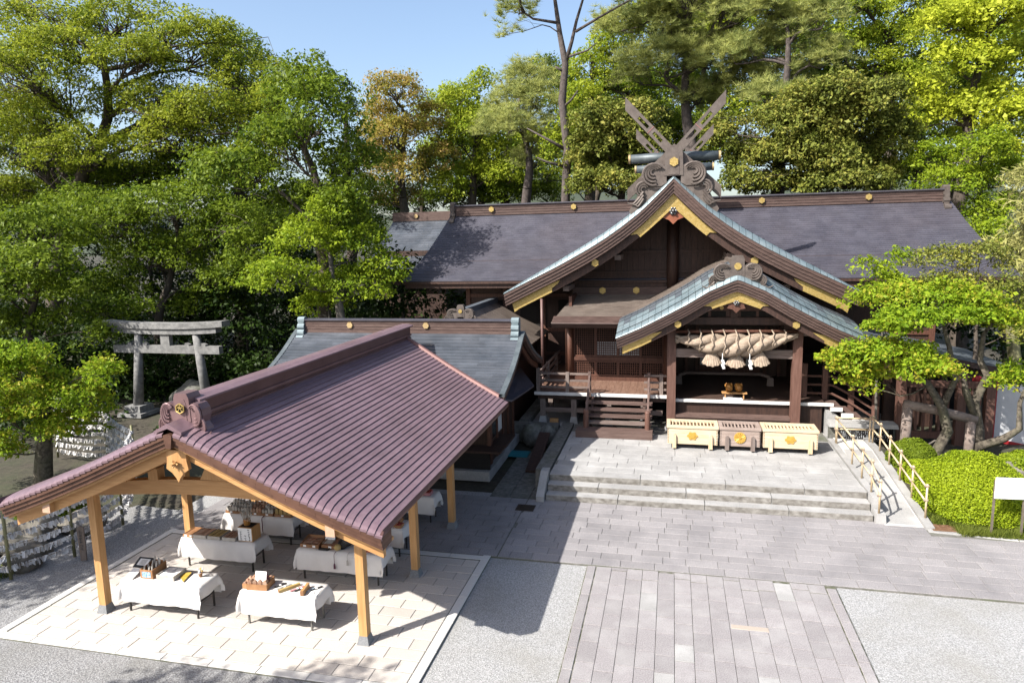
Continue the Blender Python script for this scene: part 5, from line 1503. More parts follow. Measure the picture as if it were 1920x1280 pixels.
def offering_box(label, x0, x1, m, crest, legm):
    y0, y1, z0, z1 = 22.60, 23.42, 0.73, 1.33
    t = thing('offering_box', label, 'offering box', ((x0 + x1) / 2, 23.0, 0.55), group='offering boxes in front of the porch')
    part('front_panel', MB().box(x0, x1, y0, y0 + 0.05, z0, z1 - 0.06), m, t)
    part('rear_panel', MB().box(x0, x1, y1 - 0.05, y1, z0, z1 - 0.06), m, t)
    for x in (x0, x1 - 0.05):
        part('end_panel', MB().box(x, x + 0.05, y0 + 0.052, y1 - 0.052, z0, z1 - 0.06), m, t)
    part('floor_panel', MB().box(x0 + 0.06, x1 - 0.06, y0 + 0.06, y1 - 0.06, z0 + 0.01, z0 + 0.05), 'void', t)
    for (a, b, c, d) in ((x0 - 0.03, x1 + 0.03, y0 - 0.03, y0 + 0.09), (x0 - 0.03, x1 + 0.03, y1 - 0.09, y1 + 0.03), (x0 - 0.03, x0 + 0.09, y0 + 0.091, y1 - 0.091), (x1 - 0.09, x1 + 0.03, y0 + 0.091, y1 - 0.091)):
        part('top_frame', MB().box(a, b, c, d, z1 - 0.058, z1 + 0.02), m, t)
    n = int((x1 - x0) / 0.125)
    for k in range(n):
        x = x0 + 0.12 + (x1 - x0 - 0.24) * (k + 0.5) / n
        part('slat', MB().prism([(x - 0.028, z1 - 0.055), (x, z1 - 0.01), (x + 0.028, z1 - 0.055), (x, z1 - 0.09)], y0 + 0.092, y1 - 0.092), m, t)
    part('inner_shelf', MB().box(x0 + 0.055, x1 - 0.055, y0 + 0.055, y1 - 0.055, z1 - 0.32, z1 - 0.30), m, t)
    for x in (x0 + 0.22, x1 - 0.22):
        for (ya, yb) in ((y0 - 0.075, y0 - 0.003), (y1 + 0.003, y1 + 0.075)):
            lg = part('leg', MB().prism([(x - 0.065, 0.60), (x + 0.065, 0.60), (x + 0.055, 1.04), (x + 0.025, 1.08), (x - 0.025, 1.08), (x - 0.055, 1.04)], ya, yb), legm, t)
            part('castor', MB().tube([(x - 0.02, (ya + yb) / 2, 0.58), (x + 0.02, (ya + yb) / 2, 0.58)], 0.028, 8), 'black', lg)
    cx, cz = (x0 + x1) / 2, 1.02
    if crest == 'cloud':
        c = part('crest', scallop(cx, cz, 0.14, 6, 0.14, y0 - 0.022, y0 - 0.002), 'crest_gold', t)
        part('crest_centre', scallop(cx, cz, 0.08, 6, 0.12, y0 - 0.032, y0 - 0.0225), 'crest_gold', c)
    else:
        c = part('crest', MB().ngon_y(cx, cz, 0.185, y0 - 0.024, y0 - 0.002, 28), 'crest_gold', t)
        for k in range(16):
            a = 2 * math.pi * k / 16
            part('petal', MB().tube([(cx + 0.04 * math.cos(a), y0 - 0.026, cz + 0.04 * math.sin(a)), (cx + 0.165 * math.cos(a), y0 - 0.026, cz + 0.165 * math.sin(a))], [0.006, 0.017], 6), 'crest_gold', c)
        part('petal_centre', MB().ngon_y(cx, cz, 0.035, y0 - 0.045, y0 - 0.026, 12), 'crest_gold', c)
    nl = MB()
    for x in (x0 + 0.025, x1 - 0.025):
        for k in range(9):
            z = z0 + 0.05 + k * 0.055
            nl.box(x - 0.011, x + 0.011, y0 - 0.006, y0 - 0.001, z - 0.011, z + 0.011)
    part('nail_heads', nl, 'iron', t, kind='stuff')


offering_box('new pale wooden offering box with cloud crest, left of the old grey one', -0.10, 1.50, 'box_wood', 'cloud', 'box_wood_z')
offering_box('older grey wooden offering box with round gold chrysanthemum crest', 1.58, 2.82, 'box_old', 'mum', 'wood_grey_z')
offering_box('new pale wooden offering box with cloud crest, right of the old grey one', 2.92, 4.56, 'box_wood', 'cloud', 'box_wood_z')

# ================================================================ STRAW ROPE OF THE PORCH
rope = thing('shimenawa_rope', 'thick twisted straw rope with three tassels hanging across the porch', 'rope', (2.15, 24.72, 4.0))
N = 90
def rad(t):
    return 0.07 + 0.32 * math.sin(math.pi * min(max(t * 0.94 + 0.05, 0), 1)) ** 1.25
def zc_(t):
    return 3.95 - 0.30 * math.sin(math.pi * t) + 0.16 * t
for s in range(3):
    pts, rr = [], []
    for i in range(N + 1):
        t = i / N
        ph = s * 2 * math.pi / 3 - t * 2 * math.pi * 1.75 + 0.6
        R_ = rad(t)
        pts.append((0.22 + 3.98 * t, 24.70 + 0.56 * R_ * math.cos(ph), zc_(t) + 0.56 * R_ * math.sin(ph)))
        rr.append(R_ * 0.56)
    part('rope_strand', MB().tube(pts, rr, 16), 'straw', rope, smooth=True)
fr = MB()
rg = random.Random(2)
for k in range(40):
    a = rg.uniform(0, 6.28)
    r = rg.uniform(0.03, 0.13)
    fr.tube([(0.45, 24.70 + 0.5 * r * math.cos(a), 3.92 + 0.5 * r * math.sin(a)), (0.17 - rg.uniform(0, 0.06), 24.70 + 1.3 * r * math.cos(a), 3.90 + 1.5 * r * math.sin(a))], 0.014, 4)
part('frayed_end', fr, 'straw', rope)
for k, (x, top, h, w0, w1) in enumerate(((1.38, 3.52, 0.46, 0.10, 0.33), (2.18, 3.44, 0.42, 0.10, 0.33), (2.98, 3.52, 0.44, 0.10, 0.33))):
    n, V, F = 40, [], []
    for j in range(5):
        t = j / 4
        for i in range(n):
            a = 2 * math.pi * i / n
            r = w0 + (w1 - w0) * t ** 0.8
            r *= 1 + (0.05 if i % 2 else -0.05) * t
            V.append((x + r * math.cos(a), 24.66 + r * 0.62 * math.sin(a), top - h * t - (0.02 * math.sin(i * 1.7) if j == 4 else 0) + 0.05 * t * math.cos(a * 2)))
    for j in range(4):
        for i in range(n):
            F.append((j * n + i, (j + 1) * n + i, (j + 1) * n + (i + 1) % n, j * n + (i + 1) % n))
    F.append(tuple(range(4 * n, 5 * n)))
    part('straw_tassel', MB().add(V, F), 'straw_z', rope)
part('bamboo_pole', MB().tube([(0.15, 24.74, 4.20), (4.2, 24.74, 4.24)], 0.055, 10), 'wood_red', rope, smooth=True)
for k in range(9):
    x = 0.58 + k * 0.40
    t = (x - 0.22) / 3.98
    R_ = rad(t) * 1.25
    zz = zc_(t)
    pts = [(x + (0.03 if q % 2 else -0.03), 24.70 - R_ * math.sin(math.pi * q / 6) - 0.01, 4.28 - (4.28 - zz + R_) * q / 6) for q in range(7)]
    part('tie_cord', MB().tube(pts, 0.026, 6), 'straw_z', rope, smooth=True)
for x in (1.72, 2.62):
    p = part('paper_streamer', MB().tube([(x, 24.38, 3.50), (x, 24.37, 3.28)], 0.012, 5), 'paper', rope)
    mb = MB()
    for q in range(4):
        a, b = x - 0.05 + 0.03 * (q % 2), x + 0.05 + 0.03 * (q % 2)
        z = 3.28 - q * 0.075
        mb.add([(a, 24.35 + 0.02 * (q % 2), z), (b, 24.37 - 0.02 * (q % 2), z), (b + 0.02, 24.37, z - 0.10), (a + 0.02, 24.35, z - 0.10)], [(0, 1, 2, 3)])
        mb.add([(a, 24.34, z), (a + 0.03, 24.44, z), (a + 0.05, 24.44, z - 0.10), (a + 0.02, 24.34, z - 0.10)], [(0, 1, 2, 3)])
    part('paper_zigzag', mb, 'paper', p)

# little stand with two golden lion heads inside the porch
t = thing('offering_stand', 'low wooden stand inside the porch under two golden figures', 'stand', (2.25, 25.62, 1.62))
part('stand_top', MB().box(-0.44, 0.44, -0.14, 0.14, 0.20, 0.235), 'hinoki', t, local=True)
for x in (-0.34, 0.30):
    part('stand_leg', MB().box(x, x + 0.04, -0.10, 0.10, 0.0, 0.199), 'hinoki', t, local=True)
t = thing('white_tray', 'white tray on the floor beneath the golden figures', 'tray', (2.2, 25.50, 1.625))
part('tray', MB().frustum(-0.34, 0.34, -0.12, 0.12, 0.0, 0.05, 0.02), 'white_wall', t, local=True)
part('tray_rim', MB().box(-0.30, 0.30, -0.09, -0.08, 0.05, 0.065), 'white_wall', t, local=True)
for x, lb in ((2.06, 'left golden lion head figure on the low stand'), (2.40, 'right golden lion head figure on the low stand')):
    t = thing('lion_figure', lb, 'figure', (x, 25.62, 1.86))
    part('head', MB().blob((0, 0, 0.16), (0.13, 0.11, 0.15), int(x * 10), 0.12), 'lion_gold', t, local=True, smooth=True)
    part('mane', MB().blob((0, 0.04, 0.23), (0.14, 0.09, 0.09), 3, 0.25), 'lion_gold', t, local=True)
    for s in (-1, 1):
        part('ear', MB().blob((s * 0.09, 0.0, 0.29), (0.03, 0.03, 0.05), 1, 0.0, 8, 6), 'lion_gold', t, local=True)
    part('muzzle', MB().blob((0, -0.10, 0.12), (0.06, 0.05, 0.05), 2, 0.0, 8, 6), 'lion_gold', t, local=True)

# ================================================================ STONE GATE
to = thing('stone_torii', 'grey stone gate with curved lintel in the shade at the left', 'gate', (-22.1, 26, 0))
for (xb, xt) in ((-23.95, -23.55), (-20.25, -20.55)):
    part('pillar', MB().tube([(xb, 26, 0.38), (xt, 26, 3.75)], [0.225, 0.165], 18), 'torii_stone', to, smooth=True)
    p = part('plinth', MB().frustum(xb - 0.45, xb + 0.45, 25.55, 26.45, 0.12, 0.42, 0.03), 'torii_stone', to)
    part('plinth_base', MB().frustum(xb - 0.65, xb + 0.65, 25.35, 26.65, -0.05, 0.118, 0.03), 'torii_stone', p)
xs = [-25.2 + 6.2 * i / 16 for i in range(17)]
cv = lambda x: 0.12 * abs((x + 22.1) / 3.1) ** 2.4
part('lintel', MB().band([(x, 4.22 + cv(x)) for x in xs], [(x, 3.97 + cv(x)) for x in xs], 25.72, 26.28), 'torii_stone', to)
part('lower_lintel', MB().band([(x, 3.965 + cv(x)) for x in xs[1:-1]], [(x, 3.72 + cv(x)) for x in xs[1:-1]], 25.80, 26.20), 'torii_stone', to)
part('cross_beam', MB().box(-24.85, -19.35, 25.86, 26.14, 2.86, 3.20), 'torii_stone', to)
part('centre_strut', MB().box(-22.33, -21.87, 25.88, 26.12, 3.201, 3.72), 'torii_stone', to)
for x in (-24.0, -23.2, -21.0, -20.15):
    part('wedge', MB().prism([(x - 0.1, 3.201), (x + 0.1, 3.201), (x + 0.1, 3.27), (x - 0.1, 3.33)], 25.9, 26.1), 'torii_stone', to)
t = thing('stone_marker', 'short weathered stone marker left of the gate', 'marker', (-24.6, 22.5, 0))
part('pillar', MB().frustum(-0.2, 0.2, -0.15, 0.15, 0.0, 1.5, 0.03), 'old_stone', t, local=True)
part('base', MB().frustum(-0.35, 0.35, -0.3, 0.3, -0.05, 0.16, 0.03), 'old_stone', t, local=True)
tag(part('garden_boulder', MB().blob((-22.3, 27.6, 0.45), (1.0, 0.7, 0.75), 12, 0.2, 20, 12), 'old_stone', smooth=True), 'dark round boulder below the stone gate', 'rock')

# ================================================================ FORTUNE PAPER ROPES
LINE = [(-16.4, 10.9), (-14.95, 11.85), (-14.45, 13.12), (-14.75, 15.0), (-16.6, 17.6), (-19.6, 19.6), (-22.0, 19.8)]
om = thing('fortune_paper_rack', 'ropes on bamboo posts covered with knotted white fortune papers', 'rack', (-15.5, 14, 0))
for (x, y) in LINE:
    part('bamboo_post', MB().tube([(x, y, 0), (x + 0.02, y, 2.05)], 0.038, 8), 'bamboo_old', om, smooth=True)
rg = np.random.default_rng(5)
for r, z in enumerate((0.30, 0.56, 0.82, 1.08, 1.34, 1.60, 1.86)):
    rp = MB()
    Vs, Qs = [], []
    for (x0, y0), (x1, y1) in zip(LINE, LINE[1:]):
        L = math.hypot(x1 - x0, y1 - y0)
        sag = 0.05 * L / 2
        P = [(x0 + (x1 - x0) * q / 8, y0 + (y1 - y0) * q / 8, z - sag * math.sin(math.pi * q / 8)) for q in range(9)]
        rp.tube(P, 0.009, 4, cap=False)
        n = int(L / 0.030)
        for k in range(n):
            if rg.random() < 0.10:
                continue
            q = (k + rg.random()) / n
            c = np.array([x0 + (x1 - x0) * q, y0 + (y1 - y0) * q, z - sag * math.sin(math.pi * q)])
            a = rg.uniform(0, 2 * math.pi)
            u = np.array([math.cos(a), math.sin(a), 0]) * rg.uniform(0.022, 0.038)
            d = np.array([rg.normal(0, 0.035), rg.normal(0, 0.035), -rg.uniform(0.08, 0.17)])
            o = c + np.array([rg.normal(0, 0.012), rg.normal(0, 0.012), 0.035])
            for dd in (d, d * np.array([-1, -1, 0.9])):
                b = len(Vs)
                Vs += [o - u, o + u, o + u + dd, o - u + dd]
                Qs.append((b, b + 1, b + 2, b + 3))
    ro = part('rope', rp, 'straw', om)
    off = np.array(tuple(wloc(om)))
    po = np_mesh('fortune_papers', np.array(Vs) - off, np.array(Qs), 'paper_old', om, 'stuff')
t = thing('wooden_stake', 'narrow wooden stake with dark brushed characters beside the paper ropes', 'stake', (-14.05, 13.0, 0), 0.3)
part('stake_board', MB().prism([(-0.07, 0.0), (0.07, 0.0), (0.085, 0.84), (0, 0.90), (-0.085, 0.84)], -0.02, 0.02), 'stake_wood', t, local=True)
ch = MB()
rg2 = random.Random(8)
for r in range(6):
    z = 0.74 - r * 0.09
    for k in range(4):
        x, zz = rg2.uniform(-0.025, 0.025), z + rg2.uniform(-0.025, 0.025)
        if k % 2:
            ch.box(x - 0.028, x + 0.028, -0.024, -0.021, zz - 0.005, zz + 0.005)
        else:
            ch.box(x - 0.005, x + 0.005, -0.024, -0.021, zz - 0.025, zz + 0.025)
part('brushed_characters', ch, 'ink', t, local=True, kind='stuff')
for k, (x, y, z, r, lb) in enumerate(((-16.3, 13.3, 0.2, (0.95, 0.75, 0.5), 'long pale boulder behind the lower paper ropes'), (-15.3, 12.4, 0.08, (0.42, 0.36, 0.30), 'small mossy stone below the paper ropes'), (-17.0, 12.2, 0.1, (0.7, 0.5, 0.42), 'dark boulder at the left end of the paper ropes'), (-15.6, 14.7, 0.1, (0.6, 0.5, 0.4), 'rounded stone under the corner of the paper ropes'))):
    tag(part('garden_rock', MB().blob((x, y, z), r, 20 + k, 0.28, 18, 11), 'rock', smooth=True), lb, 'rock')

# ================================================================ BAMBOO HANDRAILS, SIGN AND SMALL THINGS
def handrail(label, posts, h=0.92, r=0.027):
    t = thing('bamboo_handrail', label, 'handrail', posts[0])
    for p in posts:
        part('post', MB().tube([p, (p[0], p[1], p[2] + h)], r, 9), 'bamboo', t, smooth=True)
    for q in (h - 0.06, h * 0.52):
        pts = [(p[0] - 0.035, p[1], p[2] + q) for p in posts]
        for a, b in zip(pts, pts[1:]):
            part('rail', MB().tube([a, b], r * 0.92, 9), 'bamboo', t, smooth=True)
        for p in pts:
            part('lashing', MB().tube([(p[0] - 0.03, p[1], p[2]), (p[0] + 0.07, p[1], p[2])], r * 1.25, 8), 'straw', t)


handrail('bamboo handrail along the left edge of the ramp', [(5.42, 24.0, 0.56), (5.40, 21.85, 0.56), (5.37, 20.6, 0.56), (5.34, 19.5, 0.56), (5.34, 18.72, 0.27)])
handrail('bamboo handrail along the right edge of the ramp below the clipped shrub', [(6.52, 24.0, 0.64), (6.53, 23.2, 0.61), (6.53, 22.2, 0.49), (6.53, 21.15, 0.37), (6.53, 20.1, 0.25), (6.53, 19.0, 0.12)])
handrail('short bamboo handrail closing the top end of the ramp', [(5.42, 24.1, 0.56), (6.45, 24.1, 0.56)])
sg = thing('notice_board', 'white notice board with fine print on two posts before the round shrub', 'sign', (8.14, 18.35, 0.0), 0.06)
part('panel', MB().box(-0.34, 0.36, -0.02, 0.02, 1.0, 1.53), 'sign_white', sg, local=True)
for x in (-0.33, 0.34):
    part('post', MB().box(x - 0.022, x + 0.022, 0.021, 0.06, -0.05, 1.45), 'sign_frame', sg, local=True)
tx = MB()
rg = random.Random(4)
tx.box(-0.27, -0.13, -0.0225, -0.0205, 1.452, 1.474)
for r in range(16):
    x = 0.32 - r * 0.037
    z = 1.42
    while z > 1.06:
        l = rg.uniform(0.01, 0.03)
        if rg.random() < 0.75:
            tx.box(x - 0.006, x + 0.006, -0.0225, -0.0205, z - l, z)
        z -= l + 0.012
part('printed_text', tx, 'sign_ink', sg, local=True, kind='stuff')
mo = thing('donor_plaque', 'stone slab on a black engraved plaque at the top of the ramp', 'monument', (6.3, 24.75, 0.5))
part('stone_slab', MB().frustum(5.28, 7.45, 24.5, 25.1, 0.98, 1.12, 0.03), 'granite', mo)
part('plaque', MB().box(5.6, 7.3, 24.62, 24.72, 0.5, 0.979), 'plaque', mo)
part('plinth', MB().box(5.35, 7.4, 24.73, 25.0, 0.45, 0.978), 'old_stone', mo)
ins = MB()
rg = random.Random(6)
for k in range(26):
    x = 5.70 + k * 0.058
    z = 0.92
    while z > 0.56:
        l = rg.uniform(0.02, 0.06)
        if rg.random() < 0.7:
            ins.box(x - 0.007, x + 0.007, 24.616, 24.6195, z - l, z)
        z -= l + 0.02
part('engraved_text', ins, 'shoji', mo, kind='stuff')
lf = thing('log_rail', 'rustic rail of thick rough logs beside the maple trunk', 'rail', (7.6, 23.4, 0.4))
part('log_post', MB().tube([(7.30, 23.4, 0.3), (7.32, 23.4, 2.05)], 0.15, 12), 'log_bark', lf, smooth=True)
part('log_post', MB().tube([(9.05, 23.2, 0.3), (9.05, 23.2, 1.7)], 0.14, 12), 'log_bark', lf, smooth=True)
part('log_beam', MB().tube([(7.2, 23.4, 2.12), (8.1, 23.3, 1.98), (9.2, 23.2, 1.72)], 0.145, 12), 'log_bark', lf, smooth=True)
hp = thing('garden_hoop', 'bent grey branch hoop on the ground under the log rail', 'branch', (7.9, 23.1, 0.45))
part('hoop', MB().tube([(7.65, 23.1, 0.4), (7.8, 23.1, 0.85), (8.05, 23.1, 1.05), (8.3, 23.15, 1.0)], 0.028, 6), 'bark_grey', hp, smooth=True)
part('hoop', MB().tube([(7.9, 23.0, 0.4), (8.1, 23.0, 0.7), (8.35, 23.0, 0.75)], 0.024, 6), 'bark_grey', hp, smooth=True)
pn = thing('boarded_screen', 'white boarded screen with a red frame at the right edge', 'screen', (12.5, 25.2, 0.3))
part('panel', MB().prism([(10.55, 0.62), (14.5, -0.2), (14.5, 2.4), (10.55, 2.45)], 25.30, 25.36), 'white_wall', pn)
part('red_frame', MB().box(10.40, 10.55, 25.22, 25.40, 0.5, 2.6), 'red_lacquer', pn)
part('red_frame', MB().prism([(10.55, 0.50), (14.5, -0.32), (14.5, -0.2), (10.55, 0.62)], 25.26, 25.38), 'red_lacquer', pn)
t = thing('red_lantern', 'small red lantern hanging under the corridor roof at the right', 'lantern', (10.0, 25.4, 2.4))
part('shade', MB().lathe([(0.05, 0), (0.13, 0.06), (0.15, 0.16), (0.13, 0.26), (0.05, 0.32)], n=12), 'red_lacquer', t, local=True, smooth=True)
part('cap', MB().lathe([(0.055, 0.32), (0.055, 0.36)], n=10), 'black', t, local=True)
part('hanging_cord', MB().tube([(0, 0, 0.36), (0, 0, 0.85)], 0.008, 5), 'black', t, local=True)


def grate(label, x, y, w, d, z, m, n=7):
    t = thing('drain_grate', label, 'grate', (x, y, z))
    part('frame', MB().box(-w / 2, w / 2, -d / 2, -d / 2 + 0.03, 0, 0.012).box(-w / 2, w / 2, d / 2 - 0.03, d / 2, 0, 0.012).box(-w / 2, -w / 2 + 0.03, -d / 2 + 0.031, d / 2 - 0.031, 0, 0.012).box(w / 2 - 0.03, w / 2, -d / 2 + 0.031, d / 2 - 0.031, 0, 0.012), m, t, local=True)
    part('pit', MB().box(-w / 2 + 0.03, w / 2 - 0.03, -d / 2 + 0.03, d / 2 - 0.03, 0.0, 0.003), 'void', t, local=True)
    for k in range(n):
        yy = -d / 2 + 0.03 + (d - 0.06) * (k + 0.5) / n
        part('bar', MB().box(-w / 2 + 0.031, w / 2 - 0.031, yy - 0.012, yy + 0.012, 0.004, 0.011), m, t, local=True)


grate('square iron drain grate in the shaded court left of the steps', -4.0, 18.1, 0.52, 0.44, 0.006, 'iron')
grate('rusty drain grate beside the grass edge at the foot of the round shrub', 6.85, 18.62, 0.62, 0.40, 0.02, 'rust_iron', 9)
t = thing('teal_mat', 'teal mat on the ground in the shaded side yard', 'mat', (-5.25, 22.85, 0.01))
part('mat', MB().box(-0.36, 0.36, -0.32, 0.32, 0.0, 0.025), 'teal', t, local=True)
part('mat_edge', MB().box(-0.37, 0.37, -0.345, -0.322, 0.0, 0.02), 'teal', t, local=True)
for k, (dx, lb) in enumerate(((0.0, 'lower'), (0.14, 'middle'), (0.26, 'upper'))):
    b = MB().prism([(21.0, 0.02), (23.5, 0.60), (23.5, 0.66), (21.0, 0.08)], -4.62 + dx, -4.48 + dx, 'x')
    tag(part('leaning_board', b, 'wood_dark'), lb + ' dark board of three leaning against the platform edge', 'board')
for k, (x, y, r, lb) in enumerate(((-5.0, 24.1, (0.42, 0.32, 0.45), 'dark rounded jar like stone, left of the pair in the sunken yard'), (-4.45, 24.15, (0.36, 0.3, 0.42), 'dark rounded jar like stone, right of the pair in the sunken yard'))):
    tag(part('yard_stone', MB().blob((x, y, 0.35), r, 40 + k, 0.10, 16, 10), 'old_stone', smooth=True), lb, 'rock')
tag(part('timber_offcut', MB().frustum(-4.55, -4.22, 25.2, 25.4, 0.505, 0.70, 0.01), 'hinoki'), 'short block of fresh orange timber under the deck', 'timber block')
t = part('garden_step_stone', MB().blob((9.75, 21.9, 0.55), (0.5, 0.35, 0.30), 50, 0.2, 16, 10), 'rock', smooth=True)
tag(t, 'pale flat topped rock behind the round shrub', 'rock')

# ================================================================ TREES AND SHRUBS
def leaves_np(C, S, outn, rng, flat=0.55, rhomb=0.55, up=0.6, rnd=0.75):
    """rhombic leaves at centres C with sizes S; outn = outward direction per leaf"""
    n = len(C)
    nr = rng.normal(size=(n, 3)) * rnd + outn * 0.55
    nr[:, 2] += up
    nr /= np.linalg.norm(nr, axis=1)[:, None] + 1e-9
    a = rng.normal(size=(n, 3))
    t = np.cross(nr, a)
    t /= np.linalg.norm(t, axis=1)[:, None] + 1e-9
    b = np.cross(nr, t)
    s = S[:, None]
    V = np.empty((n, 4, 3))
    V[:, 0] = C - t * s * 0.5
    V[:, 1] = C + b * s * rhomb * 0.5
    V[:, 2] = C + t * s * 0.5 - nr * s * 0.08
    V[:, 3] = C - b * s * rhomb * 0.5
    return V.reshape(-1, 3), np.arange(n * 4).reshape(-1, 4)


def needles_np(C, rng, n_per, length, width):
    n = len(C)
    d = rng.normal(size=(n * n_per, 3))
    d[:, 2] = np.abs(d[:, 2]) * 0.9 + 0.1
    d /= np.linalg.norm(d, axis=1)[:, None]
    o = np.repeat(C, n_per, axis=0)
    a = rng.normal(size=d.shape)
    w = np.cross(d, a)
    w /= np.linalg.norm(w, axis=1)[:, None] + 1e-9
    L = length * rng.uniform(0.6, 1.15, size=(len(o), 1))
    V = np.empty((len(o), 3, 3))
    V[:, 0] = o - w * width * 0.5
    V[:, 1] = o + w * width * 0.5
    V[:, 2] = o + d * L
    return V.reshape(-1, 3), np.arange(len(o) * 3).reshape(-1, 3)


# kind: leaf material, bark, leaf size, clump radius, clumps per m2 of lobe, leaves per clump, flatness, branch scale
KIND = {
    'zelkova': ('leaf_zelkova', 'bark', 0.165, 0.58, 3.5, 42, 0.42),
    'broad': ('leaf_broad', 'bark', 0.175, 0.55, 4.9, 40, 0.5),
    'bright': ('leaf_bright', 'bark_grey', 0.135, 0.38, 9.5, 36, 0.5),
    'maple': ('leaf_maple', 'bark_maple', 0.115, 0.30, 14.0, 44, 0.5),
    'dark': ('leaf_shade_dark', 'bark', 0.26, 0.62, 1.6, 30, 0.6),  # leaf colour itself carries the shade of the wood
    'conifer': ('leaf_conifer', 'bark', 0.22, 0.42, 4.0, 30, 0.4),
    'orange': ('leaf_orange', 'bark_grey', 0.19, 0.58, 4.4, 36, 0.5),
    'yellow': ('leaf_yellow', 'bark', 0.20, 0.58, 4.4, 36, 0.5),
    'pine': ('leaf_pine', 'bark_pine', 0.5, 0.55, 4.0, 4, 0.55),
    'oak': ('leaf_oak', 'bark', 0.19, 0.46, 7.2, 46, 0.65),
    'far': ('leaf_yellow', 'bark', 0.27, 0.75, 2.4, 36, 0.55),
    'far_dark': ('leaf_broad', 'bark', 0.27, 0.75, 2.4, 36, 0.55),
    'shrub': ('leaf_oak', 'bark', 0.105, 0.30, 12.0, 40, 0.6),
    'camphor': ('leaf_camphor', 'bark', 0.23, 0.60, 3.6, 42, 0.55),
    'bamboo': ('leaf_bamboo', 'bamboo_old', 0.20, 0.45, 5.0, 36, 0.8),
}


def branch(mb, p0, p1, r0, r1, rng, n=5, sag=0.12, sides=6):
    p0, p1 = np.array(p0, float), np.array(p1, float)
    L = np.linalg.norm(p1 - p0)
    pts = []
    w = rng.normal(size=3) * L * sag
    w2 = rng.normal(size=3) * L * sag * 0.5
    for i in range(n + 1):
        t = i / n
        p = p0 + (p1 - p0) * t + w * math.sin(math.pi * t) + w2 * math.sin(2 * math.pi * t)
        p[2] += 0.10 * L * math.sin(math.pi * t)
        pts.append(tuple(p))
    mb.tube(pts, [r0 + (r1 - r0) * i / n for i in range(n + 1)], sides, cap=False)
    return pts


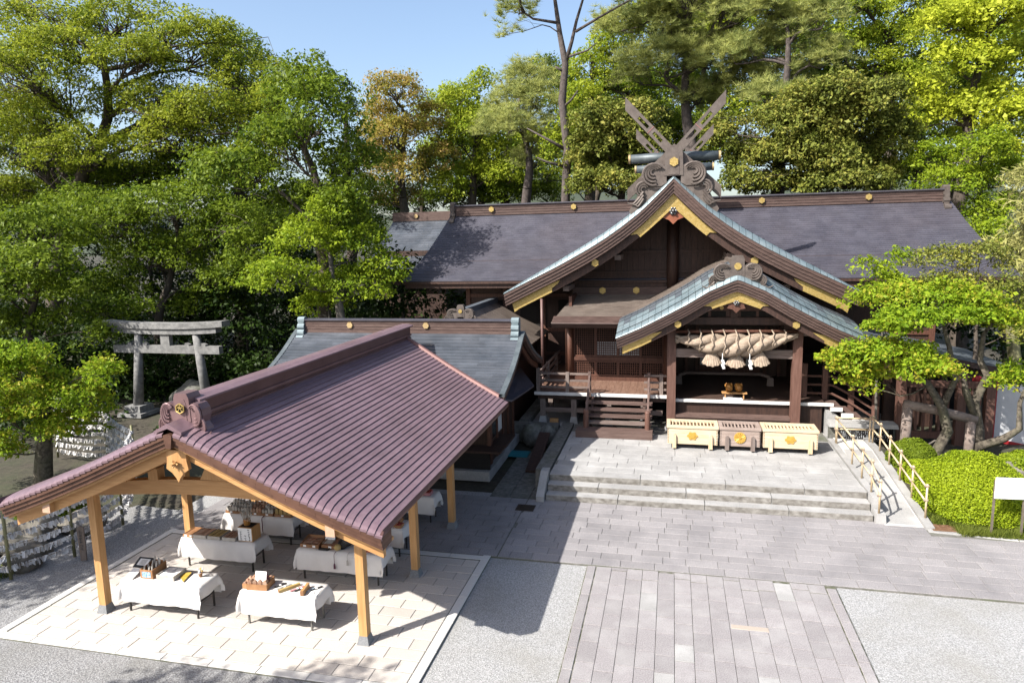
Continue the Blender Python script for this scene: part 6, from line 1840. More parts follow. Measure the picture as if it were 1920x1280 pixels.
def make_tree(kind, name, label, bx, by, lobes, seed, base_z=0.0, trunk=None, trunk_r=None, cat='tree', depth=0.9, group='trees and shrubs around the shrine', extra=1.0):
    lm, bm_, ls, cr_, dens, per, flat = KIND[kind]
    rng = np.random.default_rng(seed)
    root = thing(name, label, cat, (bx, by, base_z), group=group)
    off = np.array((bx, by, base_z))
    tb = MB()
    ztop = max(l[2] for l in lobes)
    zmin = min(l[2] - l[4] for l in lobes)
    cxm = sum(l[0] for l in lobes) / len(lobes)
    H = ztop - base_z
    r0 = trunk_r or max(0.10, 0.022 * H + 0.04)
    if trunk is None:
        hz_ = max(base_z + H * 0.35, min(zmin + 0.3 * (ztop - zmin), base_z + H * 0.6))
        fork = (bx + (cxm - bx) * 0.55, by, hz_)
        pts = branch(tb, (bx, by, base_z - 0.15), fork, r0 * 1.15, r0 * 0.72, rng, 7, 0.03, 9)
        pts2 = branch(tb, fork, (cxm, by, ztop - 0.5), r0 * 0.70, r0 * 0.16, rng, 7, 0.05, 7)
        axis = pts[3:] + pts2
    else:
        axis = []
        for tp, tr in trunk:
            tb.tube(tp, tr, 10, cap=True)
            axis += [tuple(np.array(tp[i]) + (np.array(tp[i + 1]) - np.array(tp[i])) * q) for i in range(len(tp) - 1) for q in (0.0, 0.5)] + [tp[-1]]
        axis = [p for p in axis if p[2] > base_z + 0.35 * (ztop - base_z)]
    A = np.array(axis)
    CC, OO = [], []
    for li, (x, y, z, rx, rz) in enumerate(lobes):
        ry = rx * depth
        y = y + rng.uniform(-0.9, 0.9) * rx
        c = np.array((x, y, z))
        # limb from the trunk to the lobe
        dd = np.linalg.norm(A - (c - np.array((0, 0, rz * 0.8))), axis=1) + np.where(A[:, 2] > z, 3.0, 0.0)
        a = A[int(np.argmin(dd))]
        br = max(0.025, r0 * 0.30 * min(1, rx / 2.5))
        bp = branch(tb, a, c - np.array((0, 0, rz * 0.25)), br, br * 0.4, rng, 5, 0.10, 6)
        area = 4 * math.pi * ((rx * ry + rx * rz + ry * rz) / 3)
        nc = max(6, int(dens * extra * area * 0.55))
        d = rng.normal(size=(nc, 3))
        d /= np.linalg.norm(d, axis=1)[:, None]
        d[:, 2] = np.where(d[:, 2] < -0.35, -d[:, 2], d[:, 2])
        rr = rng.uniform(0.30, 1.0, size=(nc, 1)) ** 0.45
        keep = (d[:, 1] < 0.30) | (rng.random(nc) < 0.42)
        d, rr = d[keep], rr[keep]
        nc = len(d)
        jit = 1 + 0.20 * np.sin(d[:, :1] * 5 + li) * np.cos(d[:, 1:2] * 4 + li * 2)
        p = c + d * np.array((rx, ry, rz)) * rr * jit
        CC.append(p)
        OO.append(d)
        for q in rng.permutation(nc)[:max(4, nc // 5)]:
            branch(tb, bp[int(rng.integers(2, 6))], p[q], br * 0.32, 0.008, rng, 3, 0.10, 3)
    C, O = np.concatenate(CC), np.concatenate(OO)
    if kind == 'pine':
        sub = np.repeat(C, per, axis=0) + rng.normal(size=(len(C) * per, 3)) * np.array((cr_, cr_, cr_ * flat)) * 0.6
        V, Q = needles_np(sub, rng, 30, 0.50, 0.028)
    else:
        szc = rng.uniform(0.65, 1.25, size=len(C))
        cnt = per
        cen = np.repeat(C, cnt, axis=0)
        g = rng.normal(size=(len(cen), 3))
        g /= np.maximum(1.0, np.linalg.norm(g, axis=1) / 1.5)[:, None]
        k = np.repeat(szc, cnt)[:, None]
        P = cen + g * np.array((cr_, cr_, cr_ * flat)) * 0.72 * k
        P[:, 2] -= 0.10 * cr_ * (g[:, 0] ** 2 + g[:, 1] ** 2)
        S = ls * np.clip(rng.lognormal(-0.08, 0.32, size=len(P)), 0.4, 1.8)
        if kind == 'bamboo':
            V, Q = leaves_np(P, S * 1.5, np.repeat(O, cnt, axis=0), rng, rhomb=0.16, up=0.2, rnd=1.0)
        else:
            V, Q = leaves_np(P, S, np.repeat(O, cnt, axis=0), rng)
    part('trunk', tb, bm_, root, smooth=True)
    np_mesh('crown', V - off, Q, lm, root)
    return root


TREES = [
  ('zelkova', 'zelkova_tree', 'tallest spreading tree with fine grey branches, upper left behind the stone gate', -39.43, 36, [(-37.95, 36.0, 20.61, 3.71, 2.26), (-32.54, 36.0, 20.74, 3.6, 1.88), (-28.02, 36.0, 18.88, 3.38, 2.15), (-24.72, 36.0, 16.88, 3.04, 2.13), (-36.11, 36.0, 17.08, 3.89, 2.27), (-30.93, 36.0, 15.82, 3.79, 1.9), (-39.07, 36.0, 13.45, 3.67, 2.33), (-33.2, 36.0, 12.85, 3.56, 1.94), (-28.07, 36.0, 13.52, 3.45, 1.88), (-23.22, 36.0, 14.45, 2.13, 1.82), (-43.27, 36.0, 18.22, 3.35, 3.02), (-21.75, 36.0, 15.81, 1.5, 1.2), (-41.17, 36.0, 15.83, 2.67, 2.01), (-36.78, 36.0, 15.25, 2.94, 1.64), (-25.96, 36.0, 14.91, 2.77, 1.54), (-23.06, 36.0, 12.37, 2.14, 1.53), (-41.14, 36.0, 10.91, 3.06, 1.7), (-29.94, 36.0, 17.85, 2.81, 1.56), (-34.32, 36.0, 18.79, 2.87, 1.59), (-25.84, 36.0, 19.57, 1.82, 1.21)]),
  ('broad', 'leafy_tree', 'dense dark green tree with low tiers of foliage above the stone gate', -27.63, 32, [(-25.47, 32.0, 9.59, 3.12, 1.56), (-22.37, 32.0, 8.4, 2.79, 1.68), (-27.12, 32.0, 6.8, 3.19, 1.59), (-22.93, 32.0, 5.89, 2.55, 1.42), (-29.3, 32.0, 8.57, 2.62, 1.75), (-32.34, 32.0, 9.52, 2.96, 1.63), (-19.97, 32.0, 7.24, 1.94, 1.66), (-29.73, 32.0, 5.22, 2.67, 1.04), (-25.37, 32.0, 4.47, 2.6, 0.87)]),
  ('broad', 'leafy_tree', 'rounded dark green tree standing left of the orange tinted tree', -15.91, 28.5, [(-16.15, 28.5, 14.37, 1.76, 1.53), (-14.84, 28.5, 12.7, 1.88, 1.88), (-17.41, 28.5, 11.81, 2.16, 1.68), (-14.33, 28.5, 10.73, 1.65, 1.77), (-19.16, 28.5, 10.47, 2.21, 1.47), (-16.54, 28.5, 9.18, 2.18, 1.45), (-13.94, 28.5, 8.86, 1.19, 1.43)]),
  ('bright', 'young_tree', 'bright yellow green young tree beside the left end of the main roof', -14.31, 27.5, [(-14.4, 27.5, 8.85, 0.97, 0.88), (-15.35, 27.5, 7.73, 1.52, 0.98), (-13.67, 27.5, 7.35, 1.5, 1.11), (-16.07, 27.5, 6.1, 1.66, 1.0), (-14.16, 27.5, 5.61, 1.99, 1.05), (-12.4, 27.5, 6.3, 1.04, 1.04), (-15.25, 27.5, 4.79, 1.42, 0.66)]),
  ('broad', 'leafy_tree', 'dark tree at the left edge between the tall tree and the low maple', -30.82, 26, [(-29.38, 26.0, 8.28, 2.47, 1.48), (-31.89, 26.0, 6.34, 2.28, 1.78), (-28.86, 26.0, 5.81, 2.24, 1.12), (-26.63, 26.0, 4.57, 1.97, 0.99), (-30.06, 26.0, 4.05, 2.02, 1.01), (-25.15, 26.0, 3.54, 1.22, 0.73), (-27.2, 26.0, 6.78, 1.96, 1.22)]),
  ('maple', 'maple_tree', 'low rounded maple in front of the fortune paper ropes', -20.21, 17.5, [(-19.85, 17.5, 3.66, 1.41, 0.69), (-21.0, 17.5, 2.47, 1.31, 0.87), (-18.72, 17.5, 2.81, 1.28, 0.85), (-17.28, 17.5, 3.72, 0.63, 0.53), (-19.74, 17.5, 4.35, 1.02, 0.43), (-19.27, 17.5, 1.91, 1.21, 0.6), (-21.3, 17.5, 1.28, 0.97, 0.53)]),
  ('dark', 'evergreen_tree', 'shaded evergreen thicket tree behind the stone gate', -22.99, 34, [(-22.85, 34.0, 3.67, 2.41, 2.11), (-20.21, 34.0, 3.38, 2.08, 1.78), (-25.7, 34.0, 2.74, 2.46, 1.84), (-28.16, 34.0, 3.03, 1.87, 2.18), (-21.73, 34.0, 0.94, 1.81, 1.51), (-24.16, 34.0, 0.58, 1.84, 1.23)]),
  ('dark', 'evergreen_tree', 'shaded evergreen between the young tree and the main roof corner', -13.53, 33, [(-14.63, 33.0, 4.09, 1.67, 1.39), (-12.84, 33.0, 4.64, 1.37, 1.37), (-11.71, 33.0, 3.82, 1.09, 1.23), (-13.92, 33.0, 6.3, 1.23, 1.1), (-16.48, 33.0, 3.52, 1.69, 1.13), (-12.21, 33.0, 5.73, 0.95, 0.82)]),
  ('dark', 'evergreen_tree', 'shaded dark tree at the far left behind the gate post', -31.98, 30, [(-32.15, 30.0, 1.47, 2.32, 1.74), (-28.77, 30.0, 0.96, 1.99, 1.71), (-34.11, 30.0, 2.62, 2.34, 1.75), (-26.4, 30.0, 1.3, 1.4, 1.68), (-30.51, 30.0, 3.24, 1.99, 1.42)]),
  ('conifer', 'cedar_tree', 'slim dark cedar tip rising beside the orange tinted tree', -27.34, 54, [(-26.26, 54.0, 19.91, 0.61, 1.32), (-26.16, 54.0, 17.79, 1.15, 1.76), (-26.08, 54.0, 15.22, 1.6, 2.22), (-26.14, 54.0, 12.62, 1.79, 2.23)]),
  ('orange', 'cherry_tree', 'tree with orange tinted young leaves behind the main roof', -20.28, 50, [(-19.6, 50.0, 18.1, 2.31, 1.51), (-21.61, 50.0, 16.68, 1.82, 1.82), (-17.99, 50.0, 16.47, 1.79, 1.79), (-19.97, 50.0, 15.03, 2.82, 1.81), (-22.21, 50.0, 13.76, 1.71, 1.84), (-17.48, 50.0, 13.54, 1.8, 1.8), (-19.88, 50.0, 12.47, 2.43, 1.62), (-21.7, 50.0, 10.95, 2.05, 1.44)]),
  ('yellow', 'leafy_tree', 'yellow green tree between the orange tinted tree and the pine', -15.83, 52, [(-15.65, 52.0, 17.82, 1.83, 1.3), (-14.14, 52.0, 18.88, 1.21, 1.21), (-14.23, 52.0, 15.97, 2.03, 1.63), (-16.38, 52.0, 15.29, 1.64, 1.64), (-13.02, 52.0, 13.93, 1.83, 1.83), (-14.97, 52.0, 12.43, 2.27, 1.65), (-16.74, 52.0, 11.28, 1.67, 1.67), (-12.02, 52.0, 12.3, 1.83, 1.83)]),
  ('pine', 'pine_tree', 'soft grey green pine crown left of the tall bare trunk', -9.96, 47, [(-9.79, 47.0, 18.27, 1.79, 1.36), (-11.12, 47.0, 16.64, 1.81, 1.38), (-8.73, 47.0, 16.31, 1.61, 1.51), (-10.79, 47.0, 14.69, 2.0, 1.38), (-8.21, 47.0, 14.37, 1.37, 1.37), (-9.34, 47.0, 12.85, 1.64, 1.09)]),
  ('broad', 'leafy_tree', 'shadowy tree filling the gap below the pine crown', -14.67, 56, [(-15.72, 56.0, 11.04, 2.67, 1.33), (-12.98, 56.0, 10.95, 2.64, 1.32), (-10.73, 56.0, 11.72, 1.74, 1.74), (-19.01, 56.0, 10.72, 2.26, 1.35), (-10.14, 56.0, 20.81, 1.27, 1.06)]),
  ('yellow', 'leafy_tree', 'light green tree right behind the tall bare trunk', -5.79, 54, [(-6.1, 54.0, 20.07, 2.01, 1.61), (-4.51, 54.0, 21.65, 2.19, 1.79), (-6.73, 54.0, 17.59, 1.63, 1.63), (-4.11, 54.0, 18.77, 1.8, 1.8), (-7.15, 54.0, 15.46, 1.23, 1.64), (-7.54, 45.0, 12.56, 0.76, 2.08), (-6.82, 45.0, 14.53, 0.68, 1.37)]),
  ('pine', 'pine_tree', 'broad pine crown above the crossed roof finials', 1.84, 49, [(-1.62, 49.0, 20.99, 2.49, 1.6), (0.78, 49.0, 22.11, 2.8, 1.58), (3.81, 49.0, 20.85, 2.6, 1.73), (2.19, 49.0, 18.67, 2.46, 1.58), (-0.55, 49.0, 18.54, 2.14, 1.6), (4.56, 49.0, 17.49, 2.27, 1.39), (1.55, 49.0, 16.52, 1.95, 1.24), (-2.66, 49.0, 18.35, 1.44, 1.8), (-2.33, 49.0, 23.07, 2.13, 1.42), (0.12, 49.0, 20.17, 2.12, 1.41), (2.77, 49.0, 22.9, 2.42, 1.38), (-4.09, 49.0, 21.89, 1.79, 1.44)]),
  ('pine', 'pine_tree', 'pine crown between the finials and the yellow green camphor', 6.03, 46, [(5.46, 46.0, 18.65, 1.94, 1.45), (6.95, 46.0, 19.44, 1.76, 1.44), (6.74, 46.0, 17.01, 1.78, 1.29), (5.25, 46.0, 15.56, 1.64, 0.98), (8.8, 46.0, 17.78, 1.43, 1.27), (8.41, 46.0, 19.91, 1.58, 1.27), (5.4, 46.0, 20.79, 1.92, 1.28), (3.63, 46.0, 18.18, 1.64, 1.31), (7.41, 46.0, 15.11, 1.3, 0.97)]),
  ('oak', 'evergreen_oak', 'rounded olive green oak just left of the crossed finials', -3.26, 43, [(-4.23, 43.0, 14.24, 1.55, 1.16), (-2.32, 43.0, 14.44, 1.6, 1.15), (-5.38, 43.0, 12.25, 1.31, 1.47), (-3.11, 43.0, 12.15, 1.94, 1.55), (-1.31, 43.0, 12.53, 1.28, 1.54), (-4.08, 43.0, 10.6, 2.13, 0.98), (-1.67, 43.0, 10.83, 1.29, 0.97), (-3.27, 43.0, 13.41, 1.93, 1.45), (-4.56, 43.0, 12.85, 1.46, 1.46), (-2.15, 43.0, 11.48, 1.61, 1.29)]),
  ('oak', 'evergreen_oak', 'largest rounded olive green oak above the right half of the main roof', 8.61, 43, [(5.82, 43.0, 13.81, 1.83, 1.28), (8.05, 43.0, 14.69, 2.1, 1.26), (10.27, 43.0, 14.26, 2.02, 1.34), (4.71, 43.0, 11.93, 1.86, 1.49), (7.31, 43.0, 12.1, 2.13, 1.46), (9.84, 43.0, 11.98, 2.1, 1.44), (11.6, 43.0, 12.32, 1.25, 1.78), (5.78, 43.0, 10.37, 2.17, 0.87), (9.36, 43.0, 10.23, 2.58, 0.85), (3.71, 43.0, 10.61, 1.0, 0.94), (2.61, 43.0, 13.09, 1.25, 1.56), (6.97, 43.0, 13.45, 2.13, 1.52), (9.22, 43.0, 13.32, 2.1, 1.5), (5.87, 43.0, 12.02, 1.85, 1.23), (8.75, 43.0, 11.29, 2.43, 1.21), (11.01, 43.0, 10.61, 1.5, 1.2), (6.93, 43.0, 14.62, 1.51, 1.06)]),
  ('camphor', 'camphor_tree', 'bright yellow green camphor filling the upper right corner', 17.02, 46, [(14.72, 46.0, 18.77, 1.69, 1.38), (17.16, 46.0, 18.85, 2.12, 1.51), (18.66, 46.0, 16.43, 1.51, 1.81), (14.42, 46.0, 14.81, 1.4, 1.09), (16.13, 46.0, 14.11, 1.86, 1.11), (18.08, 46.0, 13.54, 1.84, 1.1), (13.66, 46.0, 15.76, 0.87, 0.78), (16.51, 46.0, 16.59, 1.53, 1.22), (19.35, 46.0, 14.35, 1.21, 1.21), (17.94, 46.0, 11.76, 1.24, 0.77), (15.78, 46.0, 19.26, 1.52, 1.22), (18.42, 46.0, 19.58, 1.5, 1.2), (15.39, 46.0, 16.97, 1.54, 1.08), (17.43, 46.0, 15.06, 1.53, 0.92), (13.36, 46.0, 13.52, 0.95, 0.79)]),
  ('yellow', 'leafy_tree', 'yellow green tree between the pine and the corner camphor', 15.06, 55, [(12.13, 55.0, 22.67, 2.25, 1.42), (14.27, 55.0, 20.89, 1.86, 1.42), (15.51, 55.0, 22.71, 1.84, 1.33), (13.69, 55.0, 18.98, 1.5, 1.35), (16.34, 55.0, 20.01, 1.29, 1.29), (15.43, 55.0, 18.31, 1.12, 1.12), (17.54, 55.0, 22.0, 1.83, 1.46), (11.54, 55.0, 20.41, 1.89, 1.51), (16.82, 55.0, 17.5, 1.49, 1.3)]),
  ('bright', 'leafy_tree', 'fresh green tree beyond the right end of the main ridge', 15.42, 41, [(13.39, 41.0, 11.3, 1.4, 1.06), (15.13, 41.0, 11.35, 1.52, 1.16), (14.36, 41.0, 9.89, 1.96, 1.12), (16.32, 41.0, 10.09, 1.33, 1.24), (15.94, 41.0, 8.61, 1.25, 0.98), (17.18, 41.0, 8.29, 1.11, 1.25), (15.25, 41.0, 7.8, 1.12, 0.84)]),
  ('bamboo', 'bamboo_clump', 'pale yellow bamboo clump at the right edge of the view', 13.66, 31, [(13.15, 31.0, 8.94, 0.62, 1.04), (13.44, 31.0, 7.49, 0.8, 1.05), (12.97, 31.0, 6.46, 0.76, 0.95), (13.74, 31.0, 5.61, 0.84, 1.05)]),
  ('bright', 'sapling_tree', 'slender light green sapling in front of the right roof slope', 6.93, 25.0, [(7.34, 25.0, 6.65, 0.32, 0.49), (6.43, 25.0, 6.31, 0.57, 0.46), (6.92, 25.0, 5.59, 0.8, 0.57), (6.28, 25.0, 5.24, 0.54, 0.39), (7.42, 25.0, 5.32, 0.53, 0.44)]),
  ('shrub', 'evergreen_shrub', 'dark olive shrub tree behind the right front maple', 10.13, 26.5, [(9.29, 26.5, 6.51, 0.96, 0.48), (10.43, 26.5, 6.46, 0.91, 0.66), (9.68, 26.5, 5.55, 1.2, 0.59), (11.08, 26.5, 5.27, 0.77, 0.82), (10.4, 26.5, 4.63, 1.1, 0.74), (11.41, 26.5, 4.08, 0.55, 0.82)]),
  ('maple', 'garden_maple', 'low spreading maple with twisted trunk above the clipped round shrub', 7.71, 23.0, [(7.63, 23.0, 5.5, 1.54, 0.42), (6.85, 23.0, 5.01, 0.98, 0.36), (8.45, 23.0, 5.1, 0.96, 0.35), (5.42, 23.0, 3.49, 0.87, 0.44), (6.39, 23.0, 3.93, 1.03, 0.4), (7.31, 23.0, 3.53, 1.02, 0.4), (7.99, 23.0, 3.21, 0.69, 0.33), (9.17, 23.0, 5.02, 0.83, 0.38), (9.74, 23.0, 4.86, 0.56, 0.32), (6.27, 23.0, 4.68, 0.83, 0.33), (5.7, 23.0, 4.0, 0.67, 0.37), (10.01, 23.0, 3.06, 0.67, 0.45), (5.6, 23.0, 2.89, 0.51, 0.34), (4.94, 23.0, 3.74, 0.51, 0.34), (7.06, 23.0, 3.94, 0.74, 0.3), (8.85, 23.0, 5.5, 0.64, 0.35), (8.12, 23.0, 5.74, 0.8, 0.32), (6.97, 23.0, 5.51, 0.65, 0.41), (6.2, 23.0, 3.16, 0.75, 0.3)]),
  ('broad', 'leafy_tree', 'mid green tree filling the gap above the young tree', -27.46, 46, [(-30.24, 46.0, 9.87, 3.18, 1.98), (-26.85, 46.0, 8.22, 3.14, 1.96), (-23.4, 46.0, 8.53, 2.32, 1.93), (-21.21, 46.0, 10.35, 1.71, 1.9), (-20.95, 46.0, 7.71, 1.72, 1.72), (-32.57, 46.0, 9.15, 2.41, 2.01)]),
  ('dark', 'evergreen_tree', 'shadowed evergreen seen through the gap left of the main ridge', -21.71, 58, [(-23.17, 58.0, 10.95, 2.84, 1.89), (-20.11, 58.0, 12.67, 2.33, 2.33), (-26.28, 58.0, 10.11, 2.4, 1.92), (-17.14, 58.0, 14.34, 1.83, 2.29)]),
  ('broad', 'leafy_tree', 'green tree between the pines above the left roof slope', -8.33, 60, [(-8.21, 60.0, 12.34, 2.3, 1.84), (-10.56, 60.0, 11.07, 2.33, 1.4), (-6.36, 60.0, 14.92, 2.27, 2.27), (-1.06, 60.0, 16.37, 2.21, 2.66), (1.53, 60.0, 15.38, 2.64, 2.64), (-3.69, 60.0, 19.1, 2.67, 2.22)]),
  ('broad', 'leafy_tree', 'green tree filling the gap between the oak and the camphor', 17.4, 58, [(16.53, 58.0, 14.31, 2.39, 2.39), (17.77, 58.0, 11.53, 2.0, 2.0), (14.89, 58.0, 17.86, 2.39, 1.99), (18.75, 58.0, 18.72, 2.34, 2.34), (22.32, 58.0, 16.98, 2.31, 2.31)]),
  ('bright', 'leafy_tree', 'sunlit green shrub tree at the right edge behind the corridor roof', 14.67, 34, [(13.98, 34.0, 6.36, 1.04, 0.93), (13.3, 34.0, 7.29, 0.93, 0.81), (14.73, 34.0, 4.49, 0.93, 1.16), (13.02, 34.0, 5.44, 0.94, 0.94)]),
  ('broad', 'leafy_tree', 'fresh green tree at the upper left below the tallest crown', -46.92, 40, [(-44.38, 40.0, 13.79, 4.1, 2.23), (-39.67, 40.0, 12.14, 4.03, 1.83), (-47.66, 40.0, 10.97, 3.43, 2.29), (-34.58, 40.0, 11.58, 3.58, 1.79), (-29.97, 40.0, 12.43, 3.14, 1.74), (-42.21, 40.0, 10.06, 4.1, 1.86), (-36.49, 40.0, 9.88, 3.27, 1.45), (-45.8, 40.0, 16.39, 2.98, 1.86)]),
  ('broad', 'leafy_tree', 'green tree between the tallest crown and the rounded dark tree', -31.08, 44, [(-28.45, 44.0, 19.87, 2.2, 1.84), (-30.41, 44.0, 16.81, 2.99, 2.06), (-27.46, 44.0, 16.98, 2.21, 1.84), (-32.7, 44.0, 15.49, 3.04, 1.9), (-26.82, 44.0, 14.81, 2.22, 1.85), (-29.12, 44.0, 12.38, 3.02, 1.89)]),
  ('dark', 'evergreen_tree', 'deep shaded evergreen far behind the stone gate at left', -48.88, 43, [(-50.62, 43.0, 8.78, 3.3, 2.06), (-46.17, 43.0, 8.27, 3.24, 2.02), (-49.11, 43.0, 5.48, 3.31, 2.07), (-44.19, 43.0, 5.03, 3.24, 2.02), (-53.41, 43.0, 4.67, 2.53, 2.53), (-48.62, 43.0, 2.15, 3.33, 2.08)]),
  ('dark', 'evergreen_tree', 'deep shaded evergreen far behind the middle of the stone gate', -37.13, 43, [(-40.93, 43.0, 7.77, 3.17, 1.98), (-36.27, 43.0, 8.06, 3.1, 1.94), (-31.92, 43.0, 7.21, 3.04, 1.9), (-38.98, 43.0, 4.59, 3.17, 1.98), (-34.45, 43.0, 4.18, 3.11, 1.94), (-41.72, 43.0, 1.78, 2.83, 2.02), (-37.04, 43.0, 1.41, 3.17, 1.59)]),
  ('dark', 'evergreen_tree', 'deep shaded evergreen far behind, left of the rear hall', -26.51, 43, [(-28.11, 43.0, 6.77, 2.99, 1.87), (-24.86, 43.0, 5.99, 2.59, 1.85), (-30.09, 43.0, 3.78, 2.67, 1.91), (-25.88, 43.0, 3.39, 2.62, 1.87), (-22.09, 43.0, 5.23, 1.83, 1.83), (-22.26, 43.0, 2.65, 1.84, 1.47)]),
  ('far', 'backdrop_tree', 'distant light green tree between the orange tinted tree and the left pine', -18.39, 64, [(-20.37, 64.0, 18.55, 3.03, 2.52), (-16.76, 64.0, 16.89, 3.5, 3.0), (-19.98, 64.0, 14.6, 3.56, 2.54), (-15.84, 64.0, 12.45, 3.53, 2.01), (-13.23, 64.0, 14.77, 2.98, 2.98)]),
  ('far_dark', 'backdrop_tree', 'distant green tree filling the view left of the crossed finials', -8.38, 64, [(-10.15, 64.0, 20.28, 2.91, 3.39), (-7.26, 64.0, 17.31, 3.38, 3.38), (-4.4, 64.0, 18.98, 3.33, 3.33), (-9.72, 64.0, 14.61, 2.94, 2.94), (-5.35, 64.0, 12.99, 3.87, 2.42), (-1.62, 64.0, 20.16, 2.82, 3.29)]),
  ('far', 'backdrop_tree', 'distant light green tree behind the broad pine crown', 1.99, 66, [(-0.78, 66.0, 25.52, 3.34, 2.86), (2.93, 66.0, 23.86, 3.78, 3.3), (1.15, 66.0, 20.36, 3.83, 2.88), (5.31, 66.0, 18.71, 3.79, 2.84), (6.92, 66.0, 24.85, 3.71, 2.78), (-0.67, 66.0, 15.81, 2.93, 2.93), (3.57, 66.0, 14.66, 2.89, 2.89)]),
  ('far_dark', 'backdrop_tree', 'distant green tree behind the top of the large oak', 11.41, 66, [(9.63, 66.0, 21.99, 3.7, 2.77), (12.31, 66.0, 19.6, 3.68, 2.76), (15.59, 66.0, 21.54, 3.62, 2.71), (12.95, 66.0, 24.33, 3.18, 2.27), (18.2, 66.0, 18.76, 3.16, 2.7), (8.01, 66.0, 18.09, 3.29, 2.35)]),
  ('far', 'backdrop_tree', 'distant light green tree behind the corner camphor', 24.42, 66, [(20.38, 66.0, 22.85, 3.09, 2.65), (23.01, 66.0, 18.86, 3.54, 2.65), (25.95, 66.0, 21.16, 3.47, 3.04), (20.8, 66.0, 16.0, 3.15, 2.7), (24.52, 66.0, 14.07, 3.56, 2.67), (27.52, 66.0, 15.61, 2.63, 3.06), (27.43, 66.0, 11.77, 2.65, 2.21), (21.83, 66.0, 12.45, 2.71, 1.81)]),
]

for i, (kind, name, label, bx, by, lobes) in enumerate(TREES):
    if name == 'garden_maple':
        tr_ = [([(8.02, 23.0, 0.25), (8.10, 23.0, 0.75), (8.36, 23.0, 1.40), (8.15, 23.0, 2.15), (7.72, 22.95, 2.85), (7.1, 22.9, 3.30), (6.2, 22.8, 3.75)], [0.19, 0.16, 0.155, 0.13, 0.10, 0.07, 0.035]),
               ([(8.15, 23.0, 2.15), (8.5, 23.1, 3.0), (8.3, 23.2, 4.0), (8.0, 23.2, 5.0)], [0.11, 0.09, 0.07, 0.04]),
               ([(9.35, 23.3, 0.3), (9.30, 23.3, 1.4), (9.15, 23.3, 2.3), (9.45, 23.3, 3.1), (9.2, 23.3, 3.6), (9.25, 23.3, 4.4), (9.6, 23.3, 5.0)], [0.22, 0.17, 0.13, 0.115, 0.09, 0.06, 0.03]),
               ([(9.25, 23.3, 1.7), (8.85, 23.2, 2.6), (8.7, 23.2, 3.3)], [0.13, 0.10, 0.05]),
               ([(9.25, 23.1, 0.9), (9.85, 22.9, 1.25), (10.2, 22.8, 1.6), (10.15, 22.8, 2.4), (10.3, 22.8, 3.0)], [0.14, 0.12, 0.09, 0.06, 0.03])]
        make_tree(kind, name, label, bx, by, lobes, 100 + i, 0.3, trunk=tr_, depth=0.85)
    elif name == 'maple_tree':
        make_tree(kind, name, label, bx, by, lobes, 100 + i, 0.0, trunk_r=0.26, depth=0.9)
    else:
        make_tree(kind, name, label, bx, by, lobes, 100 + i, 0.0 if bx < 6 else 0.3, depth=1.0, trunk_r={'sapling_tree': 0.045, 'evergreen_shrub': 0.09}.get(name))

# tall pine with a long bare trunk
pt = [(-6.75, 44, -0.1), (-6.72, 44, 5), (-6.70, 44, 10), (-6.55, 44, 13), (-6.85, 44, 16), (-6.62, 44, 18.2), (-6.95, 44, 20.0), (-7.25, 44.2, 22.0), (-7.6, 44.3, 24.0)]
pr_ = [0.34, 0.30, 0.28, 0.26, 0.24, 0.21, 0.16, 0.11, 0.05]
pb = [([(-6.62, 44, 18.2), (-6.2, 44, 19.5), (-5.9, 43.9, 20.6), (-5.3, 43.8, 22.3), (-4.6, 43.6, 24)], [0.14, 0.11, 0.09, 0.06, 0.03]),
      ([(-5.95, 43.9, 20.0), (-4.4, 43.5, 20.6), (-2.6, 43.2, 21.3), (-1.4, 43.0, 21.6)], [0.09, 0.07, 0.05, 0.025]),
      ([(-6.95, 44, 20.6), (-8.6, 44, 21.0), (-9.8, 44.1, 21.9)], [0.10, 0.07, 0.03]),
      ([(-6.55, 44, 13), (-7.6, 43.6, 13.6), (-9.0, 43.4, 14.4)], [0.12, 0.09, 0.03]),
      ([(-6.60, 44, 12), (-7.8, 43.5, 12.3), (-8.4, 43.4, 12.6)], [0.10, 0.07, 0.03]),
      ([(-6.80, 44, 15.6), (-6.2, 43.7, 16.0), (-5.8, 43.6, 16.5)], [0.09, 0.06, 0.03]),
      ([(-6.66, 44, 17.7), (-7.2, 43.7, 18.0)], [0.10, 0.05]), ([(-6.4, 44, 18.6), (-5.2, 43.7, 18.8), (-4.6, 43.6, 19.2)], [0.08, 0.05, 0.02])]
make_tree('pine', 'tall_pine', 'tall pine with a long bare reddish trunk rising behind the main ridge', -6.75, 44,
          [(-9.6, 44, 21.6, 1.3, 0.7), (-8.4, 44.1, 22.9, 1.6, 0.8), (-6.2, 44, 24.0, 2.0, 0.9), (-4.2, 43.6, 23.6, 1.6, 0.8), (-2.0, 43.2, 22.0, 1.3, 0.8), (-10.2, 44.1, 20.4, 0.6, 0.35)],
          300, 0.0, trunk=[(pt, pr_)] + pb, depth=0.9)
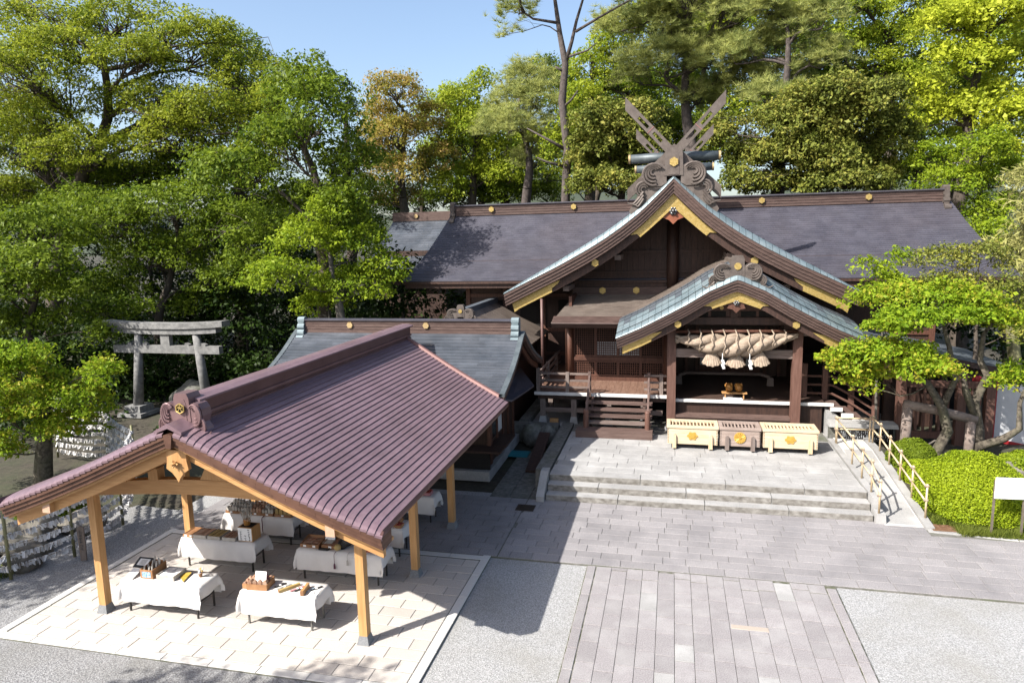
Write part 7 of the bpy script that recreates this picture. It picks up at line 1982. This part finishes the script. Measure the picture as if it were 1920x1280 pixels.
# two large trees beside the camera, out of frame, whose shade dapples the left of the yard
make_tree('broad', 'leafy_tree', 'large tree left of the viewpoint shading the yard edge', -19.6, 8.2,
          [(-17.2, 9.8, 5.6, 1.3, 0.8), (-16.0, 11.2, 5.4, 0.9, 0.6), (-18.4, 9.0, 6.6, 1.4, 0.9), (-18.8, 7.4, 7.2, 1.5, 1.0), (-20.4, 7.0, 7.4, 1.6, 1.0)], 401, 0.0)
make_tree('broad', 'leafy_tree', 'tree behind the viewpoint shading the front edge of the pavilion floor', -14.8, 0.6,
          [(-14.0, 1.2, 10.2, 0.9, 0.6), (-12.8, 1.9, 9.6, 0.8, 0.5), (-15.6, 0.2, 9.6, 1.3, 0.8), (-15.0, -1.2, 9.2, 1.4, 0.9)], 402, 0.0)


def clipped_shrub(name, label, c, r, n, m, leaf, seed, cat='shrub'):
    """clipped dome: a leafy shell of small leaves over twigs"""
    rng = np.random.default_rng(seed)
    root = thing(name, label, cat, (c[0], c[1], 0.0), group='low shrubs of the planted bank')
    d = rng.normal(size=(n, 3))
    d[:, 2] = np.abs(d[:, 2])
    d /= np.linalg.norm(d, axis=1)[:, None]
    wob = 1 + 0.05 * np.sin(d[:, :1] * 6 + 1) * np.cos(d[:, 1:2] * 5) + 0.03 * np.sin(d[:, 2:] * 11 + d[:, :1] * 9)
    rr = rng.uniform(0.86, 1.02, size=(n, 1)) ** 1.0
    P = np.array(c) + d * np.array(r) * wob * rr
    S = leaf * rng.uniform(0.6, 1.3, size=n)
    V, Q = leaves_np(P, S, d, rng, rnd=0.55, up=0.35)
    np_mesh('foliage', V - np.array((c[0], c[1], 0.0)), Q, m, root)
    core = MB().blob((c[0], c[1], c[2]), (r[0] * 0.88, r[1] * 0.88, r[2] * 0.88), seed, 0.03, 20, 12)
    part('inner_twigs', core, m, root)
    st_ = MB()
    for k in range(5):
        a = k * 1.3
        st_.tube([(c[0] + 0.1 * math.cos(a), c[1] + 0.1 * math.sin(a), -0.05), (c[0] + r[0] * 0.5 * math.cos(a), c[1] + r[1] * 0.5 * math.sin(a), c[2] + r[2] * 0.3)], 0.02, 5)
    part('stems', st_, 'bark', root)
    return root


clipped_shrub('azalea_shrub', 'large clipped dome of bright yellow green azalea behind the notice board', (7.98, 20.0, 0.15), (1.42, 1.45, 1.46), 46000, 'leaf_azalea', 0.055, 1)
clipped_shrub('azalea_shrub', 'smaller dark green clipped azalea between the ramp and the maple trunk', (7.25, 22.5, 0.5), (0.72, 0.6, 0.75), 13000, 'leaf_broad', 0.055, 2)
clipped_shrub('azalea_shrub', 'small yellow green azalea just left of the large clipped dome', (7.15, 21.5, 0.35), (0.55, 0.5, 0.55), 9000, 'leaf_azalea', 0.055, 3)
clipped_shrub('azalea_shrub', 'low green leafy shrub at the foot of the white panel', (10.3, 22.2, 0.35), (1.0, 0.7, 0.75), 12000, 'leaf_bright', 0.09, 4)
clipped_shrub('azalea_shrub', 'low leafy shrub right of the notice board posts', (9.0, 18.9, 0.05), (0.6, 0.45, 0.5), 7000, 'leaf_broad', 0.07, 5)
clipped_shrub('azalea_shrub', 'small plant cluster behind the maple trunk', (8.75, 22.3, 0.5), (0.45, 0.4, 0.5), 4500, 'leaf_bright', 0.07, 6)
clipped_shrub('azalea_shrub', 'weedy green clump beside the left end of the paper ropes', (-15.9, 11.5, 0.0), (0.6, 0.5, 0.5), 5000, 'leaf_bright', 0.07, 7)
clipped_shrub('azalea_shrub', 'leafy shrub behind the middle of the paper ropes', (-17.6, 15.4, 0.0), (0.9, 0.8, 0.7), 9000, 'leaf_broad', 0.085, 8)
clipped_shrub('azalea_shrub', 'dark bush under the deck corner of the gate path', (-18.5, 22.0, 0.1), (1.2, 0.9, 0.9), 8000, 'leaf_shade_dark', 0.09, 9)

# grass edge and undergrowth: nobody could count these
def tufts(name, label, xs, ys, zf, n, h, m, seed, w=0.012):
    rng = np.random.default_rng(seed)
    x = rng.uniform(*xs, size=n)
    y = rng.uniform(*ys, size=n)
    z = np.array([zf(a, b) for a, b in zip(x, y)])
    P = np.stack([x, y, z], 1)
    a = rng.uniform(0, 6.28, n)
    u = np.stack([np.cos(a), np.sin(a), 0 * a], 1) * w
    lean = np.stack([rng.normal(0, 0.4, n), rng.normal(-0.1, 0.4, n), np.ones(n)], 1) * (h * rng.uniform(0.5, 1.2, size=(n, 1)))
    V = np.empty((n, 3, 3))
    V[:, 0], V[:, 1], V[:, 2] = P - u, P + u, P + lean
    o = np_mesh(name, V.reshape(-1, 3), np.arange(n * 3).reshape(-1, 3), m, None, 'stuff')
    o['label'] = label
    o['category'] = 'grass'
    return o


tufts('grass_edge', 'ragged grass edging the foot of the round shrub', (7.1, 10.5), (18.25, 18.85), lambda a, b: -0.04 - 0.0 * a, 9000, 0.22, 'grass', 3)
tufts('grass_edge', 'thin grass under the notice board bank', (6.7, 10.5), (18.8, 19.6), lambda a, b: 0.0, 5000, 0.18, 'grass', 4)
tufts('weeds', 'short weeds along the stones under the paper ropes', (-17.5, -15.2), (11.3, 12.6), lambda a, b: -0.03, 2500, 0.12, 'grass', 5)


def undergrowth(name, label, boxes, m, leaf, seed):
    rng = np.random.default_rng(seed)
    Vs, Qs, o = [], [], 0
    for (x0, x1, y0, y1, z0, z1, n) in boxes:
        nc = max(1, n // 40)
        c = rng.uniform((x0, y0, z0), (x1, y1, z1), size=(nc, 3))
        c[:, 2] = z0 + (c[:, 2] - z0) * rng.uniform(0.5, 1.0, nc)
        P = np.repeat(c, 40, axis=0) + rng.normal(size=(nc * 40, 3)) * (0.35, 0.35, 0.22)
        V, Q = leaves_np(P, leaf * rng.uniform(0.6, 1.3, len(P)), rng.normal(size=P.shape) * 0.3, rng)
        Vs.append(V)
        Qs.append(Q + o)
        o += len(V)
    ob_ = np_mesh(name, np.concatenate(Vs), np.concatenate(Qs), m, None, 'stuff')
    ob_['label'] = label
    ob_['category'] = 'undergrowth'


undergrowth('undergrowth', 'undergrowth in shade-darkened leaf colour filling the wood behind the stone gate',
            [(-45, -13, 30, 37, 0, 4.0, 14000), (-34, -14, 28.5, 31, 0, 2.2, 11000), (-40, -24, 20, 29, 0, 2.2, 10000), (-30, -12.5, 37, 46, 0, 6.0, 14000), (-70, -18, 48, 58, 0, 9.0, 20000)], 'leaf_shade_dark', 0.24, 11)
undergrowth('undergrowth', 'shaded undergrowth behind the main hall',
            [(-13, 32, 44, 52, 3, 8.5, 16000), (12.5, 30, 30, 42, 0.3, 6, 16000)], 'leaf_shade_dark', 0.26, 12)
